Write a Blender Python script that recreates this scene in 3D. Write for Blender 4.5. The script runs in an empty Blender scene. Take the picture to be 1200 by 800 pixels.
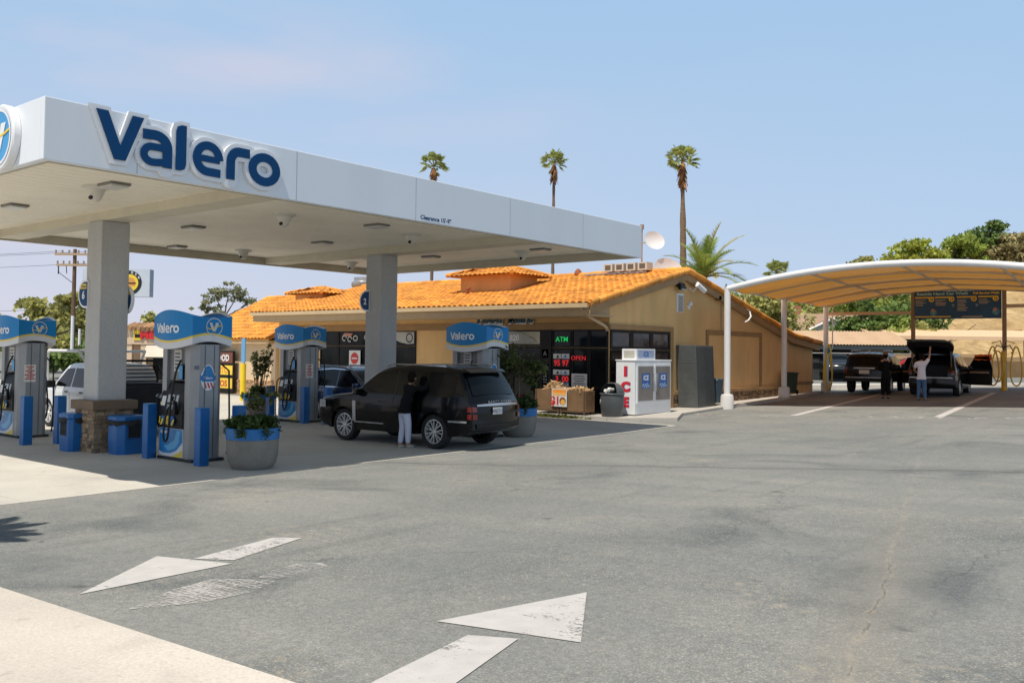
import bpy, bmesh, math, random
import numpy as np
from math import sin, cos, pi, radians, sqrt, atan2
from mathutils import Vector, Matrix

random.seed(11)
SC = bpy.context.scene
COL = SC.collection
TARGET_W = 1024

# ------------------------------------------------------------------ materials
MATS = {}
def nt_new(name):
    m = bpy.data.materials.new(name); m.use_nodes = True
    nt = m.node_tree; nt.nodes.clear()
    out = nt.nodes.new('ShaderNodeOutputMaterial')
    return m, nt, out
def N(nt, typ, **kw):
    n = nt.nodes.new(typ)
    for k, v in kw.items():
        if k.startswith('i_'):
            n.inputs[k[2:].replace('_', ' ')].default_value = v
        else:
            setattr(n, k, v)
    return n
def col4(c): return (c[0], c[1], c[2], 1.0)
def mathn(nt, op, a, b=None, clamp=False):
    n = nt.nodes.new('ShaderNodeMath'); n.operation = op; n.use_clamp = clamp
    for i, x in enumerate((a, b)):
        if x is None: continue
        if isinstance(x, (int, float)): n.inputs[i].default_value = x
        else: nt.links.new(x, n.inputs[i])
    return n.outputs[0]
def mixc(nt, fac, a, b, mode='MIX'):
    n = nt.nodes.new('ShaderNodeMix'); n.data_type = 'RGBA'; n.blend_type = mode
    for s, x in ((n.inputs[0], fac), (n.inputs[6], a), (n.inputs[7], b)):
        if isinstance(x, (int, float)): s.default_value = x
        elif isinstance(x, tuple): s.default_value = col4(x)
        else: nt.links.new(x, s)
    return n.outputs[2]
def ramp(nt, x, a, b, lo=0.0, hi=1.0):
    n = nt.nodes.new('ShaderNodeMapRange'); n.clamp = True
    n.inputs[1].default_value = a; n.inputs[2].default_value = b
    n.inputs[3].default_value = lo; n.inputs[4].default_value = hi
    nt.links.new(x, n.inputs[0]); return n.outputs[0]
def noise(nt, vec, scale, detail=3, rough=.55, dist=0.0):
    n = N(nt, 'ShaderNodeTexNoise'); n.inputs['Scale'].default_value = scale
    n.inputs['Detail'].default_value = detail; n.inputs['Roughness'].default_value = rough
    n.inputs['Distortion'].default_value = dist
    if vec is not None: nt.links.new(vec, n.inputs['Vector'])
    return n.outputs['Fac']
def mapped(nt, vec, scale=(1, 1, 1), rot=(0, 0, 0)):
    n = N(nt, 'ShaderNodeMapping'); n.inputs['Scale'].default_value = scale; n.inputs['Rotation'].default_value = rot
    nt.links.new(vec, n.inputs['Vector']); return n.outputs[0]

def mat(name, c, rough=.5, metal=0.0, var=.08, vs=2.0, bump=0.0, bs=30.0, coat=0.0, emit=None, es=1.0,
        dirt=0.0, dirtc=(.12, .10, .08), island=0.0, transl=0.0, spec=.5, fine=0.0, fs=120.0, stretch=None):
    if name in MATS: return MATS[name]
    m, nt, out = nt_new(name)
    p = N(nt, 'ShaderNodeBsdfPrincipled')
    tc = N(nt, 'ShaderNodeTexCoord').outputs['Object']
    if stretch: tc = mapped(nt, tc, stretch)
    colr = None
    nv = noise(nt, tc, vs, 4)
    f = ramp(nt, nv, .3, .7)
    colr = mixc(nt, f, tuple(max(0, x * (1 - var)) for x in c), tuple(min(1, x * (1 + var)) for x in c))
    if fine:
        nf = ramp(nt, noise(nt, tc, fs, 2, .6), .3, .7, 1 - fine, 1 + fine)
        colr = mixc(nt, 1.0, colr, nf, 'MULTIPLY')
    if island:
        gi = N(nt, 'ShaderNodeNewGeometry').outputs['Random Per Island']
        colr = mixc(nt, 1.0, colr, ramp(nt, gi, 0, 1, 1 - island, 1 + island), 'MULTIPLY')
    if dirt:
        d = ramp(nt, noise(nt, tc, vs * 1.7, 6, .65), .48, .75, 0, dirt)
        colr = mixc(nt, d, colr, dirtc)
    nt.links.new(colr, p.inputs['Base Color'])
    rr = ramp(nt, noise(nt, tc, vs * 3, 3), .3, .7, max(0, rough - .06), min(1, rough + .06))
    nt.links.new(rr, p.inputs['Roughness'])
    p.inputs['Metallic'].default_value = metal
    p.inputs['Specular IOR Level'].default_value = spec
    if coat:
        p.inputs['Coat Weight'].default_value = coat; p.inputs['Coat Roughness'].default_value = .04
    if emit:
        p.inputs['Emission Color'].default_value = col4(emit); p.inputs['Emission Strength'].default_value = es
    if bump:
        b = N(nt, 'ShaderNodeBump'); b.inputs['Strength'].default_value = bump; b.inputs['Distance'].default_value = .02
        nt.links.new(noise(nt, tc, bs, 4, .6), b.inputs['Height']); nt.links.new(b.outputs[0], p.inputs['Normal'])
    sh = p.outputs[0]
    if transl:
        t = N(nt, 'ShaderNodeBsdfTranslucent'); nt.links.new(colr, t.inputs['Color'])
        ms = N(nt, 'ShaderNodeMixShader'); ms.inputs[0].default_value = transl
        nt.links.new(sh, ms.inputs[1]); nt.links.new(t.outputs[0], ms.inputs[2]); sh = ms.outputs[0]
    nt.links.new(sh, out.inputs[0])
    MATS[name] = m
    return m

WHITE = lambda: mat('white_paint', (.78, .79, .80), .45, var=.03, dirt=.12, dirtc=(.5, .47, .42))
BLUE = lambda: mat('blue_paint', (.005, .120, .37), .42, var=.12, vs=5, dirt=.15, dirtc=(.05, .12, .22))
BLACK = lambda: mat('black_plastic', (.010, .010, .011), .5, var=.2, spec=.3)
RUBBER = lambda: mat('black_rubber', (.014, .014, .015), .75, var=.2)
GREYC = lambda: mat('grey_cladding', (.30, .31, .32), .42, metal=.35, var=.06, dirt=.15, dirtc=(.18, .17, .16))
STEEL = lambda: mat('galvanised_steel', (.45, .46, .47), .4, metal=.7, var=.12)
GLASS = lambda: mat('dark_glass', (.007, .009, .010), .05, var=.5, spec=.22, vs=.8)
CHROME = lambda: mat('chrome', (.62, .63, .65), .15, metal=1.0, var=.05)

# ------------------------------------------------------------------ mesh builder
TXT = {}
def text_geo(s, bold):
    k = (s, bold)
    if k in TXT: return TXT[k]
    cu = bpy.data.curves.new('lettering', 'FONT'); cu.body = s; cu.size = 1.0; cu.offset = bold; cu.resolution_u = 3
    cu.align_x = 'CENTER'; cu.fill_mode = 'FRONT'
    ob = bpy.data.objects.new('lettering', cu); COL.objects.link(ob)
    bpy.context.view_layer.update()
    dg = bpy.context.evaluated_depsgraph_get()
    me = bpy.data.meshes.new_from_object(ob.evaluated_get(dg))
    vs = [tuple(v.co) for v in me.vertices]; fs = [tuple(p.vertices) for p in me.polygons]
    bpy.data.meshes.remove(me); bpy.data.objects.remove(ob); bpy.data.curves.remove(cu)
    TXT[k] = (vs, fs); return TXT[k]

class MB:
    def __init__(s): s.v = []; s.f = []; s.m = []
    def add(s, vs, fs, m=0):
        o = len(s.v); s.v.extend([tuple(v) for v in vs])
        for f in fs: s.f.append(tuple(i + o for i in f)); s.m.append(m)
        return s
    def bx(s, x0, x1, y0, y1, z0, z1, m=0):
        v = [(x, y, z) for z in (z0, z1) for x, y in ((x0, y0), (x1, y0), (x1, y1), (x0, y1))]
        return s.add(v, [(3, 2, 1, 0), (4, 5, 6, 7), (0, 1, 5, 4), (1, 2, 6, 5), (2, 3, 7, 6), (3, 0, 4, 7)], m)
    def ob(s, c, size, R=None, m=0):
        M = R if R is not None else Matrix.Identity(3)
        a, b, d = [q / 2 for q in size]
        v = [Vector(c) + M @ Vector((x, y, z)) for z in (-d, d) for x, y in ((-a, -b), (a, -b), (a, b), (-a, b))]
        return s.add(v, [(3, 2, 1, 0), (4, 5, 6, 7), (0, 1, 5, 4), (1, 2, 6, 5), (2, 3, 7, 6), (3, 0, 4, 7)], m)
    def cyl(s, p0, p1, r0, r1=None, n=12, m=0, cap=True):
        return s.tube([p0, p1], [r0, r0 if r1 is None else r1], n, m, cap)
    def tube(s, pts, r, n=8, m=0, cap=True):
        pts = [Vector(p) for p in pts]
        rs = r if isinstance(r, (list, tuple)) else [r] * len(pts)
        vs = []; up = None
        for i, p in enumerate(pts):
            d = (pts[min(i + 1, len(pts) - 1)] - pts[max(i - 1, 0)]).normalized()
            if up is None:
                up = Vector((0, 0, 1)) if abs(d.z) < .9 else Vector((1, 0, 0))
            a = d.cross(up)
            if a.length < 1e-5: a = d.orthogonal()
            a.normalize(); b = a.cross(d).normalized(); up = b
            for k in range(n):
                t = 2 * pi * k / n
                vs.append(p + (a * cos(t) + b * sin(t)) * rs[i])
        fs = []
        for i in range(len(pts) - 1):
            for k in range(n):
                k2 = (k + 1) % n
                fs.append((i * n + k, i * n + k2, (i + 1) * n + k2, (i + 1) * n + k))
        if cap:
            fs.append(tuple(range(n - 1, -1, -1))); L = (len(pts) - 1) * n; fs.append(tuple(range(L, L + n)))
        return s.add(vs, fs, m)
    def lathe(s, prof, n=24, c=(0, 0, 0), m=0, ax='z', mats=None):
        vs = []
        for r, z in prof:
            for k in range(n):
                t = 2 * pi * k / n; a, b = r * cos(t), r * sin(t)
                if ax == 'z': vs.append((c[0] + a, c[1] + b, c[2] + z))
                elif ax == 'y': vs.append((c[0] + a, c[1] + z, c[2] - b))
                else: vs.append((c[0] + z, c[1] + a, c[2] + b))
        for i in range(len(prof) - 1):
            fs = []
            s_m = mats[i] if mats else m
            for k in range(n):
                k2 = (k + 1) % n
                fs.append((i * n + k, i * n + k2, (i + 1) * n + k2, (i + 1) * n + k))
            if i == 0: s.add(vs, fs, s_m); base = len(s.v) - len(vs)
            else:
                for f in fs: s.f.append(tuple(q + base for q in f)); s.m.append(s_m)
        return s
    def poly(s, pts, m=0): return s.add(pts, [tuple(range(len(pts)))], m)
    def prism(s, pts, d, m=0):
        """closed solid: polygon pts (3D, one plane) swept by vector d"""
        n = len(pts); d = Vector(d); v = [Vector(p) for p in pts] + [Vector(p) + d for p in pts]
        nrm = sum(((v[i].cross(v[(i + 1) % n])) for i in range(n)), Vector())
        fl = nrm.dot(d) > 0
        fs = [tuple(range(n - 1, -1, -1)), tuple(range(n, 2 * n))] + [(i, (i + 1) % n, n + (i + 1) % n, n + i) for i in range(n)]
        if not fl: fs = [f[::-1] for f in fs]
        return s.add(v, fs, m)
    def grid(s, P, m=0, wrap=False):
        R = len(P); Cn = len(P[0]); fs = []
        for i in range(R - 1):
            for j in range(Cn if wrap else Cn - 1):
                j2 = (j + 1) % Cn
                fs.append((i * Cn + j, i * Cn + j2, (i + 1) * Cn + j2, (i + 1) * Cn + j))
        return s.add([p for r in P for p in r], fs, m)
    def text(s, t, h, o, xd, yd, m=0, bold=.02, align='c', sx=1.0, ext=0.0):
        vs, fs = text_geo(t, bold)
        if not vs: return s
        xs = [v[0] for v in vs]; dx = 0 if align == 'c' else (-min(xs) if align == 'l' else -max(xs))
        k = h / .72; o = Vector(o); xd = Vector(xd).normalized(); yd = Vector(yd).normalized(); nd = xd.cross(yd)
        V2 = [o + xd * ((v[0] + dx) * k * sx) + yd * (v[1] * k) for v in vs]
        if ext:
            s.add([q + nd * ext for q in V2], fs, m)
            cnt = {}
            for f in fs:
                for i in range(len(f)):
                    e = (f[i], f[(i + 1) % len(f)]); cnt[e] = 1
            side = [e for e in cnt if (e[1], e[0]) not in cnt]
            o2 = len(V2)
            s.add(V2 + [q + nd * ext for q in V2], [(a, b, b + o2, a + o2) for a, b in side], m)
        else: s.add(V2, fs, m)
        return s
    def xf(s, M):
        s.v = [tuple(M @ Vector(v)) for v in s.v]; return s
    def build(s, name, mats, parent=None, loc=None, rz=0.0, smooth=None, bevel=0.0):
        me = bpy.data.meshes.new(name); me.from_pydata(s.v, [], s.f)
        if not isinstance(mats, (list, tuple)): mats = [mats]
        for q in mats: me.materials.append(q)
        if len(mats) > 1: me.polygons.foreach_set('material_index', s.m)
        if smooth:
            me.polygons.foreach_set('use_smooth', [True] * len(me.polygons))
            me.set_sharp_from_angle(angle=radians(smooth))
        me.update(); me.validate()
        o = bpy.data.objects.new(name, me); COL.objects.link(o)
        if loc is not None: o.location = loc
        o.rotation_euler.z = rz
        if parent is not None: o.parent = parent
        if bevel:
            b = o.modifiers.new('edge', 'BEVEL'); b.width = bevel; b.segments = 2; b.limit_method = 'ANGLE'; b.angle_limit = radians(40)
        return o

def tag(o, label=None, cat=None, group=None, kind=None):
    if label: o['label'] = label
    if cat: o['category'] = cat
    if group: o['group'] = group
    if kind: o['kind'] = kind
    return o
def thing(name, label, cat, loc=(0, 0, 0), rz=0.0, group=None):
    o = bpy.data.objects.new(name, None); COL.objects.link(o); o.location = loc; o.rotation_euler.z = rz
    o.empty_display_size = .2
    return tag(o, label, cat, group)
def dup(root, loc, rz=0.0, label=None, group=None):
    def cp(o, par):
        c = o.copy(); COL.objects.link(c)
        if par is not None: c.parent = par
        for ch in list(o.children): cp(ch, c)
        return c
    r = cp(root, None); r.location = loc; r.rotation_euler.z = rz
    if label: r['label'] = label
    if group: r['group'] = group
    return r
def arc(cx, cz, rx, rz, a0, a1, n=10):
    return [(cx + rx * cos(radians(a0 + (a1 - a0) * i / n)), cz + rz * sin(radians(a0 + (a1 - a0) * i / n))) for i in range(n + 1)]
def ribbon(pts, w):
    """stroke outline as quad list in 2D"""
    n = len(pts); L = []; R = []
    cl = (abs(pts[0][0] - pts[-1][0]) < 1e-6 and abs(pts[0][1] - pts[-1][1]) < 1e-6)
    for i in range(n):
        a = pts[i - 1] if i > 0 else (pts[-2] if cl else pts[0]); b = pts[i]; c = pts[i + 1] if i < n - 1 else (pts[1] if cl else pts[-1])
        d1 = Vector((b[0] - a[0], b[1] - a[1])); d2 = Vector((c[0] - b[0], c[1] - b[1]))
        if d1.length < 1e-9: d1 = d2
        if d2.length < 1e-9: d2 = d1
        d1.normalize(); d2.normalize(); t = (d1 + d2)
        if t.length < 1e-6: t = d1
        t.normalize(); nn = Vector((-t.y, t.x)); k = 1 / max(.5, nn.dot(Vector((-d1.y, d1.x))))
        L.append((b[0] + nn.x * w / 2 * k, b[1] + nn.y * w / 2 * k)); R.append((b[0] - nn.x * w / 2 * k, b[1] - nn.y * w / 2 * k))
    return L, R

def ssf(a, b, x):
    t = min(1.0, max(0.0, (x - a) / (b - a))); return t * t * (3 - 2 * t)
YP = [(-1e5, 0), (21, 0), (25, .04), (29, .13), (34, .26), (50, .66), (60, .8), (1e6, .8)]
def yr(y):
    for (a, za), (b, zb) in zip(YP, YP[1:]):
        if y <= b: return za + (zb - za) * (y - a) / (b - a)
    return .8
def zg(x, y):
    return .036 * min(14, max(0, x + 13.4)) + yr(y) * (.6 + .4 * ssf(-17, -13.4, x))

# ------------------------------------------------------------------ camera, sun, sky
cam = bpy.data.cameras.new('camera'); cam.sensor_width = 36; cam.lens = 1066.86 / 1200 * 36
cam.clip_start = .1; cam.clip_end = 3000; cam.shift_y = -24.93 / 1200
co = bpy.data.objects.new('camera', cam); COL.objects.link(co); SC.camera = co
def cam_matrix(yaw, p, r):
    f = Vector((-sin(yaw) * cos(p), cos(yaw) * cos(p), sin(p))); x0 = Vector((cos(yaw), sin(yaw), 0)); d0 = f.cross(x0)
    x = x0 * cos(r) + d0 * sin(r); d = f.cross(x); u = -d
    return Matrix(((x.x, u.x, -f.x, 0), (x.y, u.y, -f.y, 0), (x.z, u.z, -f.z, 2.2), (0, 0, 0, 1)))
co.matrix_world = cam_matrix(.683904, .0338972, -.0117638)

SUNV = Vector((.085, -.44, 1.0)).normalized()       # towards the sun
sl = bpy.data.lights.new('sun', 'SUN'); sl.energy = 5.0; sl.angle = radians(.53); sl.color = (1.0, .93, .81)
so = bpy.data.objects.new('sun', sl); COL.objects.link(so); so.rotation_euler = SUNV.to_track_quat('Z', 'Y').to_euler(); so.location = (0, 0, 60)

w = bpy.data.worlds.new('World'); SC.world = w; w.use_nodes = True
nt = w.node_tree; nt.nodes.clear()
wo = nt.nodes.new('ShaderNodeOutputWorld'); bg = nt.nodes.new('ShaderNodeBackground'); bg.inputs[1].default_value = .1
sky = nt.nodes.new('ShaderNodeTexSky'); sky.sky_type = 'NISHITA'; sky.sun_disc = False
sky.sun_elevation = math.asin(SUNV.z); sky.sun_rotation = atan2(SUNV.x, SUNV.y); sky.air_density = 1.0; sky.dust_density = 2.2; sky.ozone_density = 1.2
tcw = nt.nodes.new('ShaderNodeTexCoord').outputs['Generated']
sep = nt.nodes.new('ShaderNodeSeparateXYZ'); nt.links.new(tcw, sep.inputs[0])
hz = ramp(nt, sep.outputs[2], 0.0, .42, 1.0, 0.0)
hz2 = mathn(nt, 'POWER', hz, 1.6)
side = ramp(nt, mathn(nt, 'ADD', mathn(nt, 'MULTIPLY', sep.outputs[0], -.8), mathn(nt, 'MULTIPLY', sep.outputs[1], -.6)), -.6, .6)
SKY_TOP = (4.05, 6.15, 8.8); HZ_L = (7.5, 7.05, 7.8); HZ_R = (5.2, 6.65, 8.6)
c0 = mixc(nt, .88, sky.outputs[0], SKY_TOP)
c1 = mixc(nt, mathn(nt, 'MULTIPLY', hz2, .92), c0, mixc(nt, side, HZ_R, HZ_L))
mp = mapped(nt, tcw, (1.4, 1.4, 5.0))
cl = mathn(nt, 'MULTIPLY', ramp(nt, noise(nt, mp, 1.9, 5, .5, .3), .46, .70, 0, .85), ramp(nt, side, .45, .95, .05, 1.0))
cl = mathn(nt, 'MULTIPLY', cl, ramp(nt, sep.outputs[2], .30, .39, 1.0, .0))
c2 = mixc(nt, cl, c1, (7.1, 6.6, 7.5))
zen = ramp(nt, sep.outputs[2], .36, .78, 1.0, .22)
c2 = mixc(nt, 1.0, c2, zen, 'MULTIPLY')
nt.links.new(c2, bg.inputs[0]); nt.links.new(bg.outputs[0], wo.inputs[0])
SC.view_settings.view_transform = 'Standard'; SC.view_settings.look = 'None'; SC.view_settings.exposure = 0
SC.cycles.use_denoising = True
SC.cycles.max_bounces = 8; SC.cycles.diffuse_bounces = 4; SC.cycles.transparent_max_bounces = 12

# ------------------------------------------------------------------ ground
def mathn_vec(nt, tc):
    n = N(nt, 'ShaderNodeTexNoise'); n.inputs['Scale'].default_value = 1.2; n.inputs['Detail'].default_value = 4; nt.links.new(tc, n.inputs['Vector'])
    a = N(nt, 'ShaderNodeVectorMath'); a.operation = 'SCALE'; a.inputs[3].default_value = .9; nt.links.new(n.outputs['Color'], a.inputs[0])
    b = N(nt, 'ShaderNodeVectorMath'); b.operation = 'ADD'; nt.links.new(tc, b.inputs[0]); nt.links.new(a.outputs[0], b.inputs[1]); return b.outputs[0]
def asphalt_mat():
    m, nt, out = nt_new('asphalt'); p = N(nt, 'ShaderNodeBsdfPrincipled'); tc = N(nt, 'ShaderNodeTexCoord').outputs['Object']
    big = noise(nt, tc, .22, 5, .6); mid = noise(nt, tc, 1.3, 5, .6); streak = noise(nt, mapped(nt, tc, (.25, 1.6, 1), (0, 0, .5)), .9, 4, .6)
    c = mixc(nt, ramp(nt, big, .32, .68), (.166, .173, .169), (.256, .253, .238))
    c = mixc(nt, ramp(nt, streak, .35, .72, 0, .5), c, (.150, .162, .162))
    c = mixc(nt, ramp(nt, mid, .55, .75, 0, .45), c, (.26, .252, .232))
    # dark oily patches
    dk = ramp(nt, noise(nt, tc, .38, 5, .6, .8), .53, .70, 0, .75); c = mixc(nt, dk, c, (.090, .102, .108))
    # aggregate speckle
    sp = N(nt, 'ShaderNodeTexVoronoi'); sp.inputs['Scale'].default_value = 105.0; nt.links.new(tc, sp.inputs['Vector'])
    sg = N(nt, 'ShaderNodeSeparateColor'); nt.links.new(sp.outputs['Color'], sg.inputs[0])
    c = mixc(nt, 1.0, c, ramp(nt, sg.outputs[0], 0, 1, .80, 1.22), 'MULTIPLY')
    light = mathn(nt, 'MULTIPLY', ramp(nt, sg.outputs[1], .86, .93), ramp(nt, noise(nt, tc, .6, 3), .38, .62, .25, .8))
    c = mixc(nt, light, c, (.42, .38, .31))
    n2 = ramp(nt, noise(nt, tc, 14, 4, .65), .3, .72, .86, 1.14); c = mixc(nt, 1.0, c, n2, 'MULTIPLY')
    oil = ramp(nt, noise(nt, tc, 2.6, 3, .5, .3), .70, .76, 0, .6); c = mixc(nt, oil, c, (.07, .075, .08))
    tyre = mathn(nt, 'MULTIPLY', ramp(nt, noise(nt, mapped(nt, tc, (3.2, .10, 1), (0, 0, -.30)), 1.0, 3, .5), .56, .70), ramp(nt, noise(nt, tc, .3, 3), .42, .6)); c = mixc(nt, mathn(nt, 'MULTIPLY', tyre, .35), c, (.085, .092, .096))
    # worn tan patches
    wn = mathn(nt, 'MULTIPLY', ramp(nt, noise(nt, tc, .55, 3, .5, .4), .58, .72), ramp(nt, noise(nt, tc, 9, 5, .7), .5, .68))
    c = mixc(nt, mathn(nt, 'MULTIPLY', wn, .85), c, (.40, .345, .265))
    # long seam and tar line
    sx = N(nt, 'ShaderNodeSeparateXYZ'); nt.links.new(tc, sx.inputs[0]); X, Y = sx.outputs[0], sx.outputs[1]
    wob = mathn(nt, 'MULTIPLY', mathn(nt, 'SUBTRACT', noise(nt, tc, 1.1, 5, .6), .5), .55)
    d1 = mathn(nt, 'ABSOLUTE', mathn(nt, 'ADD', mathn(nt, 'ADD', mathn(nt, 'ADD', X, mathn(nt, 'MULTIPLY', Y, .24)), .505), wob))
    s1 = mathn(nt, 'MULTIPLY', ramp(nt, d1, .008, .045, 1, 0), ramp(nt, Y, 17, 19, 1, 0))
    s1 = mathn(nt, 'MULTIPLY', s1, ramp(nt, noise(nt, tc, 6, 4, .7), .42, .56, .05, .85))
    c = mixc(nt, mathn(nt, 'MULTIPLY', s1, ramp(nt, Y, 4.5, 14, .75, .45)), c, (.35, .31, .25))
    sh1 = mathn(nt, 'MULTIPLY', ramp(nt, d1, .05, .5, .3, 0), ramp(nt, Y, 8, 13, 1, 0)); c = mixc(nt, sh1, c, (.27, .235, .19))
    ck = mathn(nt, 'MULTIPLY', ramp(nt, d1, .0, .012, 1, 0), ramp(nt, noise(nt, tc, .9, 3), .5, .54)); c = mixc(nt, mathn(nt, 'MULTIPLY', ck, mathn(nt, 'MULTIPLY', ramp(nt, Y, 14, 16, 1, 0), .55)), c, (.05, .05, .05))
    fv = N(nt, 'ShaderNodeTexVoronoi'); fv.feature = 'DISTANCE_TO_EDGE'; fv.inputs['Scale'].default_value = .16; nt.links.new(mathn_vec(nt, tc), fv.inputs['Vector'])
    fk = mathn(nt, 'MULTIPLY', ramp(nt, fv.outputs['Distance'], .0, .0022, 1, 0), ramp(nt, noise(nt, tc, .7, 3), .45, .58)); c = mixc(nt, mathn(nt, 'MULTIPLY', fk, .55), c, (.06, .062, .065))
    wob2 = mathn(nt, 'MULTIPLY', mathn(nt, 'SUBTRACT', noise(nt, tc, .5, 3, .5), .5), .7)
    d2 = mathn(nt, 'ABSOLUTE', mathn(nt, 'ADD', mathn(nt, 'ADD', mathn(nt, 'SUBTRACT', Y, mathn(nt, 'MULTIPLY', X, .42)), -17.65), wob2))
    s2 = mathn(nt, 'MULTIPLY', ramp(nt, d2, .025, .08, 1, 0), .62); c = mixc(nt, s2, c, (.045, .047, .05))
    s3 = mathn(nt, 'MULTIPLY', ramp(nt, d2, .0, .9, .25, 0), 1.0); c = mixc(nt, s3, c, (.115, .118, .120))
    nt.links.new(c, p.inputs['Base Color']); p.inputs['Roughness'].default_value = .88; p.inputs['Specular IOR Level'].default_value = .3
    b = N(nt, 'ShaderNodeBump'); b.inputs['Strength'].default_value = .35; b.inputs['Distance'].default_value = .006
    nt.links.new(sp.outputs['Distance'], b.inputs['Height']); nt.links.new(b.outputs[0], p.inputs['Normal'])
    nt.links.new(p.outputs[0], out.inputs[0]); return m
def concrete_mat(name, c, joint=0.0):
    m, nt, out = nt_new(name); p = N(nt, 'ShaderNodeBsdfPrincipled'); tc = N(nt, 'ShaderNodeTexCoord').outputs['Object']
    k = mixc(nt, ramp(nt, noise(nt, tc, .5, 5, .6), .3, .7), tuple(q * .84 for q in c), tuple(q * 1.08 for q in c))
    k = mixc(nt, ramp(nt, noise(nt, tc, .9, 5, .65, .5), .56, .74, 0, .38), k, tuple(q * .55 for q in c))
    k = mixc(nt, 1.0, k, ramp(nt, noise(nt, tc, 45, 3, .7), .3, .7, .86, 1.12), 'MULTIPLY')
    spot = ramp(nt, noise(nt, tc, 3.1, 3, .5, .4), .68, .75, 0, .4); k = mixc(nt, spot, k, tuple(q * .35 for q in c))
    pit = ramp(nt, noise(nt, tc, 22, 3, .5), .64, .70, 0, .35); k = mixc(nt, pit, k, tuple(q * .6 for q in c))
    if joint:
        s = N(nt, 'ShaderNodeSeparateXYZ'); nt.links.new(tc, s.inputs[0])
        for q in (0, 1):
            fr = mathn(nt, 'FRACT', mathn(nt, 'ADD', mathn(nt, 'DIVIDE', s.outputs[q], joint), 50.27))
            d = mathn(nt, 'ABSOLUTE', mathn(nt, 'SUBTRACT', fr, .5)); k = mixc(nt, ramp(nt, d, 0, .012 / joint, .6, 0), k, tuple(x * .35 for x in c))
    nt.links.new(k, p.inputs['Base Color']); p.inputs['Roughness'].default_value = .85; p.inputs['Specular IOR Level'].default_value = .3
    b = N(nt, 'ShaderNodeBump'); b.inputs['Strength'].default_value = .25; b.inputs['Distance'].default_value = .006
    nt.links.new(noise(nt, tc, 60, 4, .7), b.inputs['Height']); nt.links.new(b.outputs[0], p.inputs['Normal'])
    nt.links.new(p.outputs[0], out.inputs[0]); return m
def struct(mb, name, m, **k):
    o = mb.build(name, m, **k); o['kind'] = 'structure'; return o

xs = [-900, -400, -200, -120, -80, -60, -50] + [-45 + i for i in range(28)] + [-17 + .4 * i for i in range(10)] + [-13.4 + i for i in range(15)] + [3, 8, 20, 50, 120, 300, 900]
ys = [-400, -120, -40, -15, -6] + list(range(-3, 21)) + [21 + i for i in range(40)] + [65, 75, 90, 120, 200, 400, 1200]
struct(MB().grid([[(x, y, zg(x, y)) for x in xs] for y in ys]), 'ground', asphalt_mat(), smooth=60)
CONC = concrete_mat('forecourt_concrete', (.53, .50, .45), 4.6)
cx = [-75, -60, -45, -30, -20, -13.4]; cy = [-8, 0, 8, 16, 21, 22, 23, 24.3]
struct(MB().grid([[(x, y, zg(x, y) + .004) for x in cx] for y in cy]), 'pavement', CONC)
ax_ = [-14.6] + [-13.4 + i for i in range(14)] + [4, 12]
struct(MB().grid([[(x, y, zg(x, y) + .008) for x in ax_] for y in (-8, -4, 0, 3.24)]), 'pavement', concrete_mat('apron_concrete', (.58, .525, .465)))

# painted markings
def marking(name, pts, mt, off=.006, parent=None):
    return struct(MB().poly([(x, y, zg(x, y) + off) for x, y in pts]), name, mt)
def paint_mat(name, c, wear, soft=.035, streak=.25, top=1.0):
    """road paint: chipped, scuffed in short parallel tyre streaks, greyed by dirt"""
    m, nt, out = nt_new(name); p = N(nt, 'ShaderNodeBsdfPrincipled'); tc = N(nt, 'ShaderNodeTexCoord').outputs['Object']
    n1 = noise(nt, tc, 30, 5, .75); n2 = noise(nt, mapped(nt, tc, (1.6, 34, 1), (0, 0, .55)), 1.3, 4, .6); n3 = noise(nt, tc, 2.1, 3, .5)
    f = mathn(nt, 'ADD', mathn(nt, 'ADD', mathn(nt, 'MULTIPLY', n1, .45), mathn(nt, 'MULTIPLY', n2, streak)), mathn(nt, 'MULTIPLY', n3, .55 - streak))
    a = ramp(nt, f, wear - soft, wear + soft, top, 0)
    k = mixc(nt, ramp(nt, noise(nt, tc, 5, 4), .3, .7), tuple(q * .86 for q in c), c); k = mixc(nt, ramp(nt, noise(nt, tc, 60, 3, .7), .58, .72, 0, .45), k, (.33, .31, .28))
    nt.links.new(k, p.inputs['Base Color']); p.inputs['Roughness'].default_value = .8
    t = N(nt, 'ShaderNodeBsdfTransparent'); ms = N(nt, 'ShaderNodeMixShader')
    nt.links.new(a, ms.inputs[0]); nt.links.new(t.outputs[0], ms.inputs[1]); nt.links.new(p.outputs[0], ms.inputs[2]); nt.links.new(ms.outputs[0], out.inputs[0])
    return m
PW = paint_mat('road_paint', (.54, .515, .50), .585, .035, .22)
PWORN = paint_mat('worn_road_paint', (.54, .515, .49), .475, .06, .30, .9)
def ribbon_mark(name, pts, mt, n=1):
    """quad (a,b,c,d) subdivided along a-d so that it follows the slope"""
    a, b, c, d = [Vector(q) for q in pts]; P = []
    for i in range(n + 1):
        t = i / n; q0 = a.lerp(d, t); q1 = b.lerp(c, t)
        P.append([(q.x, q.y, zg(q.x, q.y) + .006) for q in (q0, q1)])
    return struct(MB().grid(P), name, mt)
marking('arrow_marking', [(-7.28, 3.51), (-7.29, 4.92), (-8.20, 4.70)], PW)
marking('arrow_marking', [(-7.79, 4.84), (-7.41, 5.02), (-7.81, 6.12), (-8.09, 5.95)], PW)
marking('arrow_marking', [(-4.41, 4.62), (-3.32, 4.80), (-4.03, 5.90)], PW)
marking('arrow_marking', [(-3.45, 3.79), (-3.69, 4.63), (-4.01, 4.50), (-3.84, 3.54), (-3.72, 3.1), (-3.36, 3.3)], PW)
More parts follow.
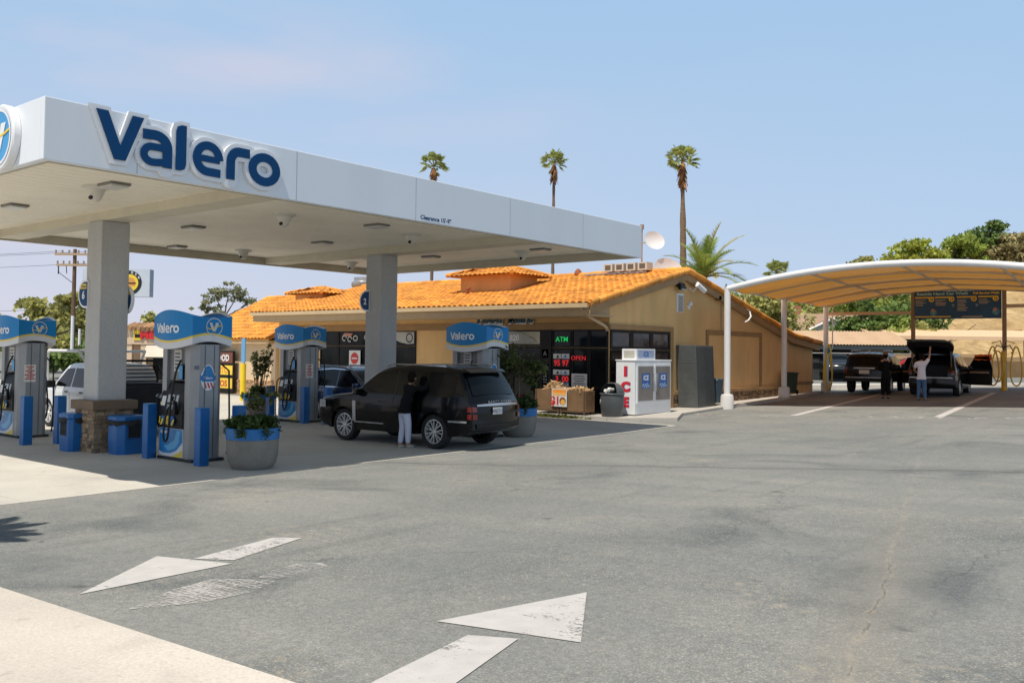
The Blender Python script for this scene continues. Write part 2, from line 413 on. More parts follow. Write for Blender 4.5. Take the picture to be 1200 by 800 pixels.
marking('worn_marking', [(-6.50, 3.50), (-6.22, 3.95), (-6.20, 4.40), (-6.36, 4.72), (-6.62, 4.62), (-6.88, 4.46), (-6.80, 4.05), (-6.66, 3.75)], PWORN, .006)
marking('worn_marking', [(-6.60, 4.72), (-6.42, 4.80), (-6.45, 5.35), (-6.62, 5.42), (-6.78, 5.25), (-6.72, 4.9)], PWORN, .006)
ribbon_mark('lane_line', [(-11.86, 29.0), (-11.60, 29.06), (-13.20, 46.3), (-13.40, 46.25)], PW, 14)
ribbon_mark('lane_line', [(-7.50, 29.0), (-7.24, 29.06), (-8.52, 43.3), (-8.74, 43.25)], PW, 12)
ribbon_mark('lane_line', [(-3.1, 29.4), (-2.9, 29.45), (-4.2, 43.6), (-4.4, 43.55)], PW, 12)
def ground_text(s, x, y, h, ang, mt):
    mb = MB().text(s, h, (x, y, 0), (cos(ang), sin(ang), 0), (-sin(ang), cos(ang), 0), 0, .03, 'c', 1.15)
    mb.v = [(a, b, zg(a, b) + .006) for a, b, c in mb.v]
    return struct(mb, 'lane_lettering', mt)
PF = paint_mat('faded_paint', (.50, .48, .45), .50, .05)
ground_text('CAR WASH', -9.55, 28.85, .55, radians(5.5), PF)
ground_text('CAR WASH', -5.35, 29.2, .55, radians(5.5), PF)
ground_text('CAR WASH', -13.9, 28.4, .45, radians(5.5), PF)

# raised walk in front of the shop
def slab(name, poly, h, mt, sink=.15):
    n = len(poly); v = [(x, y, zg(x, y) + h) for x, y in poly] + [(x, y, zg(x, y) - sink) for x, y in poly]
    return struct(MB().add(v, [tuple(range(n))] + [((i + 1) % n, i, i + n, (i + 1) % n + n) for i in range(n)]), name, mt)
WALK = concrete_mat('walk_concrete', (.46, .43, .39))
slab('sidewalk', [(-35, 24.45), (-15.45, 24.45), (-14.1, 25.6), (-15.0, 27.6), (-16.9, 27.6), (-16.9, 25.45), (-35, 25.45)], .11, WALK)
slab('sidewalk', [(-15.0, 27.604), (-15.2, 30.6), (-15.25, 33.0), (-15.4, 37.0), (-16.0, 41.5), (-16.9, 46.5), (-16.9, 27.604)], .09, WALK)
# ------------------------------------------------------------------ shared shapes
def wb(mb, name, mats, parent, **k):
    """build a part given in place coordinates under an unrotated thing"""
    L = parent.location if parent.parent is None else parent.location + parent.parent.location
    mb.v = [(a - L.x, b - L.y, c - L.z) for a, b, c in mb.v]
    return mb.build(name, mats, parent, **k)

def lm(P, pts2):                      # map 2D letter points through P(u,v)->3D
    return [P(u, v) for u, v in pts2]
def wordmark_strokes():
    S = []
    W = .125
    S.append(('p', [(0, .71), (.18, .71), (.375, .22), (.555, .71), (.735, .71), (.46, 0), (.285, 0)]))
    a_top = [(.725, .475)] + arc(.925, .30, .205, .185, 90, 0, 8) + [(1.13, .0)]
    S.append(('s', a_top, .155))
    bowl = [(1.14, .30)] + [(.90, .30)] + arc(.88, .178, .135, .122, 90, 270, 10) + [(.96, .06), (1.14, .09)]
    S.append(('s', bowl, .115))
    S.append(('p', [(1.27, .07), (1.27, .62), (1.295, .70), (1.36, .73), (1.445, .73), (1.445, .10), (1.42, .03), (1.36, 0), (1.27, 0)]))
    e = [(1.64, .27), (2.045, .27)] + arc(1.835, .275, .205, .215, 0, 180, 14)[1:] + arc(1.835, .275, .205, .215, 180, 262, 8)[1:] + [(2.06, .058)]
    S.append(('s', e[:2], .105)); S.append(('s', e[1:], .135))
    S.append(('s', [(2.25, 0), (2.25, .30)] + arc(2.41, .30, .16, .185, 180, 95, 7) + [(2.61, .485)], .155))
    S.append(('s', arc(2.91, .27, .24, .21, 0, 360, 24), .15))
    return S
def wordmark(mb, P, m=0, grow=0.0, d0=0.0, d1=.02):
    """lettering of the brand sign; P(u, v, depth)"""
    for i, st in enumerate(wordmark_strokes()):
        b = d1 + i * (.0022 if grow else .0003)
        if st[0] == 'p':
            pts = st[1]
            if grow:
                cxp = pts + [pts[0]]
                L, R = ribbon(cxp, grow * 2)
                pl = L[:-1]
                A = lambda q: abs(sum(q[k][0] * q[(k + 1) % len(q)][1] - q[(k + 1) % len(q)][0] * q[k][1] for k in range(len(q))))
                pts = max((L[:-1], R[:-1]), key=A)
            n = len(pts)
            v = [P(x, y, b) for x, y in pts] + [P(x, y, d0) for x, y in pts]
            fs = [tuple(range(n))] + [((k + 1) % n, k, k + n, (k + 1) % n + n) for k in range(n)]
            mb.add(v, fs, m)
        else:
            pts, w_ = st[1], st[2] + grow * 2
            L, R = ribbon(pts, w_); n = len(L)
            ek = .00006 if grow else 0
            v = [P(x, y, b + q * ek) for q, (x, y) in enumerate(L)] + [P(x, y, b + q * ek) for q, (x, y) in enumerate(R)] + [P(x, y, d0) for x, y in L] + [P(x, y, d0) for x, y in R]
            fs = []
            for k in range(n - 1):
                fs += [(k, k + 1, n + k + 1, n + k), (k + 1, k, 2 * n + k, 2 * n + k + 1), (n + k, n + k + 1, 3 * n + k + 1, 3 * n + k)]
            fs += [(0, n, 3 * n, 2 * n), (n - 1, 2 * n - 1, 4 * n - 1, 3 * n - 1)]
            mb.add(v, fs, m)
            if grow:
                for q in ((pts[0], pts[-1]) if pts[0] != pts[-1] and abs(pts[0][0] - pts[-1][0]) > 1e-6 else ()):
                    c = arc(q[0], q[1], w_ / 2, w_ / 2, 0, 360, 18)[:-1]; k = len(c)
                    mb.add([P(x, y, b - .0003 - (.0004 if q is pts[0] else 0)) for x, y in c] + [P(x, y, d0) for x, y in c], [tuple(range(k))] + [((j + 1) % k, j, j + k, (j + 1) % k + k) for j in range(k)], m)
def emblem(mb, P, r, mring, mv, msw, d=.004, fill=None):
    if fill is not None: mb.poly([P(x, y, d * .5) for x, y in arc(0, 0, r, r, 0, 360, 32)[:-1]], fill)
    L, R = ribbon(arc(0, 0, r * .95, r * .95, 0, 360, 36), r * .10)
    mb.grid([[P(*a, d), P(*b, d)] for a, b in zip(L, R)], mring)
    k = r * .62
    for pl in ([(-1, .75), (-.42, .75), (.02, -.35), (-.12, -.8), (-.3, -.8)], [(.30, .75), (.95, .75), (.30, -.8), (-.11, -.8), (.03, -.33)]):
        mb.poly([P(x * k, y * k, d * 1.2) for x, y in pl], mv)
    sw = [(-1.45, -.15), (-.9, -.42), (-.3, -.3), (.2, .02), (.8, .12), (1.45, .3)]
    L, R = ribbon([(x * k, y * k) for x, y in sw], r * .09)
    mb.grid([[P(*a, d * 1.6), P(*b, d * 1.6)] for a, b in zip(L, R)], msw)

def stone_faces(mb, x0, x1, y0, y1, z0, z1, seed=1, sides='xXyY'):
    rng = random.Random(seed); mb.bx(x0 + .03, x1 - .03, y0 + .03, y1 - .03, z0, z1, 0)
    for sd in sides:
        a0, a1 = (y0, y1) if sd in 'xX' else (x0, x1)
        z = z0
        while z < z1 - .02:
            h = min(rng.uniform(.05, .11), z1 - z); a = a0
            if z1 - z - h < .03: h = z1 - z
            while a < a1 - .02:
                wd = min(rng.uniform(.09, .30), a1 - a)
                if a1 - a - wd < .05: wd = a1 - a
                p = rng.uniform(-.02, .012); g = .004
                if sd == 'X': mb.bx(x1 - .05, x1 + p, a + g, a + wd - g, z + g, z + h - g, 0)
                if sd == 'x': mb.bx(x0 - p, x0 + .05, a + g, a + wd - g, z + g, z + h - g, 0)
                if sd == 'y': mb.bx(a + g, a + wd - g, y0 - p, y0 + .05, z + g, z + h - g, 0)
                if sd == 'Y': mb.bx(a + g, a + wd - g, y1 - .05, y1 + p, z + g, z + h - g, 0)
                a += wd
            z += h
STONE = mat('ledger_stone', (.27, .195, .125), .85, var=.25, vs=9, bump=.6, bs=40, island=.45)
STUCCO = mat('grey_stucco', (.47, .475, .475), .9, var=.06, vs=1.2, bump=.55, bs=26, dirt=.30, dirtc=(.33, .32, .29), fine=.09, fs=48, stretch=(1, 1, .4))
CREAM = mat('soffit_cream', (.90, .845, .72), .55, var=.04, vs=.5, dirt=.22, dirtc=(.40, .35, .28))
FASC = mat('fascia_white', (.75, .79, .84), .42, var=.03, vs=.5, dirt=.16, dirtc=(.58, .59, .60), stretch=(1, 1, .18))
NAVY = mat('sign_navy', (.0012, .052, .165), .5, var=.04, spec=.2)
SIGNW = mat('sign_white', (.80, .81, .83), .4, var=.02)
SIGNB = mat('sign_light_blue', (.045, .32, .66), .35, var=.08)
YELL = mat('sign_yellow', (.80, .58, .04), .45, var=.05)
TOPB = mat('topper_blue', (.003, .205, .52), .35, var=.05, vs=.7, spec=.3)
LITE = mat('label_white', (.72, .71, .68), .5, var=.03)
RED = mat('sign_red', (.55, .03, .02), .45, var=.05)

# ------------------------------------------------------------------ fuel canopy
CX0, CX1, CY0, CY1, CZ0, CZ1 = -24.1, -13.06, 5.63, 21.65, 4.80, 5.69
canopy = thing('fuel_canopy', 'large white flat forecourt canopy on two stone based columns over the pumps', 'canopy', (-18.7, 13.6, 0))
mb = MB(); t = .12
mb.bx(CX1 - t, CX1, CY0, CY1, CZ0, CZ1).bx(CX0, CX0 + t, CY0, CY1, CZ0, CZ1)
mb.bx(CX0 + t, CX1 - t, CY0, CY0 + t, CZ0, CZ1).bx(CX0 + t, CX1 - t, CY1 - t, CY1, CZ0, CZ1)
wb(mb, 'fascia', FASC, canopy, bevel=.012)
mb = MB()                                            # panel seams of the fascia
for y in (7.0, 9.95, 12.9, 15.9, 18.8): wb(MB().bx(CX1, CX1 + .003, y, y + .012, CZ0 + .01, CZ1 - .01), 'panel_seam', mat('seam_grey', (.42, .44, .47), .6), canopy)
mb = MB(); prof = []
x = CX0 + t
while x < CX1 - t - .01:
    w_ = min(.30, CX1 - t - x); prof += [(x, 5.02), (x + w_ - .03, 5.02), (x + w_ - .027, 5.045), (x + w_ - .003, 5.045)]; x += w_
mb.grid([[(px_, y, z) for px_, z in prof] for y in (CY1 - t, CY0 + t)])
wb(mb, 'soffit', CREAM, canopy)
mb = MB().bx(CX0 + t, CX1 - t, CY0 + t, CY1 - t, 5.5, 5.56); wb(mb, 'roof_deck', WHITE(), canopy)
for y in (9.55, 17.4):
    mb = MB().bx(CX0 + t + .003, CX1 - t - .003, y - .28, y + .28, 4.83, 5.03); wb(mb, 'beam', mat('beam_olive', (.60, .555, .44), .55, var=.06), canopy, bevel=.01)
LIP_SHADE = mat('lip_shade_olive', (.50, .46, .36), .6, var=.06)  # olive on added strips paints the shade of the inner fascia faces
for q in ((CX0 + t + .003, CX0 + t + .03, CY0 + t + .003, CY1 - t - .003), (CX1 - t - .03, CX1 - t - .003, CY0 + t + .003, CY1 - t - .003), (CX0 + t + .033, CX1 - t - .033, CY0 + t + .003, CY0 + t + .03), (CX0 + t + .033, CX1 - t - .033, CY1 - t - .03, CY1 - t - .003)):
    wb(MB().bx(*q, 4.79, 5.015), 'inner_shade_strip', LIP_SHADE, canopy)
for i, y in enumerate((9.55, 17.4)):
    c = wb(MB().bx(-19.21, -18.59, y - .31, y + .31, 1.07, 4.829), 'column', STUCCO, canopy, bevel=.02)
    mb = MB(); stone_faces(mb, -19.32, -18.48, y - .42, y + .42, 0, .885, 3 + i); mb.v = [(a - canopy.location.x, b - canopy.location.y, q) for a, b, q in mb.v]
    mb.build('stone_base', STONE, c)
    mb = MB().bx(-19.39, -18.41, y - .49, y + .49, .885, 1.075); mb.v = [(a - canopy.location.x, b - canopy.location.y, q) for a, b, q in mb.v]
    mb.build('cap', mat('brown_cap', (.17, .115, .07), .7, var=.15, bump=.2, bs=30), c, bevel=.015)
LENS = mat('light_lens', (.62, .62, .60), .35)
DARKF = mat('dark_frame', (.17, .165, .15), .5)
for x, y in ((-15.3, 7.8), (-19.3, 7.8), (-23.2, 7.8), (-19.17, 11.7), (-23.25, 13.7), (-15.35, 13.95), (-19.05, 15.4), (-20.9, 18.8), (-19.15, 19.6), (-15.2, 19.85), (-23.2, 11.6)):
    f = wb(MB().bx(x - .25, x + .25, y - .18, y + .18, 4.975, 5.03), 'light_frame', DARKF, canopy, bevel=.01)
    mb = MB().bx(x - .22, x + .22, y - .15, y + .15, 4.945, 4.976); mb.v = [(a - canopy.location.x, b - canopy.location.y, q) for a, b, q in mb.v]
    mb.build('light_lens', LENS, f)
for x, y in ((-15.85, 7.75), (-15.8, 11.75), (-22.6, 15.4), (-15.85, 15.55), (-22.7, 19.55), (-16.0, 20.05)):
    mb = MB().lathe([(.001, .06), (.24, .05), (.24, .0), (.16, -.03), (.13, -.10), (.09, -.20), (.05, -.235), (.001, -.24)], 20, (x, y, 4.99))
    mb.cyl((x + .02, y - .07, 4.83), (x + .04, y - .12, 4.80), .035, m=1)
    wb(mb, 'security_camera', [mat('camera_grey', (.62, .60, .55), .5), BLACK()], canopy, smooth=40)
# brand lettering on the long side
Pf = lambda u, v, d: (CX1 + .004 + d, 6.32 + u, 4.955 + v * .98)
mb = MB(); wordmark(mb, Pf, 0, .068, 0, .05); wb(mb, 'sign_backing', SIGNW, canopy)
mb = MB(); wordmark(mb, Pf, 0, 0, .071, .084); wb(mb, 'sign_lettering', NAVY, canopy)
mb = MB().text('Clearance 15\'-9"', .085, (CX1 + .004, 13.5, 4.855), (0, 1, 0), (0, 0, 1), 0, .03, 'c', 1.15); wb(mb, 'clearance_lettering', NAVY, canopy)
Pe = lambda u, v, d: (-14.27 + u, CY0 - .10 - d, 5.245 + v)
mb = MB().lathe([(.001, 0), (.47, 0), (.49, .02), (.49, .11), (.001, .11)], 40, (-14.27, CY0 - .115, 5.245), 1, 'y')
mb.v = [(a, b, q) for a, b, q in mb.v]
Pe2 = lambda u, v, d: (-14.27 + u, CY0 - .117 - d, 5.245 + v)
mb.poly([Pe2(a, b, .001) for a, b in arc(0, 0, .42, .42, 0, 360, 40)[:-1]], 0); emblem(mb, Pe2, .42, 1, 1, 2, .006)
wb(mb, 'emblem_sign', [SIGNB, SIGNW, YELL], canopy, smooth=35)

# numbered flags on the columns
def flag_sign(label, x, y, z, num, rz, top=None, right=False):
    t_ = thing('number_sign', label, 'sign', (x, y, z), rz)
    s = -1 if not right else 1
    out = [(0, .27), (s * .10, .27)] + [(s * (.10 + .25 * sin(radians(q))), .27 * cos(radians(q))) for q in range(15, 180, 15)] + [(s * .10, -.27), (0, -.27)]
    if s < 0: out = out[::-1]
    mb = MB().prism([(a * 1.12, .03, b * 1.1) for a, b in out], (0, -.05, 0)); mb.build('sign_rim', SIGNW, t_)
    mb = MB().prism([(a * .97, -.024, b * .94) for a, b in out], (0, -.004, 0), 0)
    if top: mb.prism([(s * .02, -.0285, .11), (s * .02, -.0285, .215), (s * .24, -.0285, .215), (s * .30, -.0285, .11)], (0, -.004, 0), 1); mb.text('Diesel', .06, (s * .14, -.034, .135), (1, 0, 0), (0, 0, 1), 2, .02)
    mb.text(num, .17, (s * .15, -.031, -.10), (1, 0, 0), (0, 0, 1), 3, .03)
    mb.build('sign_face', [NAVY, YELL, NAVY, SIGNW], t_)
    return t_
flag_sign('number 6 flag sign with yellow Diesel strip left of the stone based column', -19.08, 9.225, 3.30, '6', 0, 'Diesel')
flag_sign('blue rounded number 6 flag sign half hidden behind the right edge of the front column', -18.86, 9.90, 3.20, '6', 0, 'Diesel', True)
flag_sign('blue rounded number 2 flag sign on the column behind the black luxury car', -19.03, 17.07, 3.55, '2', 0)

# ------------------------------------------------------------------ pumps
def make_pump(label, notice):
    t_ = thing('fuel_pump', label, 'fuel pump', group='fuel pumps under the canopy')
    t_.empty_display_size = .3
    MB().bx(-.60, .62, -.36, .36, 0, .06).build('plinth', mat('plinth_black', (.03, .03, .03), .7), t_, bevel=.01)
    # end pillar with chamfers
    def octo(x0, x1, y0, y1, c, z0, z1, mb):
        P = [(x0, y0, z0), (x1 - c, y0, z0), (x1, y0 + c, z0), (x1, y1 - c, z0), (x1 - c, y1, z0), (x0, y1, z0)]
        mb.prism(P, (0, 0, z1 - z0))
    mb = MB(); octo(.30, .60, -.335, .335, .13, .05, 2.26, mb)
    for z in (0,): pass
    p = mb.build('end_pillar', GREYC(), t_, bevel=.006)
    for yy in (-.10, .10): MB().bx(.603, .608, yy, yy + .015, .06, 2.24).build('pillar_seam', mat('seam_dark', (.12, .12, .125), .5), p)
    MB().bx(-.60, -.44, -.28, .28, .9, 2.26).build('side_pillar', GREYC(), t_, bevel=.006)
    MB().bx(-.44, .30, -.22, .22, 1.55, 2.26).build('back_panel', mat('panel_grey', (.20, .205, .21), .5, metal=.3), t_)
    # price panel
    mb = MB().bx(-.24, .02, -.245, -.221, 1.72, 2.15, 0)
    for k in range(5): mb.bx(-.21, -.03, -.248, -.2455, 1.78 + k * .07, 1.81 + k * .07, 1)
    mb.build('price_panel', [mat('price_grey', (.50, .50, .48), .4), mat('price_dark', (.05, .05, .05), .4)], t_)
    # dispenser head front and back
    for s, nm in ((-1, 'dispenser_head'), (1, 'dispenser_head')):
        mb = MB(); ys = [(.0, .62), (.0, 1.52), (.20, 1.50), (.30, 1.30), (.37, .95), (.355, .62)]
        mb.prism([(-.56, s * a, b) for a, b in ys], (.855, 0, 0)) if s < 0 else mb.prism([(-.56, s * a, b) for a, b in ys[::-1]], (.855, 0, 0))
        h = mb.build(nm, BLACK(), t_, bevel=.012)
        R = Matrix.Rotation(s * radians(-11) if s < 0 else radians(11), 3, 'X')
        def face(z): return s * (.30 + (1.30 - z) / .35 * .07) if z > .95 else s * (.37)
        mb = MB()
        q = lambda x0, x1, z0, z1, m, e=.006: mb.add([(x0, face(z0) + s * e, z0), (x1, face(z0) + s * e, z0), (x1, face(z1) + s * e, z1), (x0, face(z1) + s * e, z1)], [(0, 1, 2, 3) if s < 0 else (3, 2, 1, 0)], m)
        q(-.30, -.06, 1.12, 1.27, 0); q(-.28, -.06, .985, 1.08, 1); q(-.50, -.36, 1.05, 1.24, 3); q(0, .09, 1.08, 1.27, 0); q(-.535, -.49, .70, 1.12, 2)
        mb.build('screen', [mat('screen_grey', (.40, .44, .44), .25), mat('keypad_grey', (.22, .23, .23), .4), YELL, LITE], h)
        mb = MB()
        for k in range(3): mb.bx(-.40 + k * .16, -.29 + k * .16, min(s * .372, s * .40), max(s * .372, s * .40), .70, .86, k % 2)
        for k in range(4): mb.add([(-.44 + k * .13, s * .405, .68), (-.38 + k * .13, s * .405, .68), (-.30 + k * .13, s * .41, .80), (-.36 + k * .13, s * .41, .80)], [(0, 1, 2, 3) if s < 0 else (3, 2, 1, 0)], 1)
        mb.build('grade_button', [BLUE(), YELL], h)
        # lower door: blue swoosh on white with a yellow corner
        lower = MB()
        yy = s * .352
        lower.bx(-.56, .297, min(s * .1, s * .345), max(s * .1, s * .345), .07, .618, 1)
        F = lambda x, z, e: (x, s * (.3455 + e), z)
        pl = lambda pts, m, e: lower.poly([F(a, b, e) for a, b in (pts if s < 0 else pts[::-1])], m)
        pl([(-.55, .17), (-.40, .13), (-.15, .135), (.08, .2), (.285, .36), (.285, .61), (-.55, .61)], 0, .001)
        pl([(-.38, .26), (-.22, .18), (.02, .23), (.16, .36), (.2, .58), (.08, .58), (0, .4), (-.2, .3)], 3, .002)
        pl([(-.1, .075), (.285, .075), (.285, .23), (.14, .15)], 2, .001)
        Pw = lambda u, v, d: F((-.52 + u * .095) if s < 0 else (.09 - u * .095), .51 + v * .095, .003 + d * .05)
        wordmark(lower, Pw, 4, 0, 0, .004)
        lower.build('lower_panel', [mat('panel_blue', (.015, .20, .50), .35, var=.15), mat('panel_white', (.66, .68, .70), .4), YELL, mat('panel_sky', (.10, .42, .72), .35, var=.1), SIGNW], t_)
        # nozzle and hose
        mb = MB(); xo = .04
        mb.ob((xo + .06, s * .40, 1.02), (.05, .06, .26), m=0); mb.tube([(xo + .06, s * .42, 1.12), (xo + .06, s * .46, 1.18), (xo + .06, s * .44, 1.25)], .018, 8, 0)
        mb.build('nozzle', BLACK(), h, bevel=.01)
        mb = MB(); pts = [(.10, s * .30, 1.95), (.12, s * .42, 1.7), (.115, s * .50, 1.2), (.11, s * .53, .75), (.07, s * .53, .48), (-.02, s * .52, .38), (-.12, s * .50, .42), (-.16, s * .48, .62), (-.12, s * .45, .95), (-.03, s * .42, 1.06)]
        pp = []
        for i in range(len(pts) - 1):
            a, b = Vector(pts[i]), Vector(pts[i + 1]); pr = Vector(pts[max(i - 1, 0)]); nx = Vector(pts[min(i + 2, len(pts) - 1)])
            for k in range(4):
                u = k / 4; pp.append(.5 * ((2 * a) + (b - pr) * u + (2 * pr - 5 * a + 4 * b - nx) * u * u + (3 * a - pr - 3 * b + nx) * u ** 3))
        mb.tube(pp, .02, 8); mb.build('hose', RUBBER(), t_, smooth=60)
        # small screen above the head
        mb = MB().bx(-.02, .12, min(s * .235, s * .27), max(s * .235, s * .27), 1.56, 1.86, 0).bx(-.01, .11, min(s * .268, s * .275), max(s * .268, s * .275), 1.58, 1.84, 1)
        mb.build('media_screen', [BLACK(), SIGNB], t_)
    mb = MB().tube([(-.5, -.36, 1.3), (-.66, -.34, 1.2), (-.72, -.32, .7), (-.70, -.34, .25), (-.62, -.38, .08), (-.50, -.45, .05)], .018, 8)
    mb.build('hose', RUBBER(), t_, smooth=60)
    mb = MB().tube([(.42, .35, 1.9), (.66, .40, 1.75), (.67, .42, .9), (.66, .42, .3), (.60, .42, .12)], .018, 8); mb.build('hose', RUBBER(), t_, smooth=60)
    # notice on the pillar end
    if notice == 'text':
        mb = MB().bx(.6015, .606, -.25, .02, 1.33, 1.74, 0)
        for k in range(7):
            z = 1.39 + k * .048; wd = (.11, .08, .12, .06, .10, .05, .09)[k]
            mb.add([(.607, -.115 - wd, z), (.607, -.115 + wd, z), (.607, -.115 + wd, z + .026), (.607, -.115 - wd, z + .026)], [(0, 1, 2, 3)], 1)
        mb.build('notice', [LITE, RED], t_)
    else:
        mb = MB(); D = lambda y, z, e=0: (.6025 + e, y - .02, z)
        out = [D(.16 * cos(radians(a)) * (1 if sin(radians(a)) < .3 else .85), 1.62 + .25 * sin(radians(a))) for a in range(0, 360, 15)]
        mb.poly(out, 2)
        out2 = [D(.14 * cos(radians(a)) * (1 if sin(radians(a)) < .3 else .85), 1.62 + .23 * sin(radians(a)), .001) for a in range(-20, 201, 10)]
        mb.poly(out2, 0)
        for k in range(3): mb.poly([D(-.10 + k * .07, 1.52, .0012), D(-.06 + k * .07, 1.52, .0012), D(-.02 + k * .07, 1.42, .0012), D(-.05 + k * .07, 1.41, .0012)], 3)
        mb.poly([D(-.165, 1.565, .002), D(.165, 1.565, .002), D(.165, 1.66, .002), D(-.165, 1.66, .002)], 0)
        mb.text('Valero', .05, D(0, 1.59, .003), (0, 1, 0), (0, 0, 1), 2, .02)
        mb.bx(.6015, .604, -.32, -.22, 1.78, 1.85, 1)
        mb.build('decal', [mat('decal_blue', (.01, .20, .50), .35), mat('decal_grey', (.16, .17, .2), .4), SIGNW, RED], t_)
    # topper: wavy lit sign wrapped round the head
    def topper_pts():
        O = []
        n = 14; hx, hy = .69, .43
        for i in range(n):
            u = i / n; O.append((-hx + 2 * hx * u, -hy - .10 * sin(pi * u), 2.79 + .03 * u + .115 * sin(pi * u), 2.255 - .095 * sin(pi * u)))
        for i in range(n):
            u = i / n; O.append((hx - .055 * sin(pi * u), -hy + 2 * hy * u, 2.82 - .035 * sin(pi * u) - .01 * u, 2.255 - .03 * u + .075 * sin(pi * u)))
        for i in range(n):
            u = i / n; O.append((hx - 2 * hx * u, hy + .10 * sin(pi * u), 2.81 - .02 * u + .115 * sin(pi * u), 2.225 + .03 * u - .095 * sin(pi * u)))
        for i in range(n):
            u = i / n; O.append((-hx + .055 * sin(pi * u), hy - 2 * hy * u, 2.79 - .035 * sin(pi * u), 2.255 + .075 * sin(pi * u)))
        return O
    O = topper_pts(); mb = MB()
    lv = lambda o: [(o[0], o[1], o[3]), (o[0], o[1], o[3] + .125), (o[0], o[1], o[3] + .165), (o[0], o[1], o[2])]
    for r, mm in ((0, 1), (1, 2), (2, 0)):
        mb.grid([[lv(o)[r] for o in O], [lv(o)[r + 1] for o in O]], mm, True)
    ins = [(o[0] * .93, o[1] * .93, o[2] - .03) for o in O]
    mb.grid([[(o[0], o[1], o[2]) for o in O], ins], 3, True); mb.poly([(o[0], o[1], 2.70 + (o[2] - 2.79) * .8) for o in [(q[0] * .93, q[1] * .93, q[2]) for q in O]], 3)
    mb.grid([[(o[0] * .9, o[1] * .9, o[3] + .02) for o in O], [(o[0], o[1], o[3]) for o in O]], 3, True)
    mb.poly([(o[0] * .9, o[1] * .9, o[3] + .02) for o in O][::-1], 3)
    tp = mb.build('topper_sign', [TOPB, mat('topper_white', (.66, .67, .69), .4), YELL, mat('topper_grey', (.62, .64, .66), .45)], t_, smooth=35)
    mb = MB(); k = .262
    Pw = lambda u, v, d: (-.50 + u * k, -.43 - .10 * sin(pi * ((-.50 + u * k) + .69) / 1.38) - .003 - d, 2.475 + v * k * 1.0)
    wordmark(mb, Pw, 0, 0, 0, .004)
    Pb = lambda u, v, d: (.50 - u * k, .43 + .10 * sin(pi * ((.50 - u * k) + .69) / 1.38) + .003 + d, 2.475 + v * k * 1.0)
    mb.build('topper_lettering', SIGNW, tp); mb = MB()
    wordmark(mb, Pb, 0, 0, 0, .004)
    mb.build('topper_lettering', SIGNW, tp)
    mb = MB(); Pe3 = lambda u, v, d: (.69 - .055 * sin(pi * ((.06 + u) + .43) / .86) + .004 + d, .06 + u, 2.60 + v)
    emblem(mb, Pe3, .175, 0, 0, 1); mb.build('topper_emblem', [mat('emblem_silver', (.55, .57, .58), .35), YELL], tp)
    return t_
PUMPS = [make_pump('blue topped fuel pump with oval flag decal beside the front planter', 'decal'),
         make_pump('blue topped fuel pump with red lettered notice, cut off by the left photo edge', 'text')]
PUMPS[0].location = (-16.28, 9.98, 0)
PUMPS[1].location = (-23.25, 9.72, 0)
dup(PUMPS[1], (-22.45, 17.38, 0), 0, 'blue topped fuel pump with red lettered notice beside the blue parked car')
dup(PUMPS[0], (-15.58, 17.70, 0), 0, 'blue topped fuel pump rising behind the rear of the black luxury car')

# ------------------------------------------------------------------ bollards, bins, planters
def make_bollard(label, loc):
    t_ = thing('bollard', label, 'bollard', loc, group='blue square bollards round the pumps')
    MB().bx(-.10, .10, -.10, .10, 0, 1.06).build('post', BLUE(), t_, bevel=.012)
    MB().prism([(-.10, -.10, 1.06), (.10, -.10, 1.06), (.10, .10, 1.06), (-.10, .10, 1.06)], (0, 0, .02)).build('cap', mat('blue_cap', (.03, .19, .47), .4), t_, bevel=.012)
    return t_
b0 = make_bollard('blue square bollard at the hose side of the nearest pump', (-17.0, 9.52, 0))
for lb, p in (('blue square bollard in front of the pillar of the nearest pump', (-15.2, 9.55, 0)),
              ('blue square bollard at the pillar of the pump on the left photo edge', (-21.1, 8.9, 0)),
              ('blue square bollard between the left edge pump and the white pickup', (-20.85, 9.52, 0)),
              ('blue square bollard behind the front planter', (-15.35, 10.45, 0)),
              ('blue square bollard beside the far blue planter in the back row', (-22.95, 16.7, 0)),
              ('blue square bollard at the pillar of the back row pump', (-21.72, 17.02, 0)),
              ('blue square bollard in front of the blue parked car', (-20.95, 17.25, 0))):
    dup(b0, p, 0, lb)
def make_bin(label, loc, rz=0):
    t_ = thing('waste_bin', label, 'bin', loc, rz, 'blue bins beside the front column')
    mb = MB(); P = []
    for z, k in ((0, .94), (.30, 1.0), (.62, 1.0), (.68, .97)):
        P.append([(x * k, y * k, z) for x, y in ((-.28, -.17), (-.17, -.30), (.17, -.30), (.28, -.17), (.28, .24), (.2, .30), (-.2, .30), (-.28, .24))])
    mb.grid(P, 0, True); mb.poly(P[0][::-1]); mb.poly(P[-1]); b = mb.build('body', BLUE(), t_, bevel=.015)
    mb = MB()
    for z, k in ((.685, 1.05),): mb.prism([(x * k, y * k, z) for x, y in ((-.28, -.17), (-.17, -.30), (.17, -.30), (.28, -.17), (.28, .24), (.2, .30), (-.2, .30), (-.28, .24))], (0, 0, .10))
    mb.build('lid', BLUE(), t_, bevel=.02)
    MB().bx(.275, .288, -.10, .16, .34, .60).build('opening', mat('bin_dark', (.008, .009, .01), .8), b)
    MB().bx(.2811, .2845, -.13, .19, .31, .63).build('opening_frame', mat('blue_dark', (.008, .08, .26), .45), b)
    mb = MB(); L, R = ribbon(arc(0, 0, .335, .345, 0, 360, 24), .02)
    mb.grid([[(a[0], a[1], .70 + .02 * sin(i * 1.3)), (a[0] * 1.04, a[1] * 1.04, .60 + .03 * sin(i * 2.1))] for i, a in enumerate(L)], 0); mb.build('bag_rim', RUBBER(), t_, smooth=50)
    return t_
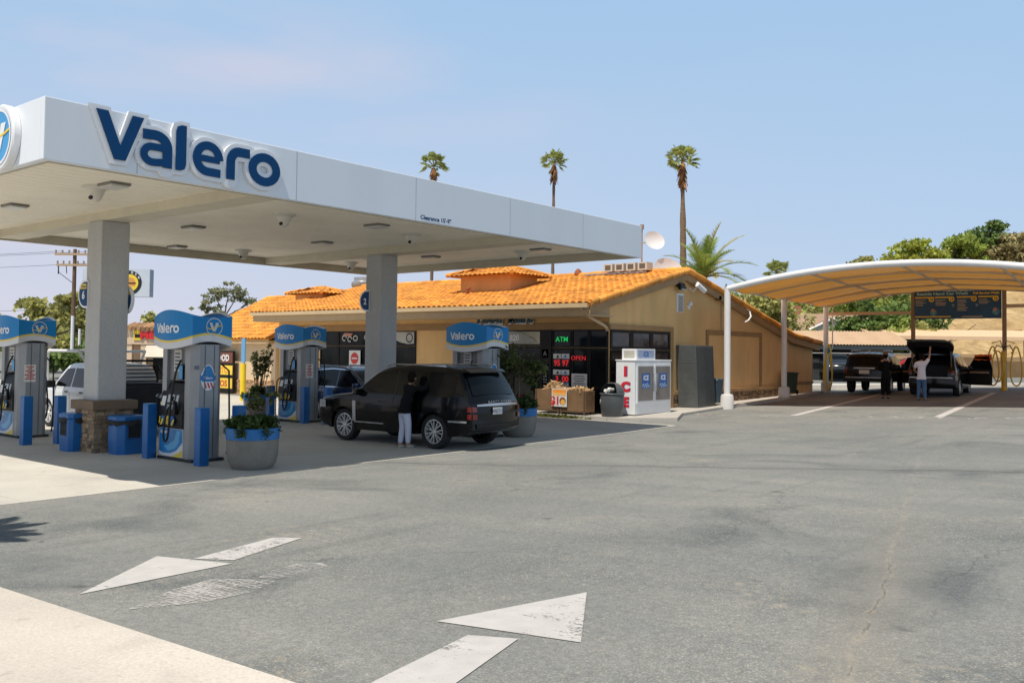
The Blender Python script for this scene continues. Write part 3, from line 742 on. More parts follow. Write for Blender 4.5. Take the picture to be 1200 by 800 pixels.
make_bin('blue plastic waste bin with square side opening against the right of the front column', (-18.06, 9.60, 0))
make_bin('narrow blue waste bin with black bag rim on the left of the front column', (-19.33, 9.17, 0), radians(-90))

AGG = mat('exposed_aggregate', (.27, .25, .215), .9, var=.1, vs=4, bump=.8, bs=110, fine=.45, fs=130)
def make_planter(label, loc):
    t_ = thing('planter', label, 'planter', loc, group='round concrete planters with blue rims')
    MB().lathe([(.001, 0), (.34, 0), (.37, .03), (.43, .12), (.46, .28), (.465, .54)], 36).build('bowl', AGG, t_, smooth=40)
    MB().lathe([(.466, .54), (.478, .545), (.478, .73), (.465, .745), (.42, .745), (.41, .66), (.001, .66)], 36).build('rim_band', mat('band_blue', (.012, .16, .45), .5, var=.12, vs=4, dirt=.2, dirtc=(.12, .18, .26)), t_, smooth=40)
    MB().lathe([(.409, .665), (.25, .69), (.001, .70)], 20).build('soil', mat('soil', (.045, .032, .022), .95, var=.3, vs=20), t_)
    return t_
pl0 = make_planter('round aggregate planter with blue rim nearest the camera beside the front pump', (-14.28, 10.02, 0))
dup(pl0, (-14.78, 18.45, 0), .4, 'round aggregate planter with blue rim behind the rear bumper of the black car')
dup(pl0, (-24.45, 17.35, 0), 1.1, 'round blue rimmed planter left of the back row pump')

# ------------------------------------------------------------------ foliage tools
def leaf_mat(name, c, transl=.35, isl=.4, vs=.8, rough=.55, var=.3):
    return mat(name, c, rough, var=var, vs=vs, island=isl, transl=transl, spec=.25)
def leaves(mb, C, rad, n, size, rng, m=0, shell=.55, aspect=1.7, flat=0.0, droop=0.0):
    """n leaf-sized rhombs through an ellipsoid, denser towards its skin"""
    d = rng.normal(size=(n, 3)); d /= np.linalg.norm(d, axis=1)[:, None]
    r = (shell + (1 - shell) * rng.random(n)) ** .8
    p = np.array(C) + d * r[:, None] * np.array(rad)
    p += rng.normal(size=(n, 3)) * np.array(rad) * .22
    a = rng.normal(size=(n, 3)) * .8 + d * .7; a[:, 2] -= droop; a /= np.linalg.norm(a, axis=1)[:, None]
    b = np.cross(a, rng.normal(size=(n, 3)) + np.array([0, 0, flat])); b /= (np.linalg.norm(b, axis=1)[:, None] + 1e-9)
    s = size * (.6 + .8 * rng.random(n))[:, None]
    q = np.stack([p - a * s * aspect * .5, p + b * s * .5, p + a * s * aspect * .5, p - b * s * .5], 1).reshape(-1, 3)
    o = len(mb.v); mb.v.extend(map(tuple, q.tolist())); mb.f.extend([(o + 4 * i, o + 4 * i + 1, o + 4 * i + 2, o + 4 * i + 3) for i in range(n)]); mb.m.extend([m] * n)
BARK = mat('bark', (.16, .125, .09), .9, var=.25, vs=3, bump=.6, bs=18)
TWIG = mat('twig', (.16, .11, .07), .85, var=.2)

def tree(name, label, loc, H, blobs, lm_, trunk=.18, seed=1, dens=260, leaf=.22, cat='tree', group=None, trunks=1, shell=.5, bark=None, droop=0.0, sub=9):
    """blobs: (dx,dy,z,rx,ry,rz) main masses; each is broken into sub clumps of leaves with limbs that reach them"""
    rng = np.random.default_rng(seed); t_ = thing(name, label, cat, loc, 0, group)
    mb = MB(); br = MB()
    for k in range(trunks):
        a = 2 * pi * k / max(1, trunks); fx, fy = (0, 0) if trunks == 1 else (cos(a) * trunk * 1.3, sin(a) * trunk * 1.3)
        zt = min(b[2] - b[5] * .5 for b in blobs)
        top = Vector((fx * 2.5, fy * 2.5, max(.3, zt)))
        br.tube([(fx, fy, -.1), (fx * 1.4 + .1 * trunk, fy * 1.3, top.z * .5), tuple(top)], [trunk * 1.15, trunk * .85, trunk * .65], 9)
    for (dx, dy, z, rx, ry, rz) in blobs:
        br.tube([tuple(top), (dx * .45 + top.x * .5, dy * .45 + top.y * .5, (z + top.z) / 2), (dx, dy, z + rz * .3)], [trunk * .55, trunk * .35, trunk * .12], 7)
        for k in range(sub):
            d = rng.normal(size=3); d /= np.linalg.norm(d); rr = .25 + .75 * rng.random() ** .7
            c = (dx + d[0] * rx * rr, dy + d[1] * ry * rr, z + d[2] * rz * rr)
            f = .26 + .30 * rng.random()
            leaves(mb, c, (rx * f, ry * f, rz * f * .85), int(dens * (.6 + .8 * rng.random())), leaf, rng, 0, shell, droop=droop)
            if rng.random() < .6: br.tube([(dx * .6, dy * .6, z - rz * .3), (c[0], c[1], c[2])], [trunk * .2, trunk * .05], 5)
    br.build('trunk', bark or BARK, t_, smooth=60); mb.build('crown', lm_, t_)
    return t_
# ------------------------------------------------------------------ shop building
TAN = mat('tan_stucco', (.72, .46, .20), .9, var=.09, vs=.9, bump=.5, bs=40, dirt=.34, dirtc=(.42, .25, .10), fine=.08, fs=45, stretch=(1, 1, .35))
TRIM = mat('brown_trim', (.33, .20, .088), .8, var=.1, bump=.2, bs=40)
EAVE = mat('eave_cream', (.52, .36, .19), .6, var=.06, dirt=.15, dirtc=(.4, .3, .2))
TILE = mat('clay_tile', (.68, .285, .045), .8, var=.16, vs=.9, island=.26, bump=.2, bs=40, dirt=.5, dirtc=(.38, .155, .05), fine=.12, fs=25)
FRAME = mat('bronze_frame', (.012, .011, .010), .45, var=.1, spec=.2)
ROCK = mat('dark_ledger_stone', (.20, .13, .075), .9, var=.3, vs=8, bump=.7, bs=35, island=.55)
shop = thing('shop_building', 'tan stucco shop with low orange clay tile roof and dark storefront windows beside the canopy', 'building', (-16.6, 25.5, 0))
SL = .233
def roofz(y): return 3.77 + SL * (y - 24.1)
def tile_roof(mb, o, ud, vd, lu, lv, per=.26, row=.40, amp=.066, rng=None, clip=None):
    o = Vector(o); ud = Vector(ud).normalized(); vd = Vector(vd).normalized(); nd = ud.cross(vd).normalized()
    nu = int(round(lu / per)); nv = int(round(lv / row)); per = lu / nu; row = lv / nv; K = 6
    for j in range(nv):
        for i in range(nu):
            jit = rng.uniform(-.012, .012); j2 = rng.uniform(-.008, .008)
            A = []
            for (v, lift) in ((j * row - .03 + jit, .034 + j2), ((j + 1) * row + .01, .0)):
                A.append([o + ud * (i * per + per * (k / K)) + vd * v + nd * (lift + amp * abs(sin(pi * k / K)) ** .8) for k in range(K + 1)])
            if clip and not clip(i / nu, j / nv): continue
            low = [q - nd * .03 for q in A[0]]
            mb.grid([low] + A, 0)
rg = random.Random(5)
# walls
wallp = [(25.5, -.3), (25.5, roofz(25.5) - .16), (30.5, roofz(30.5) - .16), (40.6, 2.90), (40.6, -.3)]
mb = MB().prism([(-16.6, y, z) for y, z in wallp], (-17.9, 0, 0)); wb(mb, 'wall', TAN, shop)
mb = MB().prism([(-16.75, y, z) for y, z in [(40.6, -.3), (40.6, 2.86), (43.85, 2.58), (43.85, -.3)]], (-16, 0, 0)); wb(mb, 'rear_wall', TAN, shop)
# roofs
mb = MB(); L = (30.5 - 24.0) * sqrt(1 + SL * SL)
tile_roof(mb, (-34.5, 24.0, roofz(24.0)), (1, 0, 0), (0, 1, SL), 18.15, L, rng=rg)
tile_roof(mb, (-16.35, 30.5, roofz(30.5)), (-1, 0, 0), (0, -1, 0) if 0 else (0, 10.1, -2.19), 18.15, 10.35, .36, .5, rng=rg) if 0 else None
mb.prism([(-16.36, y, z) for y, z in [(24.0, roofz(24.0) - .07), (24.0, roofz(24.0) - .004), (30.5, roofz(30.5) - .004), (40.6, 3.066), (43.95, 2.746), (43.95, 2.68), (40.6, 2.99), (30.5, roofz(30.5) - .07)]], (-18.12, 0, 0))
rf = wb(mb, 'roof', TILE, shop, smooth=50)
mb = MB()
def barrel_run(mb, a, b, r=.11, step=.42):
    a, b = Vector(a), Vector(b); n = max(1, int((b - a).length / step))
    for i in range(n):
        p, q = a.lerp(b, i / n), a.lerp(b, (i + 1.06) / n)
        j = rg.uniform(-.012, .012); mb.tube([p + Vector((0, 0, j)), q + Vector((0, 0, j + .012))], [r, r * .84], 10, 0)
barrel_run(mb, (-16.36, 24.0, roofz(24.0) + .02), (-16.36, 30.5, roofz(30.5) + .02))
barrel_run(mb, (-16.36, 40.6, 3.09), (-16.36, 30.5, roofz(30.5) + .02)); barrel_run(mb, (-16.36, 43.95, 2.77), (-16.36, 40.6, 3.09))
barrel_run(mb, (-34.5, 24.0, roofz(24.0) + .02), (-34.5, 30.5, roofz(30.5) + .02))
barrel_run(mb, (-34.5, 30.5, roofz(30.5) + .05), (-16.4, 30.5, roofz(30.5) + .05), .13, .42)
wb(mb, 'ridge_tile', TILE, shop, smooth=50)
# verge boards under the gable tiles
def board(mb, pts, x0, x1, h):
    for (ya, za), (yb, zb) in zip(pts, pts[1:]): mb.prism([(x1, ya, za), (x1, yb, zb), (x1, yb, zb - h), (x1, ya, za - h)], (x0 - x1, 0, 0))
mb = MB(); board(mb, [(24.05, roofz(24.05) - .08), (30.5, roofz(30.5) - .08), (40.6, 2.985), (43.9, 2.67)], -16.597, -16.40, .26)
wb(mb, 'verge_board', mat('verge_brown', (.36, .23, .11), .8, var=.1), shop)
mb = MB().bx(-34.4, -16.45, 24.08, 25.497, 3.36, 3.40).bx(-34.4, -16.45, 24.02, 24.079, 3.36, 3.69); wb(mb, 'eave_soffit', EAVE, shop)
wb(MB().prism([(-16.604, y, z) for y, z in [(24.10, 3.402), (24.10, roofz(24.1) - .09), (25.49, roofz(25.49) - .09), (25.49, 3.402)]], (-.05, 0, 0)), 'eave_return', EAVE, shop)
mb = MB().bx(-34.45, -16.42, 23.90, 24.018, 3.62, 3.76); mb.tube([(-16.7, 23.97, 3.64), (-16.7, 24.05, 3.45), (-16.68, 25.3, 3.08), (-16.66, 25.44, 3.0)], .05, 8); mb.bx(-16.71, -16.62, 25.43, 25.49, 2.9, 3.02)
wb(mb, 'gutter', mat('gutter_cream', (.56, .42, .25), .5, var=.06), shop, smooth=40)
# trim bands
mb = MB().bx(-34.3, -16.604, 25.44, 25.497, 2.96, 3.20).bx(-16.597, -16.54, 25.46, 29.72, 2.97, 3.14).bx(-16.597, -16.54, 29.50, 29.72, .1, 2.968)
for a in ((32.35, 32.55, .78, 3.12), (37.32, 37.52, .78, 3.12), (32.552, 37.318, 2.93, 3.12)): mb.bx(-16.597, -16.55, *a)
mb.bx(-16.597, -16.52, 29.73, 40.6, .66, .79).bx(-16.747, -16.70, 40.62, 43.85, .80, .92)
wb(mb, 'trim', TRIM, shop, bevel=.006)
mb = MB(); stone_faces(mb, -16.75, -16.555, 29.74, 40.58, -.1, .655, 9, 'X'); wb(mb, 'stone_base', ROCK, shop)
# storefront glazing: frames with one pane each
POST = mat('poster_white', (.66, .67, .66), .5, var=.05)
def window_y(x0, x1, z0, z1, fr=.06, gl=None, y=25.5):
    mb = MB(); yo = y - .05
    mb.bx(x0, x0 + fr, yo, y - .004, z0, z1).bx(x1 - fr, x1, yo, y - .004, z0, z1).bx(x0 + fr, x1 - fr, yo, y - .004, z0, z0 + fr).bx(x0 + fr, x1 - fr, yo, y - .004, z1 - fr, z1)
    f = wb(mb, 'window', FRAME, shop)
    mb = MB().bx(x0 + fr, x1 - fr, y - .022, y - .006, z0 + fr, z1 - fr); mb.v = [(a - shop.location.x, b - shop.location.y, c) for a, b, c in mb.v]; mb.build('pane', gl or GLASS(), f)
PANEREFL = mat('painted_pane_reflection', (.50, .47, .33), .45, var=.25, vs=1.5)  # pale yellow-green reflection painted into the upper panes
BROWNG = mat('painted_reflection_glass', (.055, .034, .026), .12, var=.7, vs=1.6)  # reddish-brown reflections painted into the gable pane colour
GLASSW = mat('hazy_glass', (.009, .011, .011), .08, spec=.16, var=.9, vs=.9)
for x0, x1 in ((-22.0, -20.72), (-20.70, -19.42)): window_y(x0, x1, .15, 2.38); window_y(x0, x1, 2.40, 2.95, .05, PANEREFL if x0 < -21 else PANEREFL)
wb(MB().bx(-19.40, -18.95, 25.43, 25.496, .1, 2.95), 'door_post', FRAME, shop)
for x0, x1 in ((-18.93, -18.12), (-18.10, -17.40), (-17.38, -16.64)): window_y(x0, x1, .15, 2.33); window_y(x0, x1, 2.35, 2.95, .05)
for x0, x1 in ((-31.5, -30.32), (-30.3, -28.22), (-28.2, -27.0), (-26.98, -25.64)): window_y(x0, x1, .5, 2.33, .05, GLASSW); window_y(x0, x1, 2.35, 2.95, .05, GLASSW)
def window_x(y0, y1, z0, z1, fr=.06, gl=None, x=-16.6):
    mb = MB(); xo = x + .05
    mb.bx(x + .004, xo, y0, y0 + fr, z0, z1).bx(x + .004, xo, y1 - fr, y1, z0, z1).bx(x + .004, xo, y0 + fr, y1 - fr, z0, z0 + fr).bx(x + .004, xo, y0 + fr, y1 - fr, z1 - fr, z1)
    f = wb(mb, 'window', FRAME, shop)
    mb = MB().bx(x + .006, x + .022, y0 + fr, y1 - fr, z0 + fr, z1 - fr); mb.v = [(a - shop.location.x, b - shop.location.y, c) for a, b, c in mb.v]; mb.build('pane', gl or GLASS(), f)
for i in range(3):
    y0 = 25.52 + i * 1.325
    window_x(y0, y0 + 1.31, 2.30, 2.96, .10, BROWNG); window_x(y0, y0 + 1.31, 1.55, 2.28, .10, BROWNG if i != 1 else GLASS()); window_x(y0, y0 + 1.31, .25, 1.53, .10)
# things on the glass
mb = MB()
Q = lambda pts, m, y=25.445: mb.poly([(a, y, b) for a, b in pts], m)
oval = [(a + .38, b) for a, b in [(-21.75, 2.86), (-21.3, 2.92), (-20.9, 2.9), (-20.4, 2.76), (-19.98, 2.55), (-20.5, 2.47), (-21.0, 2.45), (-21.5, 2.52), (-21.75, 2.6)]]
Q(oval[::-1], 0); mb.text('820', .21, (-20.62, 25.442, 2.58), (1, 0, 0), (0, 0, 1), 1, .03)
wb(mb, 'window_decal', [mat('decal_grey_green', (.36, .37, .32), .5), SIGNW], shop)
mb = MB(); Q([(-26.95, 2.92), (-25.72, 2.90), (-25.72, 2.45), (-26.1, 2.43), (-26.5, 2.50), (-27.0, 2.66), (-27.6, 2.80), (-28.0, 2.9)][::-1], 0)
L_, R_ = ribbon(arc(-25.98, 2.68, .17, .17, 0, 360, 20), .05); mb.grid([[(a[0], 25.442, a[1]), (b[0], 25.442, b[1])] for a, b in zip(L_, R_)], 1)
for k, (a, b) in enumerate(((-29.9, 2.66), (-29.55, 2.62), (-29.2, 2.66), (-28.5, 2.7))):
    L_, R_ = ribbon(arc(a, b, .13, .10, 0, 300 if k != 2 else 360, 14), .055); mb.grid([[(p[0], 25.443 - k * .0002, p[1]), (q[0], 25.443 - k * .0002, q[1])] for p, q in zip(L_, R_)], 0)
mb.poly([(-30.05, 25.4435, 2.74), (-29.5, 25.4435, 2.74), (-29.35, 25.4435, 2.86), (-29.9, 25.4435, 2.88)], 2)
wb(mb, 'window_decal', [mat('decal_white', (.40, .40, .37), .5), BLACK(), mat('decal_pink', (.45, .20, .16), .5)], shop)
GRN = mat('neon_green', (.02, .3, .08), .4, emit=(.02, .85, .20), es=.38); REDN = mat('neon_red', (.4, .02, .02), .4, emit=(1.0, .03, .04), es=.38)
mb = MB().text('ATM', .17, (-18.50, 25.437, 2.55), (1, 0, 0), (0, 0, 1), 0, .01, 'c', 1.1, .012); tag(mb.build('atm_sign', GRN), 'green lit ATM letters in the shop window above the red price signs', 'neon sign')
mb = MB().text('OPEN', .15, (-17.80, 25.437, 1.92), (1, 0, 0), (0, 0, 1), 0, .0, 'c', 1.15, .012); tag(mb.build('open_sign', REDN), 'red lit OPEN letters in the dark shop window', 'neon sign')
for i, (z, a, b) in enumerate(((1.72, '95', '97'), (1.17, '3', '00'))):
    mb = MB().bx(-18.86, -18.16, 25.42, 25.443, z - .06, z + .42, 0).bx(-18.85, -18.52, 25.414, 25.4195, z + .24, z + .41, 1).bx(-18.50, -18.17, 25.414, 25.4195, z + .24, z + .41, 1)
    mb.bx(-18.85, -18.52, 25.414, 25.4195, z - .055, z - .02, 3 if i else 0).bx(-18.50, -18.17, 25.414, 25.4195, z - .055, z - .02, 4 if i else 0)
    mb.prism([(-18.72, 25.412, z + .27), (-18.60, 25.412, z + .27), (-18.66, 25.412, z + .38)], (0, -.002, 0), 0); mb.prism([(-18.42, 25.412, z + .27), (-18.24, 25.412, z + .27), (-18.33, 25.412, z + .38)], (0, -.002, 0), 4)
    mb.text(a, .20, (-18.68, 25.412, z), (1, 0, 0), (0, 0, 1), 2, .03, 'c', 1, .004); mb.text(b, .20, (-18.33, 25.412, z), (1, 0, 0), (0, 0, 1), 2, .03, 'c', 1, .004)
    tag(mb.build('price_sign', [BLACK(), POST, REDN, YELL, SIGNB]), ('red digit price board under the ATM sign, the upper of the two', 'red digit price board with yellow and blue foot, the lower of the two')[i], 'price sign', 'lit price boards in the shop window')
def poster(name, label, x0, x1, z0, z1, rows, y=25.43, extra=None, cat='notice', g='paper notices on the shop glass'):
    mb = MB().bx(x0, x1, y, y + .006, z0, z1, 0); n = rows
    for k in range(n):
        z = z1 - (k + 1) * (z1 - z0) / (n + 1.2); ww = (.8, .95, .7, .9, .6)[k % 5] * (x1 - x0) * .42; c = (x0 + x1) / 2
        if rows: mb.bx(c - ww, c + ww, y - .002, y - .0005, z - (z1 - z0) / (n * 5), z + (z1 - z0) / (n * 6), 1)
    if extra: mb.text(extra, (z1 - z0) * .55, ((x0 + x1) / 2, y - .003, z0 + (z1 - z0) * .25), (1, 0, 0), (0, 0, 1), 1, .03)
    return tag(mb.build(name, [POST, mat('print_grey', (.16, .16, .16), .6)]), label, cat, g)
poster('notice', 'large white printed notice under the red OPEN sign', -18.08, -17.44, .86, 1.46, 6)
poster('notice', 'pale blue paper notice above the crates beside the large white notice', -18.68, -18.20, .78, 1.14, 5)
poster('notice', 'white grade A card on the dark door post', -19.36, -19.08, 1.98, 2.28, 0, extra='A')
poster('notice', 'small white card below the grade A card', -19.36, -19.06, 1.50, 1.76, 2)
poster('notice', 'tall grey sheet on the door post behind the small tree', -19.34, -19.08, 1.02, 1.42, 3)
poster('notice', 'small white ticket lowest on the dark door post', -19.30, -19.08, .82, .96, 1)
mb = MB().bx(-29.55, -28.85, 25.42, 25.436, 1.45, 2.15, 0).lathe([(.001, -.002), (.24, -.002), (.24, .002)], 24, (-29.2, 25.416, 1.82), 1, 'y').bx(-29.37, -29.03, 25.409, 25.412, 1.79, 1.85, 0)
tag(mb.build('no_entry_sign', [POST, RED]), 'white square board with red disc in the window left of the second column', 'sign')
fs_ = thing('food_mart_sign', 'dark teal raised Food Mart letters under the shop eave', 'sign', (-21.05, 25.5, 3.2))
for wd_, xc_ in (('Food', -21.78), ('Mart', -20.36)):
    wb(MB().text(wd_, .36, (xc_, 25.46, 3.22), (1, 0, 0), (0, 0, 1), 0, .03, 'c', 1.15, .09), 'lettering', mat('teal_letter', (.008, .05, .075), .4), fs_)
    wb(MB().text(wd_, .36, (xc_ + .02, 25.47, 3.19), (1, 0, 0), (0, 0, 1), 0, .05, 'c', 1.15, .05), 'letter_edge', SIGNW, fs_)
# gable fittings
mb = MB().bx(-16.598, -16.55, 30.0, 30.46, 3.72, 4.42, 0)
for k in range(8): mb.prism([(-16.549, 30.06, 3.78 + k * .075), (-16.549, 30.40, 3.78 + k * .075), (-16.52, 30.40, 3.76 + k * .075), (-16.52, 30.06, 3.76 + k * .075)], (0, 0, .02), 1)
wb(mb, 'gable_vent', [WHITE(), mat('vent_dark', (.16, .16, .17), .6)], shop)
fl = thing('flood_lamp', 'black flood lamp under the gable peak above the white vent', 'lamp', (-16.6, 30.0, 4.66))
MB().ob((.22, 0, 0), (.16, .38, .24), Matrix.Rotation(radians(-25), 3, 'Y')).build('housing', BLACK(), fl, bevel=.02); MB().cyl((0, 0, .02), (.16, 0, .02), .03).build('arm', BLACK(), fl)
MB().ob((.285, 0, -.05), (.02, .30, .18), Matrix.Rotation(radians(-25), 3, 'Y')).build('lens', mat('lens_pale', (.5, .5, .48), .2), fl)
cm_ = thing('security_camera', 'white bullet security camera just right of the gable peak', 'camera', (-16.6, 31.0, 4.78))
MB().cyl((.35, -.05, .02), (.42, .42, -.22), .10, .10, 14).build('housing', WHITE(), cm_, smooth=40); MB().tube([(0, 0, -.1), (.12, .05, -.25), (.30, .05, -.08)], .03).build('arm', WHITE(), cm_)
sp_ = thing('sensor', 'small white sensor on the gable wall right of the vent', 'sensor', (-16.6, 31.0, 4.06)); MB().lathe([(.001, 0), (.08, 0), (.08, .1), (.001, .14)], 14, (0, 0, 0), 0, 'x').build('cover', WHITE(), sp_, smooth=40); MB().bx(0, .06, -.16, -.02, -.20, -.05).build('box', WHITE(), sp_)
wl = thing('wall_lamp', 'small black wall lamp on the gable with a conduit running down', 'lamp', (-16.6, 33.2, 4.40)); MB().bx(0, .2, -.12, .12, -.08, .10).build('housing', BLACK(), wl, bevel=.02); MB().tube([(.02, .2, 0), (.03, .45, -.02), (.03, .45, -1.4)], .02).build('conduit', mat('conduit_tan', (.42, .32, .2), .6), wl)
cp = thing('conduit_pipe', 'white curved pipe hanging from the gable verge behind the car wash column', 'pipe', (-16.4, 35.6, 4.0)); MB().tube([(0, 0, .1), (.12, .05, -.05), (.2, 0, -.25), (.15, -.15, -.42), (.05, -.3, -.5)], .035).build('pipe', WHITE(), cp, smooth=60)
# roof details
def cupola(label, c, wx, wy, z0, z1, ov, rise):
    t_ = thing('roof_cupola', label, 'cupola', (c[0], c[1], z0), group='small tiled cupolas on the roof')
    MB().bx(-wx, wx, -wy, wy, 0, z1 - z0).build('wall', mat('cupola_stucco', (.62, .33, .12), .85, var=.08, dirt=.2, dirtc=(.4, .2, .08)), t_)
    MB().bx(-wx - .2, wx + .2, -wy - .12, wy + .12, -.1, .03).build('flashing', STEEL(), t_)
    ex, ey, e = wx + ov, wy + ov, z1 - z0
    mb = MB(); s = rise / ey
    for sg in (1, -1):
        tile_roof(mb, (-ex * sg, -ey * sg, e), (sg, 0, 0), (0, sg, s), 2 * ex, ey * sqrt(1 + s * s), .24, .36, .045, rg, lambda u, v: (u + .02) * 2 * ex > v * ey * .98 and (1 - u) * 2 * ex > v * ey * .98)
        tile_roof(mb, (ex * sg, -ey * sg, e), (0, sg, 0), (-sg, 0, s), 2 * ey, ey * sqrt(1 + s * s), .24, .36, .045, rg, lambda u, v: (u + .04) > v * .5 and (1 - u) > v * .5)
    mb.add([(-ex, -ey, e - .01), (ex, -ey, e - .01), (ex, ey, e - .01), (-ex, ey, e - .01), (-ex + ey, 0, e + rise - .01), (ex - ey, 0, e + rise - .01)], [(0, 1, 5, 4), (1, 2, 5), (2, 3, 4, 5), (3, 0, 4), (3, 2, 1, 0)])
    for a, b in (((-ex, -ey, e), (-ex + ey, 0, e + rise)), ((ex, -ey, e), (ex - ey, 0, e + rise)), ((ex, ey, e), (ex - ey, 0, e + rise)), ((-ex + ey, 0, e + rise), (ex - ey, 0, e + rise))):
        A, B = Vector(a) + Vector((0, 0, .05)), Vector(b) + Vector((0, 0, .05)); barrel_run(mb, A, B, .09, .36)
    mb.build('roof', TILE, t_, smooth=50)
cupola('tiled cupola with orange stucco base in the middle of the shop roof', (-23.45, 27.9), 1.28, .85, 4.35, 5.14, .42, .40)
cupola('small low tiled cupola at the left end of the shop roof', (-34.7, 28.0), 1.0, .7, 4.2, 4.78, .35, .30)
t_ = thing('roof_ventilator', 'galvanised round exhaust ventilator behind the left roof ridge', 'ventilator', (-35.7, 31.6, 4.6))
MB().lathe([(.42, 0), (.42, .75), (.55, .75), (.62, .85), (.62, 1.05), (.50, 1.12), (.50, 1.30), (.001, 1.36)], 20).build('drum', STEEL(), t_, smooth=35); MB().cyl((-.75, 0, .1), (-.75, 0, .98), .02).cyl((-.9, 0, .98), (.9, 0, .98), .02).build('guard_rail', STEEL(), t_)
t_ = thing('roof_pipe', 'small tilted brown clay vent pipe low on the shop roof', 'vent pipe', (-24.0, 26.6, roofz(26.6)))
MB().cyl((0, 0, 0), (.03, 0, .28), .06, .06, 10).cyl((.03, 0, .24), (.2, 0, .3), .05, .06, 10).build('pipe', mat('clay_dark', (.28, .08, .03), .8), t_, smooth=40)
t_ = thing('roof_pipe', 'small clay stub on the shop roof ridge right of the cupola', 'vent pipe', (-22.6 + 1.2, 30.5, roofz(30.5) + .1)); MB().lathe([(.16, 0), (.14, .12), (.06, .22), (.001, .24)], 12).build('pipe', mat('clay_dark', (.28, .08, .03), .8), t_, smooth=40)
# satellite dishes with ballast blocks
t_ = thing('satellite_dish', 'upper white satellite dish on a thin mast behind the shop ridge', 'satellite dish', (-20.75, 34.4, 4.3))
MB().cyl((0, 0, 0), (0, 0, 3.45), .035).cyl((0, 0, 3.3), (0, 0, 3.5), .09).build('mast', mat('rust_pole', (.36, .25, .18), .6, metal=.3), t_, smooth=40)
def dish(mb, c, r, R): 
    P = []
    for i in range(7):
        q = r * i / 6; P.append([tuple(Vector(c) + R @ Vector((q * cos(radians(a)), q * sin(radians(a)) * .85, .22 * (q / r) ** 2 * r))) for a in range(0, 360, 15)])
    mb.grid(P, 0, True); return mb
Rd = Matrix.Rotation(radians(62), 3, 'Z') @ Matrix.Rotation(radians(72), 3, 'X')
DW = mat('dish_white', (.70, .69, .69), .5, var=.04)
dish(MB(), (.52, .1, 2.75), .50, Rd).build('reflector', DW, t_, smooth=60)
MB().tube([(.0, 0, 2.7), (.3, 0, 2.7)], .03).build('arm', STEEL(), t_)
t_ = thing('satellite_dish', 'larger lower white satellite dish half hidden by the shop ridge', 'satellite dish', (-20.0, 35.0, 4.2))
dish(MB(), (.15, 0, 1.45), .80, Rd).build('reflector', DW, t_, smooth=60); MB().cyl((0, .1, 0), (0, .1, 1.4), .05).build('mast', STEEL(), t_); MB().tube([(.2, -.1, .7), (.9, -.5, .95), (1.05, -.55, 1.1)], .03).ob((1.05, -.58, 1.15), (.12, .12, .2)).build('feed_arm', STEEL(), t_)
for k in range(4):
    t_ = tag(MB().bx(-.20, .20, -.22, .22, 0, .30, 0).bx(-.13, .13, -.222, -.2205, .05, .25, 1).build('roof_block', [mat('pale_block', (.55, .50, .42), .85, var=.1), mat('block_hollow', (.12, .10, .08), .9)], None, (-19.62 + k * .52, 30.2, roofz(30.2) + .16)), 'pale hollow concrete block in a row of four on the shop ridge', 'block', 'row of ballast blocks on the ridge')
tag(MB().bx(-1.9, .95, -.05, .05, 0, .05).bx(-1.9, .95, .3, .35, 0, .05).build('block_rail', STEEL(), None, (-18.9, 30.1, roofz(30.1) + .09)), 'metal rails under the four pale blocks on the ridge', 'rails')

# ------------------------------------------------------------------ side wing with the food signs
wing = thing('side_wing', 'cream walled wing with steep orange tile roof left of the shop', 'building', (-38, 25.3, 0))
CRM = mat('cream_stucco', (.70, .53, .34), .9, var=.05, vs=.7, bump=.3, bs=40, dirt=.15, dirtc=(.5, .36, .22))
mb = MB().prism([(-34.52, y, z) for y, z in [(25.35, -.3), (25.35, 2.55), (29.6, 4.6), (33.8, 2.55), (33.8, -.3)]], (-6.3, 0, 0)); wb(mb, 'wall', CRM, wing)
mb = MB(); tile_roof(mb, (-41.1, 24.95, 2.62), (1, 0, 0), (0, 4.65, 2.21), 6.6, 5.15, rng=rg)
mb.prism([(-34.515, y, z) for y, z in [(24.95, 2.55), (24.95, 2.615), (29.6, 4.825), (34.2, 2.62), (34.2, 2.55), (29.6, 4.7)]], (-6.6, 0, 0)); barrel_run(mb, (-41.1, 29.6, 4.87), (-34.6, 29.6, 4.87), .13); barrel_run(mb, (-41.12, 24.95, 2.66), (-41.12, 29.6, 4.86))
wb(mb, 'roof', TILE, wing, smooth=50)
wb(MB().bx(-41.0, -34.53, 24.98, 25.34, 2.40, 2.54), 'eave', EAVE, wing)
mb = MB(); stone_faces(mb, -41.0, -34.6, 25.25, 25.5, 0, .72, 21, 'y'); wb(mb, 'brick_base', mat('warm_brick', (.48, .30, .16), .9, var=.2, vs=6, island=.35), wing)
fs2 = thing('food_sign', 'board of white SEAFOOD lettering over two yellow panels on the cream wing', 'sign', (-38.6, 25.1, 0))
mb = MB().bx(-39.7, -37.3, 25.02, 25.10, .10, 2.05, 0).bx(-39.65, -37.35, 24.99, 25.018, .92, 1.36, 1).bx(-39.65, -37.35, 24.99, 25.018, .28, .76, 1).bx(-39.65, -37.35, 24.99, 25.018, 1.48, 1.98, 2)
mb.text('SEAFOOD', .30, (-38.5, 24.985, 1.58), (1, 0, 0), (0, 0, 1), 3, .03, 'c', .95).text('BURRITO', .28, (-38.5, 24.985, 1.0), (1, 0, 0), (0, 0, 1), 5, .03, 'c', 1).text('TACOS', .28, (-38.5, 24.985, .38), (1, 0, 0), (0, 0, 1), 4, .03, 'c', 1.2)
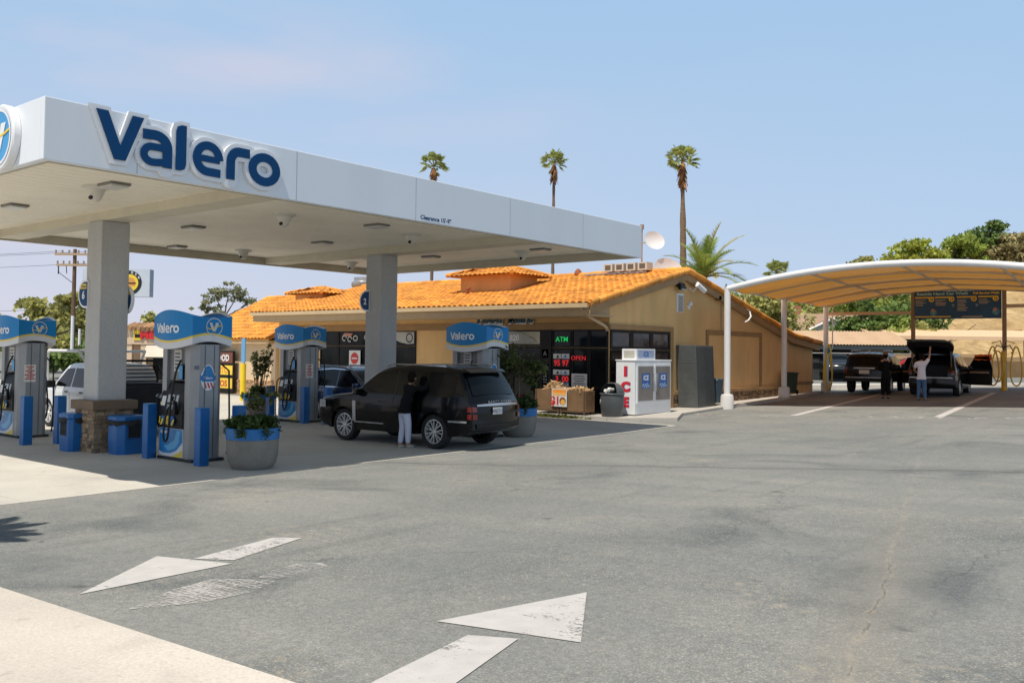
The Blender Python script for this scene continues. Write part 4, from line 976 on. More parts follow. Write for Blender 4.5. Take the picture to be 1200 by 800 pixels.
wb(mb, 'board', [FRAME, mat('panel_yellow', (.85, .60, .06), .5), mat('panel_brown', (.16, .05, .03), .5), SIGNW, RED, mat('panel_orange', (.75, .28, .04), .5)], fs2)
t_ = thing('sign_post', 'yellow guard post with a pale blue sign blade on top before the cream wing', 'post', (-32.4, 22.2, 0))
MB().cyl((0, 0, 0), (0, 0, 1.55), .12, .12, 16).build('post', mat('post_yellow', (.85, .60, .02), .5, var=.08), t_, smooth=40); MB().bx(-.12, .12, -.02, .02, 1.6, 2.6).build('blade', mat('blade_blue', (.12, .34, .60), .4), t_); MB().cyl((0, .04, 1.5), (0, .04, 2.6), .03).build('pole', STEEL(), t_)

# ------------------------------------------------------------------ things along the shop walk
Z0 = .11
t_ = thing('display_crate', 'brown board crates heaped with pale firewood under the shop window', 'crate', (-17.9, 24.8, Z0))
BOARD = mat('crate_board', (.20, .115, .055), .85, var=.2, vs=3, dirt=.3, dirtc=(.12, .07, .035), bump=.2)
for x0, x1 in ((-1.05, -.02), (.0, 1.03)):
    mb = MB(); mb.bx(x0, x1, -.26, -.23, .12, .82).bx(x0, x1, .23, .26, .12, .82).bx(x0, x0 + .03, -.229, .229, .12, .82).bx(x1 - .03, x1, -.229, .229, .12, .82).bx(x0 + .03, x1 - .03, -.229, .229, .14, .18)
    b = mb.build('crate', BOARD, t_, bevel=.004)
    mb = MB()
    for lx in (x0 + .05, x1 - .05): mb.bx(lx - .025, lx + .025, -.285, -.262, 0, .80)
    mb.bx(x0, x1, -.28, -.262, .10, .15); mb.build('leg', mat('leg_dark', (.10, .06, .03), .8), b)
rnd = random.Random(4); mb = MB()
for k in range(240):
    cx_ = rnd.choice((-.55, -.45, -.2, .35, .6, .85)); x = max(-.98, min(.98, rnd.gauss(cx_, .16))); y = rnd.uniform(-.2, .2)
    hmax = .06 + .26 * math.exp(-((x + .45) / .3) ** 2) + .08 * math.exp(-((x - .6) / .3) ** 2)
    mb.ob((x, y, .78 + rnd.uniform(0, hmax)), (rnd.uniform(.08, .22), rnd.uniform(.02, .05), rnd.uniform(.02, .05)), Matrix.Rotation(rnd.uniform(0, 6.3), 3, 'Z') @ Matrix.Rotation(rnd.uniform(-.7, .7), 3, 'Y'))
tag(mb.build('firewood', mat('split_wood', (.55, .36, .18), .8, island=.4, var=.2), None, (-17.9, 24.8, Z0)), 'heap of pale split firewood filling the brown crates', 'firewood', kind='stuff')
mb = MB().bx(-.31, .31, -.008, 0, 0, .60, 0); mb.poly([(-.28, -.010, .44), (.28, -.010, .44), (.28, -.010, .57), (-.28, -.010, .57)], 1)
for k in range(5): mb.poly([(-.27 + k * .11, -.012, .36), (-.18 + k * .11, -.012, .36), (-.17 + k * .11, -.012, .47), (-.26 + k * .11, -.012, .47)], 4)
mb.text('$1', .26, (-.16, -.012, .07), (1, 0, 0), (0, 0, 1), 2, .05); mb.lathe([(.001, 0), (.13, 0)], 20, (.14, -.0125, .19), 3, 'y'); mb.lathe([(.001, 0), (.09, 0)], 16, (.15, -.0135, .15), 4, 'y')
tag(mb.build('food_poster', [POST, mat('poster_orange', (.85, .30, .04), .5), RED, mat('poster_brown', (.25, .10, .04), .6), mat('poster_gold', (.85, .42, .08), .5)], None, (-17.9, 24.495, Z0 + .27)), 'white food poster with orange heading and red price fixed to the crates', 'poster')
t_ = thing('dome_bin', 'grey dome topped litter bin between the crates and the ice freezer', 'bin', (-16.05, 24.85, Z0))
GB = mat('bin_grey', (.075, .082, .082), .42, var=.12, fine=.1)
MB().lathe([(.001, .0), (.31, .0), (.34, .04), (.385, .40), (.385, .72), (.37, .76)], 28).build('drum', GB, t_, smooth=40)
P = []
for i in range(9):
    a = radians(90 * i / 8); r = .39 * cos(a) ** .8 if i < 8 else .001
    P.append([(r * cos(radians(q)), r * sin(radians(q)), .76 + .36 * sin(a)) for q in range(0, 360, 12)])
mb = MB(); nC = 30
for i in range(8):
    for j in range(nC):
        q = j * 12
        if 215 < q < 320 and i < 6: continue
        j2 = (j + 1) % nC; mb.add([P[i][j], P[i][j2], P[i + 1][j2], P[i + 1][j]], [(0, 1, 2, 3)], 0)
mb.lathe([(.001, .765), (.36, .765)], 24, m=1).lathe([(.395, .735), (.41, .75), (.395, .785), (.38, .77)], 28, m=0)
mb.build('dome', [GB, mat('bin_dark', (.008, .009, .01), .8)], t_, smooth=40)
mb = MB().lathe([(.001, .0), (.08, .0), (.08, .012), (.001, .012)], 18, (0, 0, 0), 0, 'y'); mb.v = [Matrix.Rotation(radians(-50), 3, 'Z') @ (Vector(v) + Vector((0, -.39, .5))) for v in mb.v]; mb.build('badge', mat('badge_grey', (.45, .47, .48), .4), t_)
# rags stuffed in the bin mouth
rnd = random.Random(8); mb = MB()
for k in range(14): mb.ob((rnd.uniform(-.18, .18), -.2 + rnd.uniform(-.06, .1), .82 + rnd.uniform(-.03, .10)), (.12, .08, .06), Matrix.Rotation(rnd.uniform(0, 6), 3, 'Z') @ Matrix.Rotation(rnd.uniform(-1, 1), 3, 'X'))
tag(mb.build('rubbish', mat('rubbish_pale', (.5, .5, .47), .6, island=.5), None, (-16.05, 24.85, Z0)), 'crumpled pale rubbish showing in the mouth of the dome bin', 'rubbish', kind='stuff')
# ice freezer
zi = .11 + .01
t_ = thing('ice_freezer', 'white two door ice freezer with red ICE letters outside the shop', 'ice freezer', (-15.92, 26.6, zi))
WF = mat('freezer_white', (.76, .77, .78), .4, var=.03, dirt=.12, dirtc=(.5, .45, .38))
MB().bx(-.36, .36, -1.18, 1.18, .06, 1.80).build('cabinet', WF, t_, bevel=.015); MB().bx(-.33, .33, -1.14, 1.14, 0, .058).build('plinth', BLACK(), t_)
MB().bx(-.38, .38, -1.2, 1.2, 1.801, 1.84).build('top', WF, t_, bevel=.01)
for y0, y1 in ((-1.10, -.02), (.02, 1.10)):
    d = MB().bx(.362, .40, y0, y1, .42, 1.70).build('door', WF, t_, bevel=.01)
    MB().bx(.4005, .408, y0 + .07, y1 - .07, .50, 1.63).build('panel', mat('freezer_panel', (.23, .205, .18), .35, var=.12), d)
    c = (y0 + y1) / 2
    mb = MB().bx(.4085, .411, c - .26, c + .26, .92, 1.40, 0); mb.text('ICE', .16, (.4115, c, 1.18), (0, 1, 0), (0, 0, 1), 1, .04)
    for k in range(9): mb.ob((.4115, c - .2 + .05 * k, 1.0 + .05 * sin(k * 2.3)), (.001, .06, .07), Matrix.Rotation(k, 3, 'X'), 2)
    mb.build('sticker', [mat('sticker_blue', (.03, .12, .40), .4, var=.4, vs=12), SIGNW, mat('sticker_ice', (.35, .5, .7), .4)], d)
    MB().bx(.402, .45, (y1 - .12) if y0 < -.5 else (y0 + .06), (y1 - .07) if y0 < -.5 else (y0 + .11), .8, 1.4).build('handle', CHROME(), d, bevel=.01)
mb = MB(); mb2 = MB()
for k, ch in enumerate('ICE'):
    z = 1.32 - k * .50
    mb2.text(ch, .30, (.03, -1.184, z), (1, 0, 0), (0, 0, 1), 0, .07, 'c', 1.1); mb.text(ch, .30, (.0, -1.187, z), (1, 0, 0), (0, 0, 1), 0, .07, 'c', 1.1)
mb.build('lettering', mat('ice_red', (.62, .02, .03), .45), t_); mb2.build('letter_shadow', mat('ice_blue', (.02, .06, .30), .45), t_)
t2 = thing('cooler_box', 'small white box with blue print on top of the ice freezer', 'box', (-15.92, 26.3, zi + 1.84))
MB().bx(-.28, .28, -.65, .55, 0, .36).build('case', WF, t2, bevel=.01); mb = MB().bx(.2815, .285, -.55, .45, .06, .32, 0)
mb.text('ICE', .16, (.286, -.05, .11), (0, 1, 0), (0, 0, 1), 1, .04); mb.build('print', [mat('print_blue', (.35, .42, .60), .4, var=.3, vs=14), mat('sticker_blue', (.03, .12, .40))], t2); MB().bx(-.2, .2, -.6535, -.651, .06, .30).build('vent', mat('vent_beige', (.45, .43, .38), .5), t2)
# tall grey cabinet and wheeled bins
t_ = thing('utility_cabinet', 'tall dark grey metal cabinet leaning slightly against the gable wall', 'cabinet', (-16.12, 30.75, .21))
CAB = mat('cabinet_grey', (.105, .115, .115), .5, metal=.3, var=.15, vs=2, dirt=.25, dirtc=(.2, .2, .19))
mb = MB().bx(-.40, .40, -.70, .70, 0, 2.28); mb.v = [(x - .03 * z, y - .03 * z, z) for x, y, z in mb.v]; mb.build('body', CAB, t_, bevel=.015)
mb = MB().bx(.402, .412, -.66, -.02, .06, 2.22).bx(.402, .412, .02, .66, .06, 2.22); mb.v = [(x - .03 * z, y - .03 * z, z) for x, y, z in mb.v]; mb.build('door', mat('cabinet_dark', (.055, .062, .064), .5, metal=.3, var=.1), t_)
for z in (.55, 1.1, 1.65):
    mb = MB().bx(-.38, .38, -.706, -.702, z, z + .02); mb.v = [(x - .03 * w, y - .03 * w, w) for x, y, w in mb.v]; mb.build('seam', mat('seam_dark', (.12, .12, .125), .5), t_)
def wheelie(label, loc, c, rz=0):
    t_ = thing('wheelie_bin', label, 'wheelie bin', loc, rz)
    mb = MB().grid([[(x * k, y * k, z) for x, y in ((-.25, -.28), (.25, -.28), (.25, .28), (-.25, .28))] for z, k in ((.06, .82), (.9, 1.0))], 0, True); mb.poly([(x, y, .9) for x, y in ((-.25, -.28), (.25, -.28), (.25, .28), (-.25, .28))])
    mb.build('body', c, t_, bevel=.02); MB().prism([(-.28, -.32, .9), (-.28, .32, .9), (-.28, .30, .97), (-.28, -.28, 1.0)], (.56, 0, 0)).build('lid', c, t_, bevel=.02)
    for x in (-.22, .22): MB().lathe([(.001, -.03), (.1, -.03), (.1, .03), (.001, .03)], 16, (x, .24, .1), 0, 'x').build('wheel', RUBBER(), t_)
    MB().cyl((-.24, .33, .93), (.24, .33, .93), .02).build('handle', RUBBER(), t_)
wheelie('blue grey wheeled bin half hidden behind the nearest white car wash column', (-16.05, 32.0, .26), mat('bin_slate', (.07, .12, .15), .5, var=.1))
wheelie('dark green wheeled bin behind the second white car wash column', (-16.1, 39.5, .42), mat('bin_green', (.015, .04, .028), .5, var=.1))
t_ = thing('bed_grass', 'low yellow green grass strip along the kerb under the crates', 'grass', (-18.2, 24.3, .02)); t_['kind'] = 'stuff'
rngn = np.random.default_rng(3); mb = MB(); leaves(mb, (0, 0, .04), (1.5, .10, .06), 900, .05, rngn, 0, .1, 2.2)
mb.build('blades', leaf_mat('verge_grass', (.12, .13, .025)), t_)
# ------------------------------------------------------------------ car wash shade structure
CWO = (-15.17, 31.29); CWA = radians(5.5)
def cw(xl, yl, z=None):
    x = CWO[0] + xl * cos(CWA) - yl * sin(CWA); y = CWO[1] + xl * sin(CWA) + yl * cos(CWA)
    return (x, y, zg(x, y) if z is None else z)
wash = thing('car_wash_shade', 'white tubular car wash shade with tan fabric arched roof over the washing bays', 'shade structure', (CWO[0], CWO[1], 0), CWA)
WP = mat('white_tube', (.72, .71, .71), .4, var=.04, dirt=.15, dirtc=(.5, .46, .42))
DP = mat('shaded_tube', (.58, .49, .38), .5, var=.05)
SPAN = 12.0; RISE = .70; ZE = 4.60; YR = (0.0, 6.9, 13.7)
def arch_z(x): return ZE + RISE * (1 - ((x - SPAN / 2) / (SPAN / 2)) ** 2)
def lz(xl, yl): return cw(xl, yl)[2]
for yl in YR:
    for xl in (0.0, SPAN):
        if xl > 0 and yl == 6.9: pass
        z0 = lz(xl, yl)
        c = MB().cyl((xl, yl, z0 - .1), (xl, yl, ZE + .06), .12, .12, 20).build('column', WP, wash, smooth=40)
        MB().lathe([(.24, -.15), (.24, .44), (.21, .53), (.125, .55)], 24, (xl, yl, z0)).build('pier', mat('pier_white', (.66, .64, .62), .8, var=.06, bump=.2, dirt=.3, dirtc=(.4, .36, .32)), c, smooth=40)
for i, yl in enumerate(YR):
    pts = [(SPAN * k / 24, yl, arch_z(SPAN * k / 24)) for k in range(25)]
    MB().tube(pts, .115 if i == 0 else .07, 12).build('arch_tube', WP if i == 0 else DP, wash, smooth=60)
MID = (3.45,)
for yl in (3.45, 10.3):
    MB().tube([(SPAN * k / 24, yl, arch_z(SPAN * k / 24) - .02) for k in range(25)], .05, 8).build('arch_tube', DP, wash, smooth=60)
for xl in (0.0, 3.0, 6.0, 9.0, SPAN):
    z = arch_z(xl) - (.0 if xl in (0, SPAN) else .05)
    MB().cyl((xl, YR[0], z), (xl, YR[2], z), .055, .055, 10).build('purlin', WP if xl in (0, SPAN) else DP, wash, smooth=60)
FAB = mat('tan_shade_cloth', (.60, .28, .058), .85, var=.14, vs=1.0, transl=.26, spec=.1, stretch=(.06, 1.2, 1), dirt=.85, dirtc=(.50, .35, .21))  # tan shading bands of the ribs painted into the cloth by the dirt arguments
P = []
nx, ny = 48, 42
for j in range(ny + 1):
    y = YR[0] + (YR[2] - YR[0]) * j / ny; row = []
    for i in range(nx + 1):
        x = SPAN * i / nx; fr = (y / 3.45) % 1.0; sag = .14 * sin(pi * fr); sg2 = .05 * sin(pi * ((x / 3.0) % 1.0))
        row.append((x, y, arch_z(x) + .075 - sag - sg2 + .012 * sin(x * 9 + y * 3)))
    P.append(row)
MB().grid(P).build('fabric_roof', FAB, wash, smooth=80)
# rear posts that carry the menu board
for xl in (4.05, 7.85):
    MB().bx(xl - .085, xl + .085, 13.5, 13.67, lz(xl, 13.6) - .1, arch_z(xl) - .05).build('rear_post', mat('brown_post', (.33, .235, .15), .7, var=.1), wash, bevel=.01)
MB().bx(.1, 3.96, 13.53, 13.64, 4.15, 4.30).build('cross_beam', DP, wash); MB().bx(7.94, 11.9, 13.53, 13.64, 4.40, 4.56).build('cross_beam', DP, wash)
# menu board
mo = cw(5.95, 13.40, 3.92)
menu = thing('menu_board', 'navy price board for the hand car wash hung between two posts', 'menu board', mo, CWA)
MW, MH = 3.62, 1.28
MB().bx(-MW / 2, MW / 2, -.03, .03, 0, MH).build('panel', mat('menu_navy', (.016, .085, .215), .5, var=.2, vs=1.5), menu)
mb = MB(); F = lambda x, z: (x, -.034, z)
mb.text('Seaside Hand Car Wash', .13, (-.62, -.034, 1.10), (1, 0, 0), (0, 0, 1), 0, .04, 'c', 1.22).text('Full Service Wash', .10, (1.20, -.034, 1.11), (1, 0, 0), (0, 0, 1), 1, .04, 'c', 1.05)
cols = ((-1.35, 'EXPRESS', '10'), (-.50, 'BASIC', '17'), (.42, 'DELUXE', '27'), (1.30, 'SUPER', '12'))
for i, (x, nm, pr) in enumerate(cols):
    mb.poly([F(x - .42, .96), F(x + .38, .96), F(x + .38, 1.02), F(x - .42, 1.02)], 1)
    mb.lathe([(.001, 0), (.12, 0)], 18, (x + .28, -.036, .90), 1, 'y'); mb.text(pr, .11, (x + .28, -.040, .845), (1, 0, 0), (0, 0, 1), 3, .03)
    for k in range((5, 5, 9, 4)[i]):
        wd = random.Random(i * 20 + k).uniform(.28, .46); z = .86 - k * .062
        mb.poly([F(x - .40, z), F(x - .40 + wd, z), F(x - .40 + wd, z + .026), F(x - .40, z + .026)], 2)
mb.poly([F(-1.78, .07), F(-.25, .07), F(-.25, .125), F(-1.78, .125)], 1); mb.poly([F(.2, .07), F(1.05, .07), F(1.05, .115), F(.2, .115)], 2)
for x, z in ((-.98, .28), (1.58, .30), (-.15, .60), (.82, .60)):
    r = .15 if z < .5 else .06; mb.lathe([(.001, 0), (r, 0)], 14, (x, -.0365, z), 4, 'y'); mb.lathe([(.001, 0), (r * .55, 0)], 12, (x - r * .2, -.0385, z + r * .7), 5, 'y')
mb.build('lettering', [mat('menu_teal', (.35, .62, .72), .5), mat('menu_yellow', (.90, .62, .05), .5), mat('menu_tan', (.50, .44, .34), .5), NAVY, mat('menu_cyan', (.08, .28, .42), .5, var=.5, vs=9), mat('menu_pink', (.5, .25, .18), .5)], menu)
# hoses
YH = mat('yellow_hose', (.88, .64, .04), .45, var=.08)
def hose_loop(label, c, loops, col, rz=CWA):
    t_ = thing('wash_hose', label, 'hose', c, rz, 'yellow wash hoses')
    mb = MB()
    for (x, y, zt, zb, w_) in loops:
        pts = []
        for k in range(25):
            a = 2 * pi * k / 24; zz = (zt + zb) / 2 + (zt - zb) / 2 * cos(a); ww = w_ * (.55 + .45 * (1 - (zz - zb) / (zt - zb))) if zt - zb > 1.7 else w_
            pts.append((x + ww * sin(a), y, zz))
        mb.tube(pts, .032, 8, cap=False)
    mb.build('hose', col, t_, smooth=60); return t_
p3 = cw(0, 13.7)
h = hose_loop('yellow coiled hose looped down the third white column of the car wash', (p3[0] + .16, p3[1] - .18, p3[2]), ((0, 0, 1.95, .12, .26), (.06, -.05, 2.4, .2, .20)), YH)
MB().bx(-.08, .10, -.06, .08, 1.95, 2.2).build('hose_valve', mat('valve_blue', (.03, .25, .48), .4), h); MB().cyl((.2, .1, 2.2), (.2, .1, 4.1), .03).cyl((.2, .1, 2.2), (.1, 0, 2.0), .03).build('riser_pipe', WP, h)
pr_ = cw(7.85, 13.15)
t_ = thing('vacuum_post', 'yellow post with hose hooks standing at the end of the white bay line', 'hose post', pr_, CWA)
MB().cyl((0, 0, 0), (0, 0, 1.75), .10, .10, 14).cyl((0, 0, 0), (0, 0, .12), .14, .14, 14).cyl((0, 0, 1.3), (0, 0, 1.55), .13, .13, 14).build('post', mat('post_amber', (.72, .42, .02), .45, var=.1), t_, smooth=40)
mb = MB()
for s in (-1, 1): mb.tube([(0, -.05, 1.9), (s * .25, -.08, 2.0), (s * .38, -.1, 1.75), (s * .30, -.1, 1.65)], .025).tube([(0, -.05, 1.8), (s * .12, -.1, 2.2), (s * .45, -.1, 2.1)], .02)
mb.build('hook', mat('hook_dark', (.06, .06, .06), .5, metal=.6), t_)
hose_loop('two yellow hoses hanging in long loops from the yellow post', pr_, ((-.42, -.12, 1.95, .22, .30), (.50, -.12, 1.95, .22, .28), (-.22, -.16, 1.75, .4, .22)), mat('dull_yellow_hose', (.72, .48, .04), .5, var=.1))
# ------------------------------------------------------------------ vehicles
def interp(P, x):
    if x <= P[0][0]: return P[0][1]
    for (a, za), (b, zb) in zip(P, P[1:]):
        if x <= b: return za + (zb - za) * (x - a) / (b - a + 1e-9)
    return P[-1][1]
def smooth_poly(P, it=2):
    for _ in range(it):
        Q = [P[0]]
        for a, b in zip(P, P[1:]): Q += [(a[0] * .75 + b[0] * .25, a[1] * .75 + b[1] * .25), (a[0] * .25 + b[0] * .75, a[1] * .25 + b[1] * .75)]
        P = Q + [P[-1]]
    return P
class Car:
    """x forward, y left, origin on the ground under the middle"""
    def __init__(s, name, label, cat, loc, heading, top, W, belt, zroof, rr, wheels, sill, paint, plan=.12, bow=(.10, .16), open_rear=None, group=None, wr=None, soft=2, trim=None):
        s.t = thing(name, label, cat, loc, heading, group); s.W, s.belt, s.zr, s.rr, s.wheels, s.sill, s.plan, s.bow = W, belt, zroof, rr, wheels, sill, plan, bow
        s.top = smooth_poly(top, soft); s.x0, s.x1 = top[0][0], top[-1][0]; s.paint = paint; s.ends = (top[0][1], top[-1][1])
        zs = max(range(len(s.top)), key=lambda i: s.top[i][1]); s.rear = sorted([(z, x) for x, z in s.top[:zs + 1]]); s.front = sorted([(z, x) for x, z in s.top[zs:]])
        s.shell(open_rear)
    def hw(s, x, z):
        L = (s.x1 - s.x0) / 2; c = (s.x1 + s.x0) / 2
        p = 1 - s.plan * max(0, (abs(x - c) / L - .55) / .45) ** 2.4
        if z < s.belt: q = 1 - .07 * ((s.belt - .12 - z) / s.belt) ** 2 if z < s.belt - .12 else 1 - .06 * ((z - s.belt + .12) / .12) ** 2 * .5
        else: q = .97 - (.97 - s.rr) * ((z - s.belt) / max(.05, s.zr - s.belt)) ** 1.05
        return s.W / 2 * p * q
    def lo(s, x):
        z = s.sill; e = .55
        if x < s.x0 + e: z = max(z, s.ends[0] - .0 + (s.sill - s.ends[0]) * ((x - s.x0) / e) ** .5)
        if x > s.x1 - e: z = max(z, s.ends[1] + (s.sill - s.ends[1]) * ((s.x1 - x) / e) ** .5)
        for xc, r in s.wheels:
            ra = r + .055
            if abs(x - xc) < ra: z = max(z, r + sqrt(max(0, ra * ra - (x - xc) ** 2)) * .98)
        return z
    def bo(s, x):
        a = max(0, 1 - (x - s.x0) / .7); b = max(0, 1 - (s.x1 - x) / .9); return -s.bow[0] * a + s.bow[1] * b
    def shell(s, op):
        xs = []
        for (xa, za), (xb, zb) in zip(s.top, s.top[1:]):
            n = max(1, int(sqrt((xb - xa) ** 2 + (zb - za) ** 2) / .07)); xs += [xa + (xb - xa) * k / n for k in range(n)]
        xs.append(s.x1)
        for xc, r in s.wheels:
            for k in range(13): xs.append(xc - (r + .055) * cos(pi * k / 12))
        xs = sorted(set(round(x, 4) for x in xs)); hi = lambda x: interp(s.top, x)
        T = [0, .05, .15, .3, .45, .6, .75, .88, .95, .985, 1.0]; mb = MB(); sides = []
        for sg in (1, -1):
            P = []
            for x in xs:
                l, h = s.lo(x), hi(x); l = min(l, h - .015); row = []
                for t in T:
                    z = l + (h - l) * t; y = s.hw(x, z); R = min(.09, (h - l) * .5); d = h - z
                    if d < R: y -= R * .75 * (1 - sqrt(max(0, 1 - (1 - d / R) ** 2)))
                    row.append((x, sg * y, z))
                P.append(row)
            sides.append(P); mb.grid(P if sg < 0 else [r[::-1] for r in P], 0)
        K = 8
        for edge, up in ((-1, 1), (0, 0)):
            G_ = []
            for i, x in enumerate(xs):
                a, b = Vector(sides[0][i][edge]), Vector(sides[1][i][edge]); row = []
                for k in range(K + 1):
                    u = k / K; s_ = 2 * u - 1; q = a.lerp(b, u); w_ = 1 - s_ * s_
                    q.x += s.bo(x) * w_; q.z += (.035 * w_ if up else 0); row.append(tuple(q))
                G_.append(row)
            if op and up:
                for i in range(len(xs) - 1):
                    if op[0] < (G_[i][4][2] + G_[i + 1][4][2]) / 2 < op[1] and xs[i] < 0:
                        mb.grid([G_[i][:2], G_[i + 1][:2]]); mb.grid([G_[i][-2:], G_[i + 1][-2:]])
                    else: mb.grid(G_[i:i + 2])
            else: mb.grid(G_ if up else [r[::-1] for r in G_])
        o0 = [sides[0][0], sides[1][0]]; mb.grid([o0[0], o0[1]]); o1 = [sides[1][-1], sides[0][-1]]; mb.grid([o1[0], o1[1]])
        s.body = mb.build('body', s.paint, s.t, smooth=38)
    def side(s, name, x0, x1, zb, zt, m, sg, off=.006, n=10, parent=None, rows=5):
        fb = zb if callable(zb) else (lambda x: zb); ft = zt if callable(zt) else (lambda x: zt); mb = MB(); P = []
        for i in range(n + 1):
            x = x0 + (x1 - x0) * i / n; P.append([(x, sg * (s.hw(x, z) + off), z) for z in (fb(x) + (ft(x) - fb(x)) * k / rows for k in range(rows + 1))])
        mb.grid(P if sg < 0 else [r[::-1] for r in P]); return mb.build(name, m, parent or s.t, smooth=50)
    def end(s, name, z0, z1, s0, s1, m, rear=True, off=.008, n=8, rows=6, parent=None, top=None, build=True, mb=None, mi=0):
        P = []; R = s.rear if rear else s.front
        for k in range(rows + 1):
            z = z0 + (z1 - z0) * k / rows; x = interp(R, z); row = []
            for i in range(n + 1):
                u = s0 + (s1 - s0) * i / n; w_ = 1 - u * u; row.append((x + s.bo(x) * w_ + (-off if rear else off), u * s.hw(x, z), z + .035 * w_ * (1 if z > 1.0 else 0)))
            P.append(row)
        M = mb or MB(); M.grid(P if rear else [r[::-1] for r in P], mi)
        if not rear: pass
        return M.build(name, m, parent or s.t, smooth=50) if build else M
    def wheel(s, x, r, sg, wd=.24, rim=None, style=0, y=None):
        y0 = s.W / 2 * (y or .965); w_ = MB()
        prof = [(r * .68, -wd / 2), (r * .92, -wd / 2), (r * .99, -wd * .36), (r, -wd * .2), (r, wd * .2), (r * .99, wd * .36), (r * .92, wd / 2), (r * .70, wd / 2 - .01), (r * .66, wd / 2 - .05)]
        e = thing('wheel', None, None, (x, sg * (y0 - wd / 2), r)); e.parent = s.t
        if sg > 0: e.rotation_euler.z = pi
        MB().lathe(prof, 36, ax='y').xf(Matrix.Rotation(pi, 4, 'Z')).build('tyre', RUBBER(), e, smooth=40)
        mb = MB(); q = -wd / 2 + .012
        mb.lathe([(r * .70, q + .0), (r * .655, q - .004), (r * .63, q + .03), (r * .60, q + .12)], 36, ax='y', m=0); mb.lathe([(.001, q + .06), (r * .62, q + .07)], 24, ax='y', m=1)
        ns = (7, 5, 6)[style]
        for k in range(ns):
            a = 2 * pi * k / ns
            for da in ((-.20, .20) if style == 0 else (-.10, .10)):
                p0, p1 = a, a + da * (1.0 if style == 0 else 1.6); R0, R1 = r * .12, r * .655; wv = r * (.032 if style == 0 else .055)
                A = Vector((R0 * cos(p0), q + .01, R0 * sin(p0))); B = Vector((R1 * cos(p1), q + .004, R1 * sin(p1))); dd = (B - A).normalized(); nn = Vector((-dd.z, 0, dd.x)) * wv
                mb.prism([A + nn, B + nn, B - nn, A - nn], (0, .03, 0), 0)
        mb.lathe([(.001, q - .006), (r * .10, q - .006), (r * .14, q + .02)], 16, ax='y', m=0)
        mb.build('rim', [rim or mat('alloy', (.66, .67, .68), .3, metal=.6, var=.06), BLACK()], e, smooth=30); return e
def box_part(c, name, m, x0, x1, y0, y1, z0, z1, parent=None, bevel=.01):
    return MB().bx(x0, x1, y0, y1, z0, z1).build(name, m, parent or c.t, bevel=bevel)
BLKP = mat('black_car_paint', (.003, .003, .0034), .2, var=.1, coat=.22, spec=.3)
NIGHT = mat('night_blue_paint', (.014, .036, .105), .16, var=.1, coat=.7)
WHTP = mat('white_car_paint', (.68, .70, .73), .25, var=.02, coat=.5)
CARG = mat('car_glass', (.004, .005, .006), .12, var=.2, spec=.28)
REDL = mat('tail_red', (.13, .010, .010), .2, var=.1, coat=.5); LAMP = mat('lamp_clear', (.45, .47, .50), .12, var=.05, coat=.5)
SATIN = mat('satin_silver', (.48, .49, .50), .3, metal=.7, var=.05)
PLATE = mat('plate_white', (.62, .62, .58), .5)

# black luxury SUV at the front pump row
top = [(-2.46, .50), (-2.45, .98), (-2.38, 1.10), (-2.18, 1.50), (-2.02, 1.72), (-1.92, 1.80), (-1.0, 1.85), (-.2, 1.845), (.42, 1.74), (1.05, 1.25), (1.18, 1.15), (1.9, 1.09), (2.30, 1.02), (2.42, .90), (2.47, .56)]
rv = Car('luxury_suv', 'glossy black full size SUV at the pumps with a person leaning in', 'car', (-15.64, 15.56, 0), radians(180 + 2.5), top, 1.98, 1.13, 1.84, .76, ((1.45, .39), (-1.42, .39)), .30, BLKP, .13, (.13, .2))
for sg in (1, -1):
    ht = lambda x: min(1.73, interp([(-2.1, 1.55), (-1.88, 1.70), (-.2, 1.74), (.42, 1.66), (1.02, 1.215)], x))
    zb = lambda x: 1.17 if x < .8 else 1.17
    for nm, a, b in (('side_window', -1.98, -1.16), ('side_window', -1.10, -.24), ('side_window', -.16, .86)): rv.side(nm, a, b, zb, lambda x: max(zb(x) + .01, ht(x)), CARG, sg, .005)
    rv.side('side_vent', 1.02, 1.13, .50, .98, SATIN, sg, .012, 3); rv.side('sill_strip', .1, 1.06, .47, .50, SATIN, sg, .012, 4, rows=1)
    rv.side('sill_strip', -2.33, -1.86, lambda x: .62, lambda x: .66, SATIN, sg, .016, 6, rows=1)
    for a in (-1.13, -.20, .95): rv.side('door_gap', a - .004, a + .004, .45, 1.14, RUBBER(), sg, .002, 1)
    for a in (-.95, 0.05): rv.side('door_handle', a, a + .2, .985, 1.01, BLKP, sg, .014, 3, rows=1)
    for q in ((-2.445, .86), (-2.445, .70)): rv.side('tail_light', q[0], q[0] + .10, q[1], q[1] + .11, REDL, sg, .012, 4)
    rv.side('headlight', 2.12, 2.40, .78, .96, LAMP, sg, .012, 5)
    MB().ob((.93, sg * 1.03, 1.20), (.16, .20, .15)).build('mirror', BLKP, rv.t, bevel=.03)
    for x, r in rv.wheels: rv.wheel(x, r, sg)
    rv.end('tail_light', .86, .97, .86 * sg, 1.0 * sg, REDL, True, .014, 3); rv.end('tail_light', .70, .81, .86 * sg, 1.0 * sg, REDL, True, .014, 3)
    MB().tube([(-1.75, sg * .70, 1.84), (-1.6, sg * .71, 1.875), (.1, sg * .70, 1.86), (.3, sg * .68, 1.80)], .016, 6).build('roof_rail', SATIN, rv.t, smooth=60)
rv.end('rear_window', 1.20, 1.66, -.86, .86, CARG); rv.end('windscreen', 1.22, 1.70, -.88, .88, CARG, False)
rv.end('tailgate_strip', .985, 1.01, -.84, .84, SATIN, True, .016, 8, 1); rv.end('rear_bumper', .36 + .15, .60, -.9, .9, BLACK(), True, .03, 8, 2)
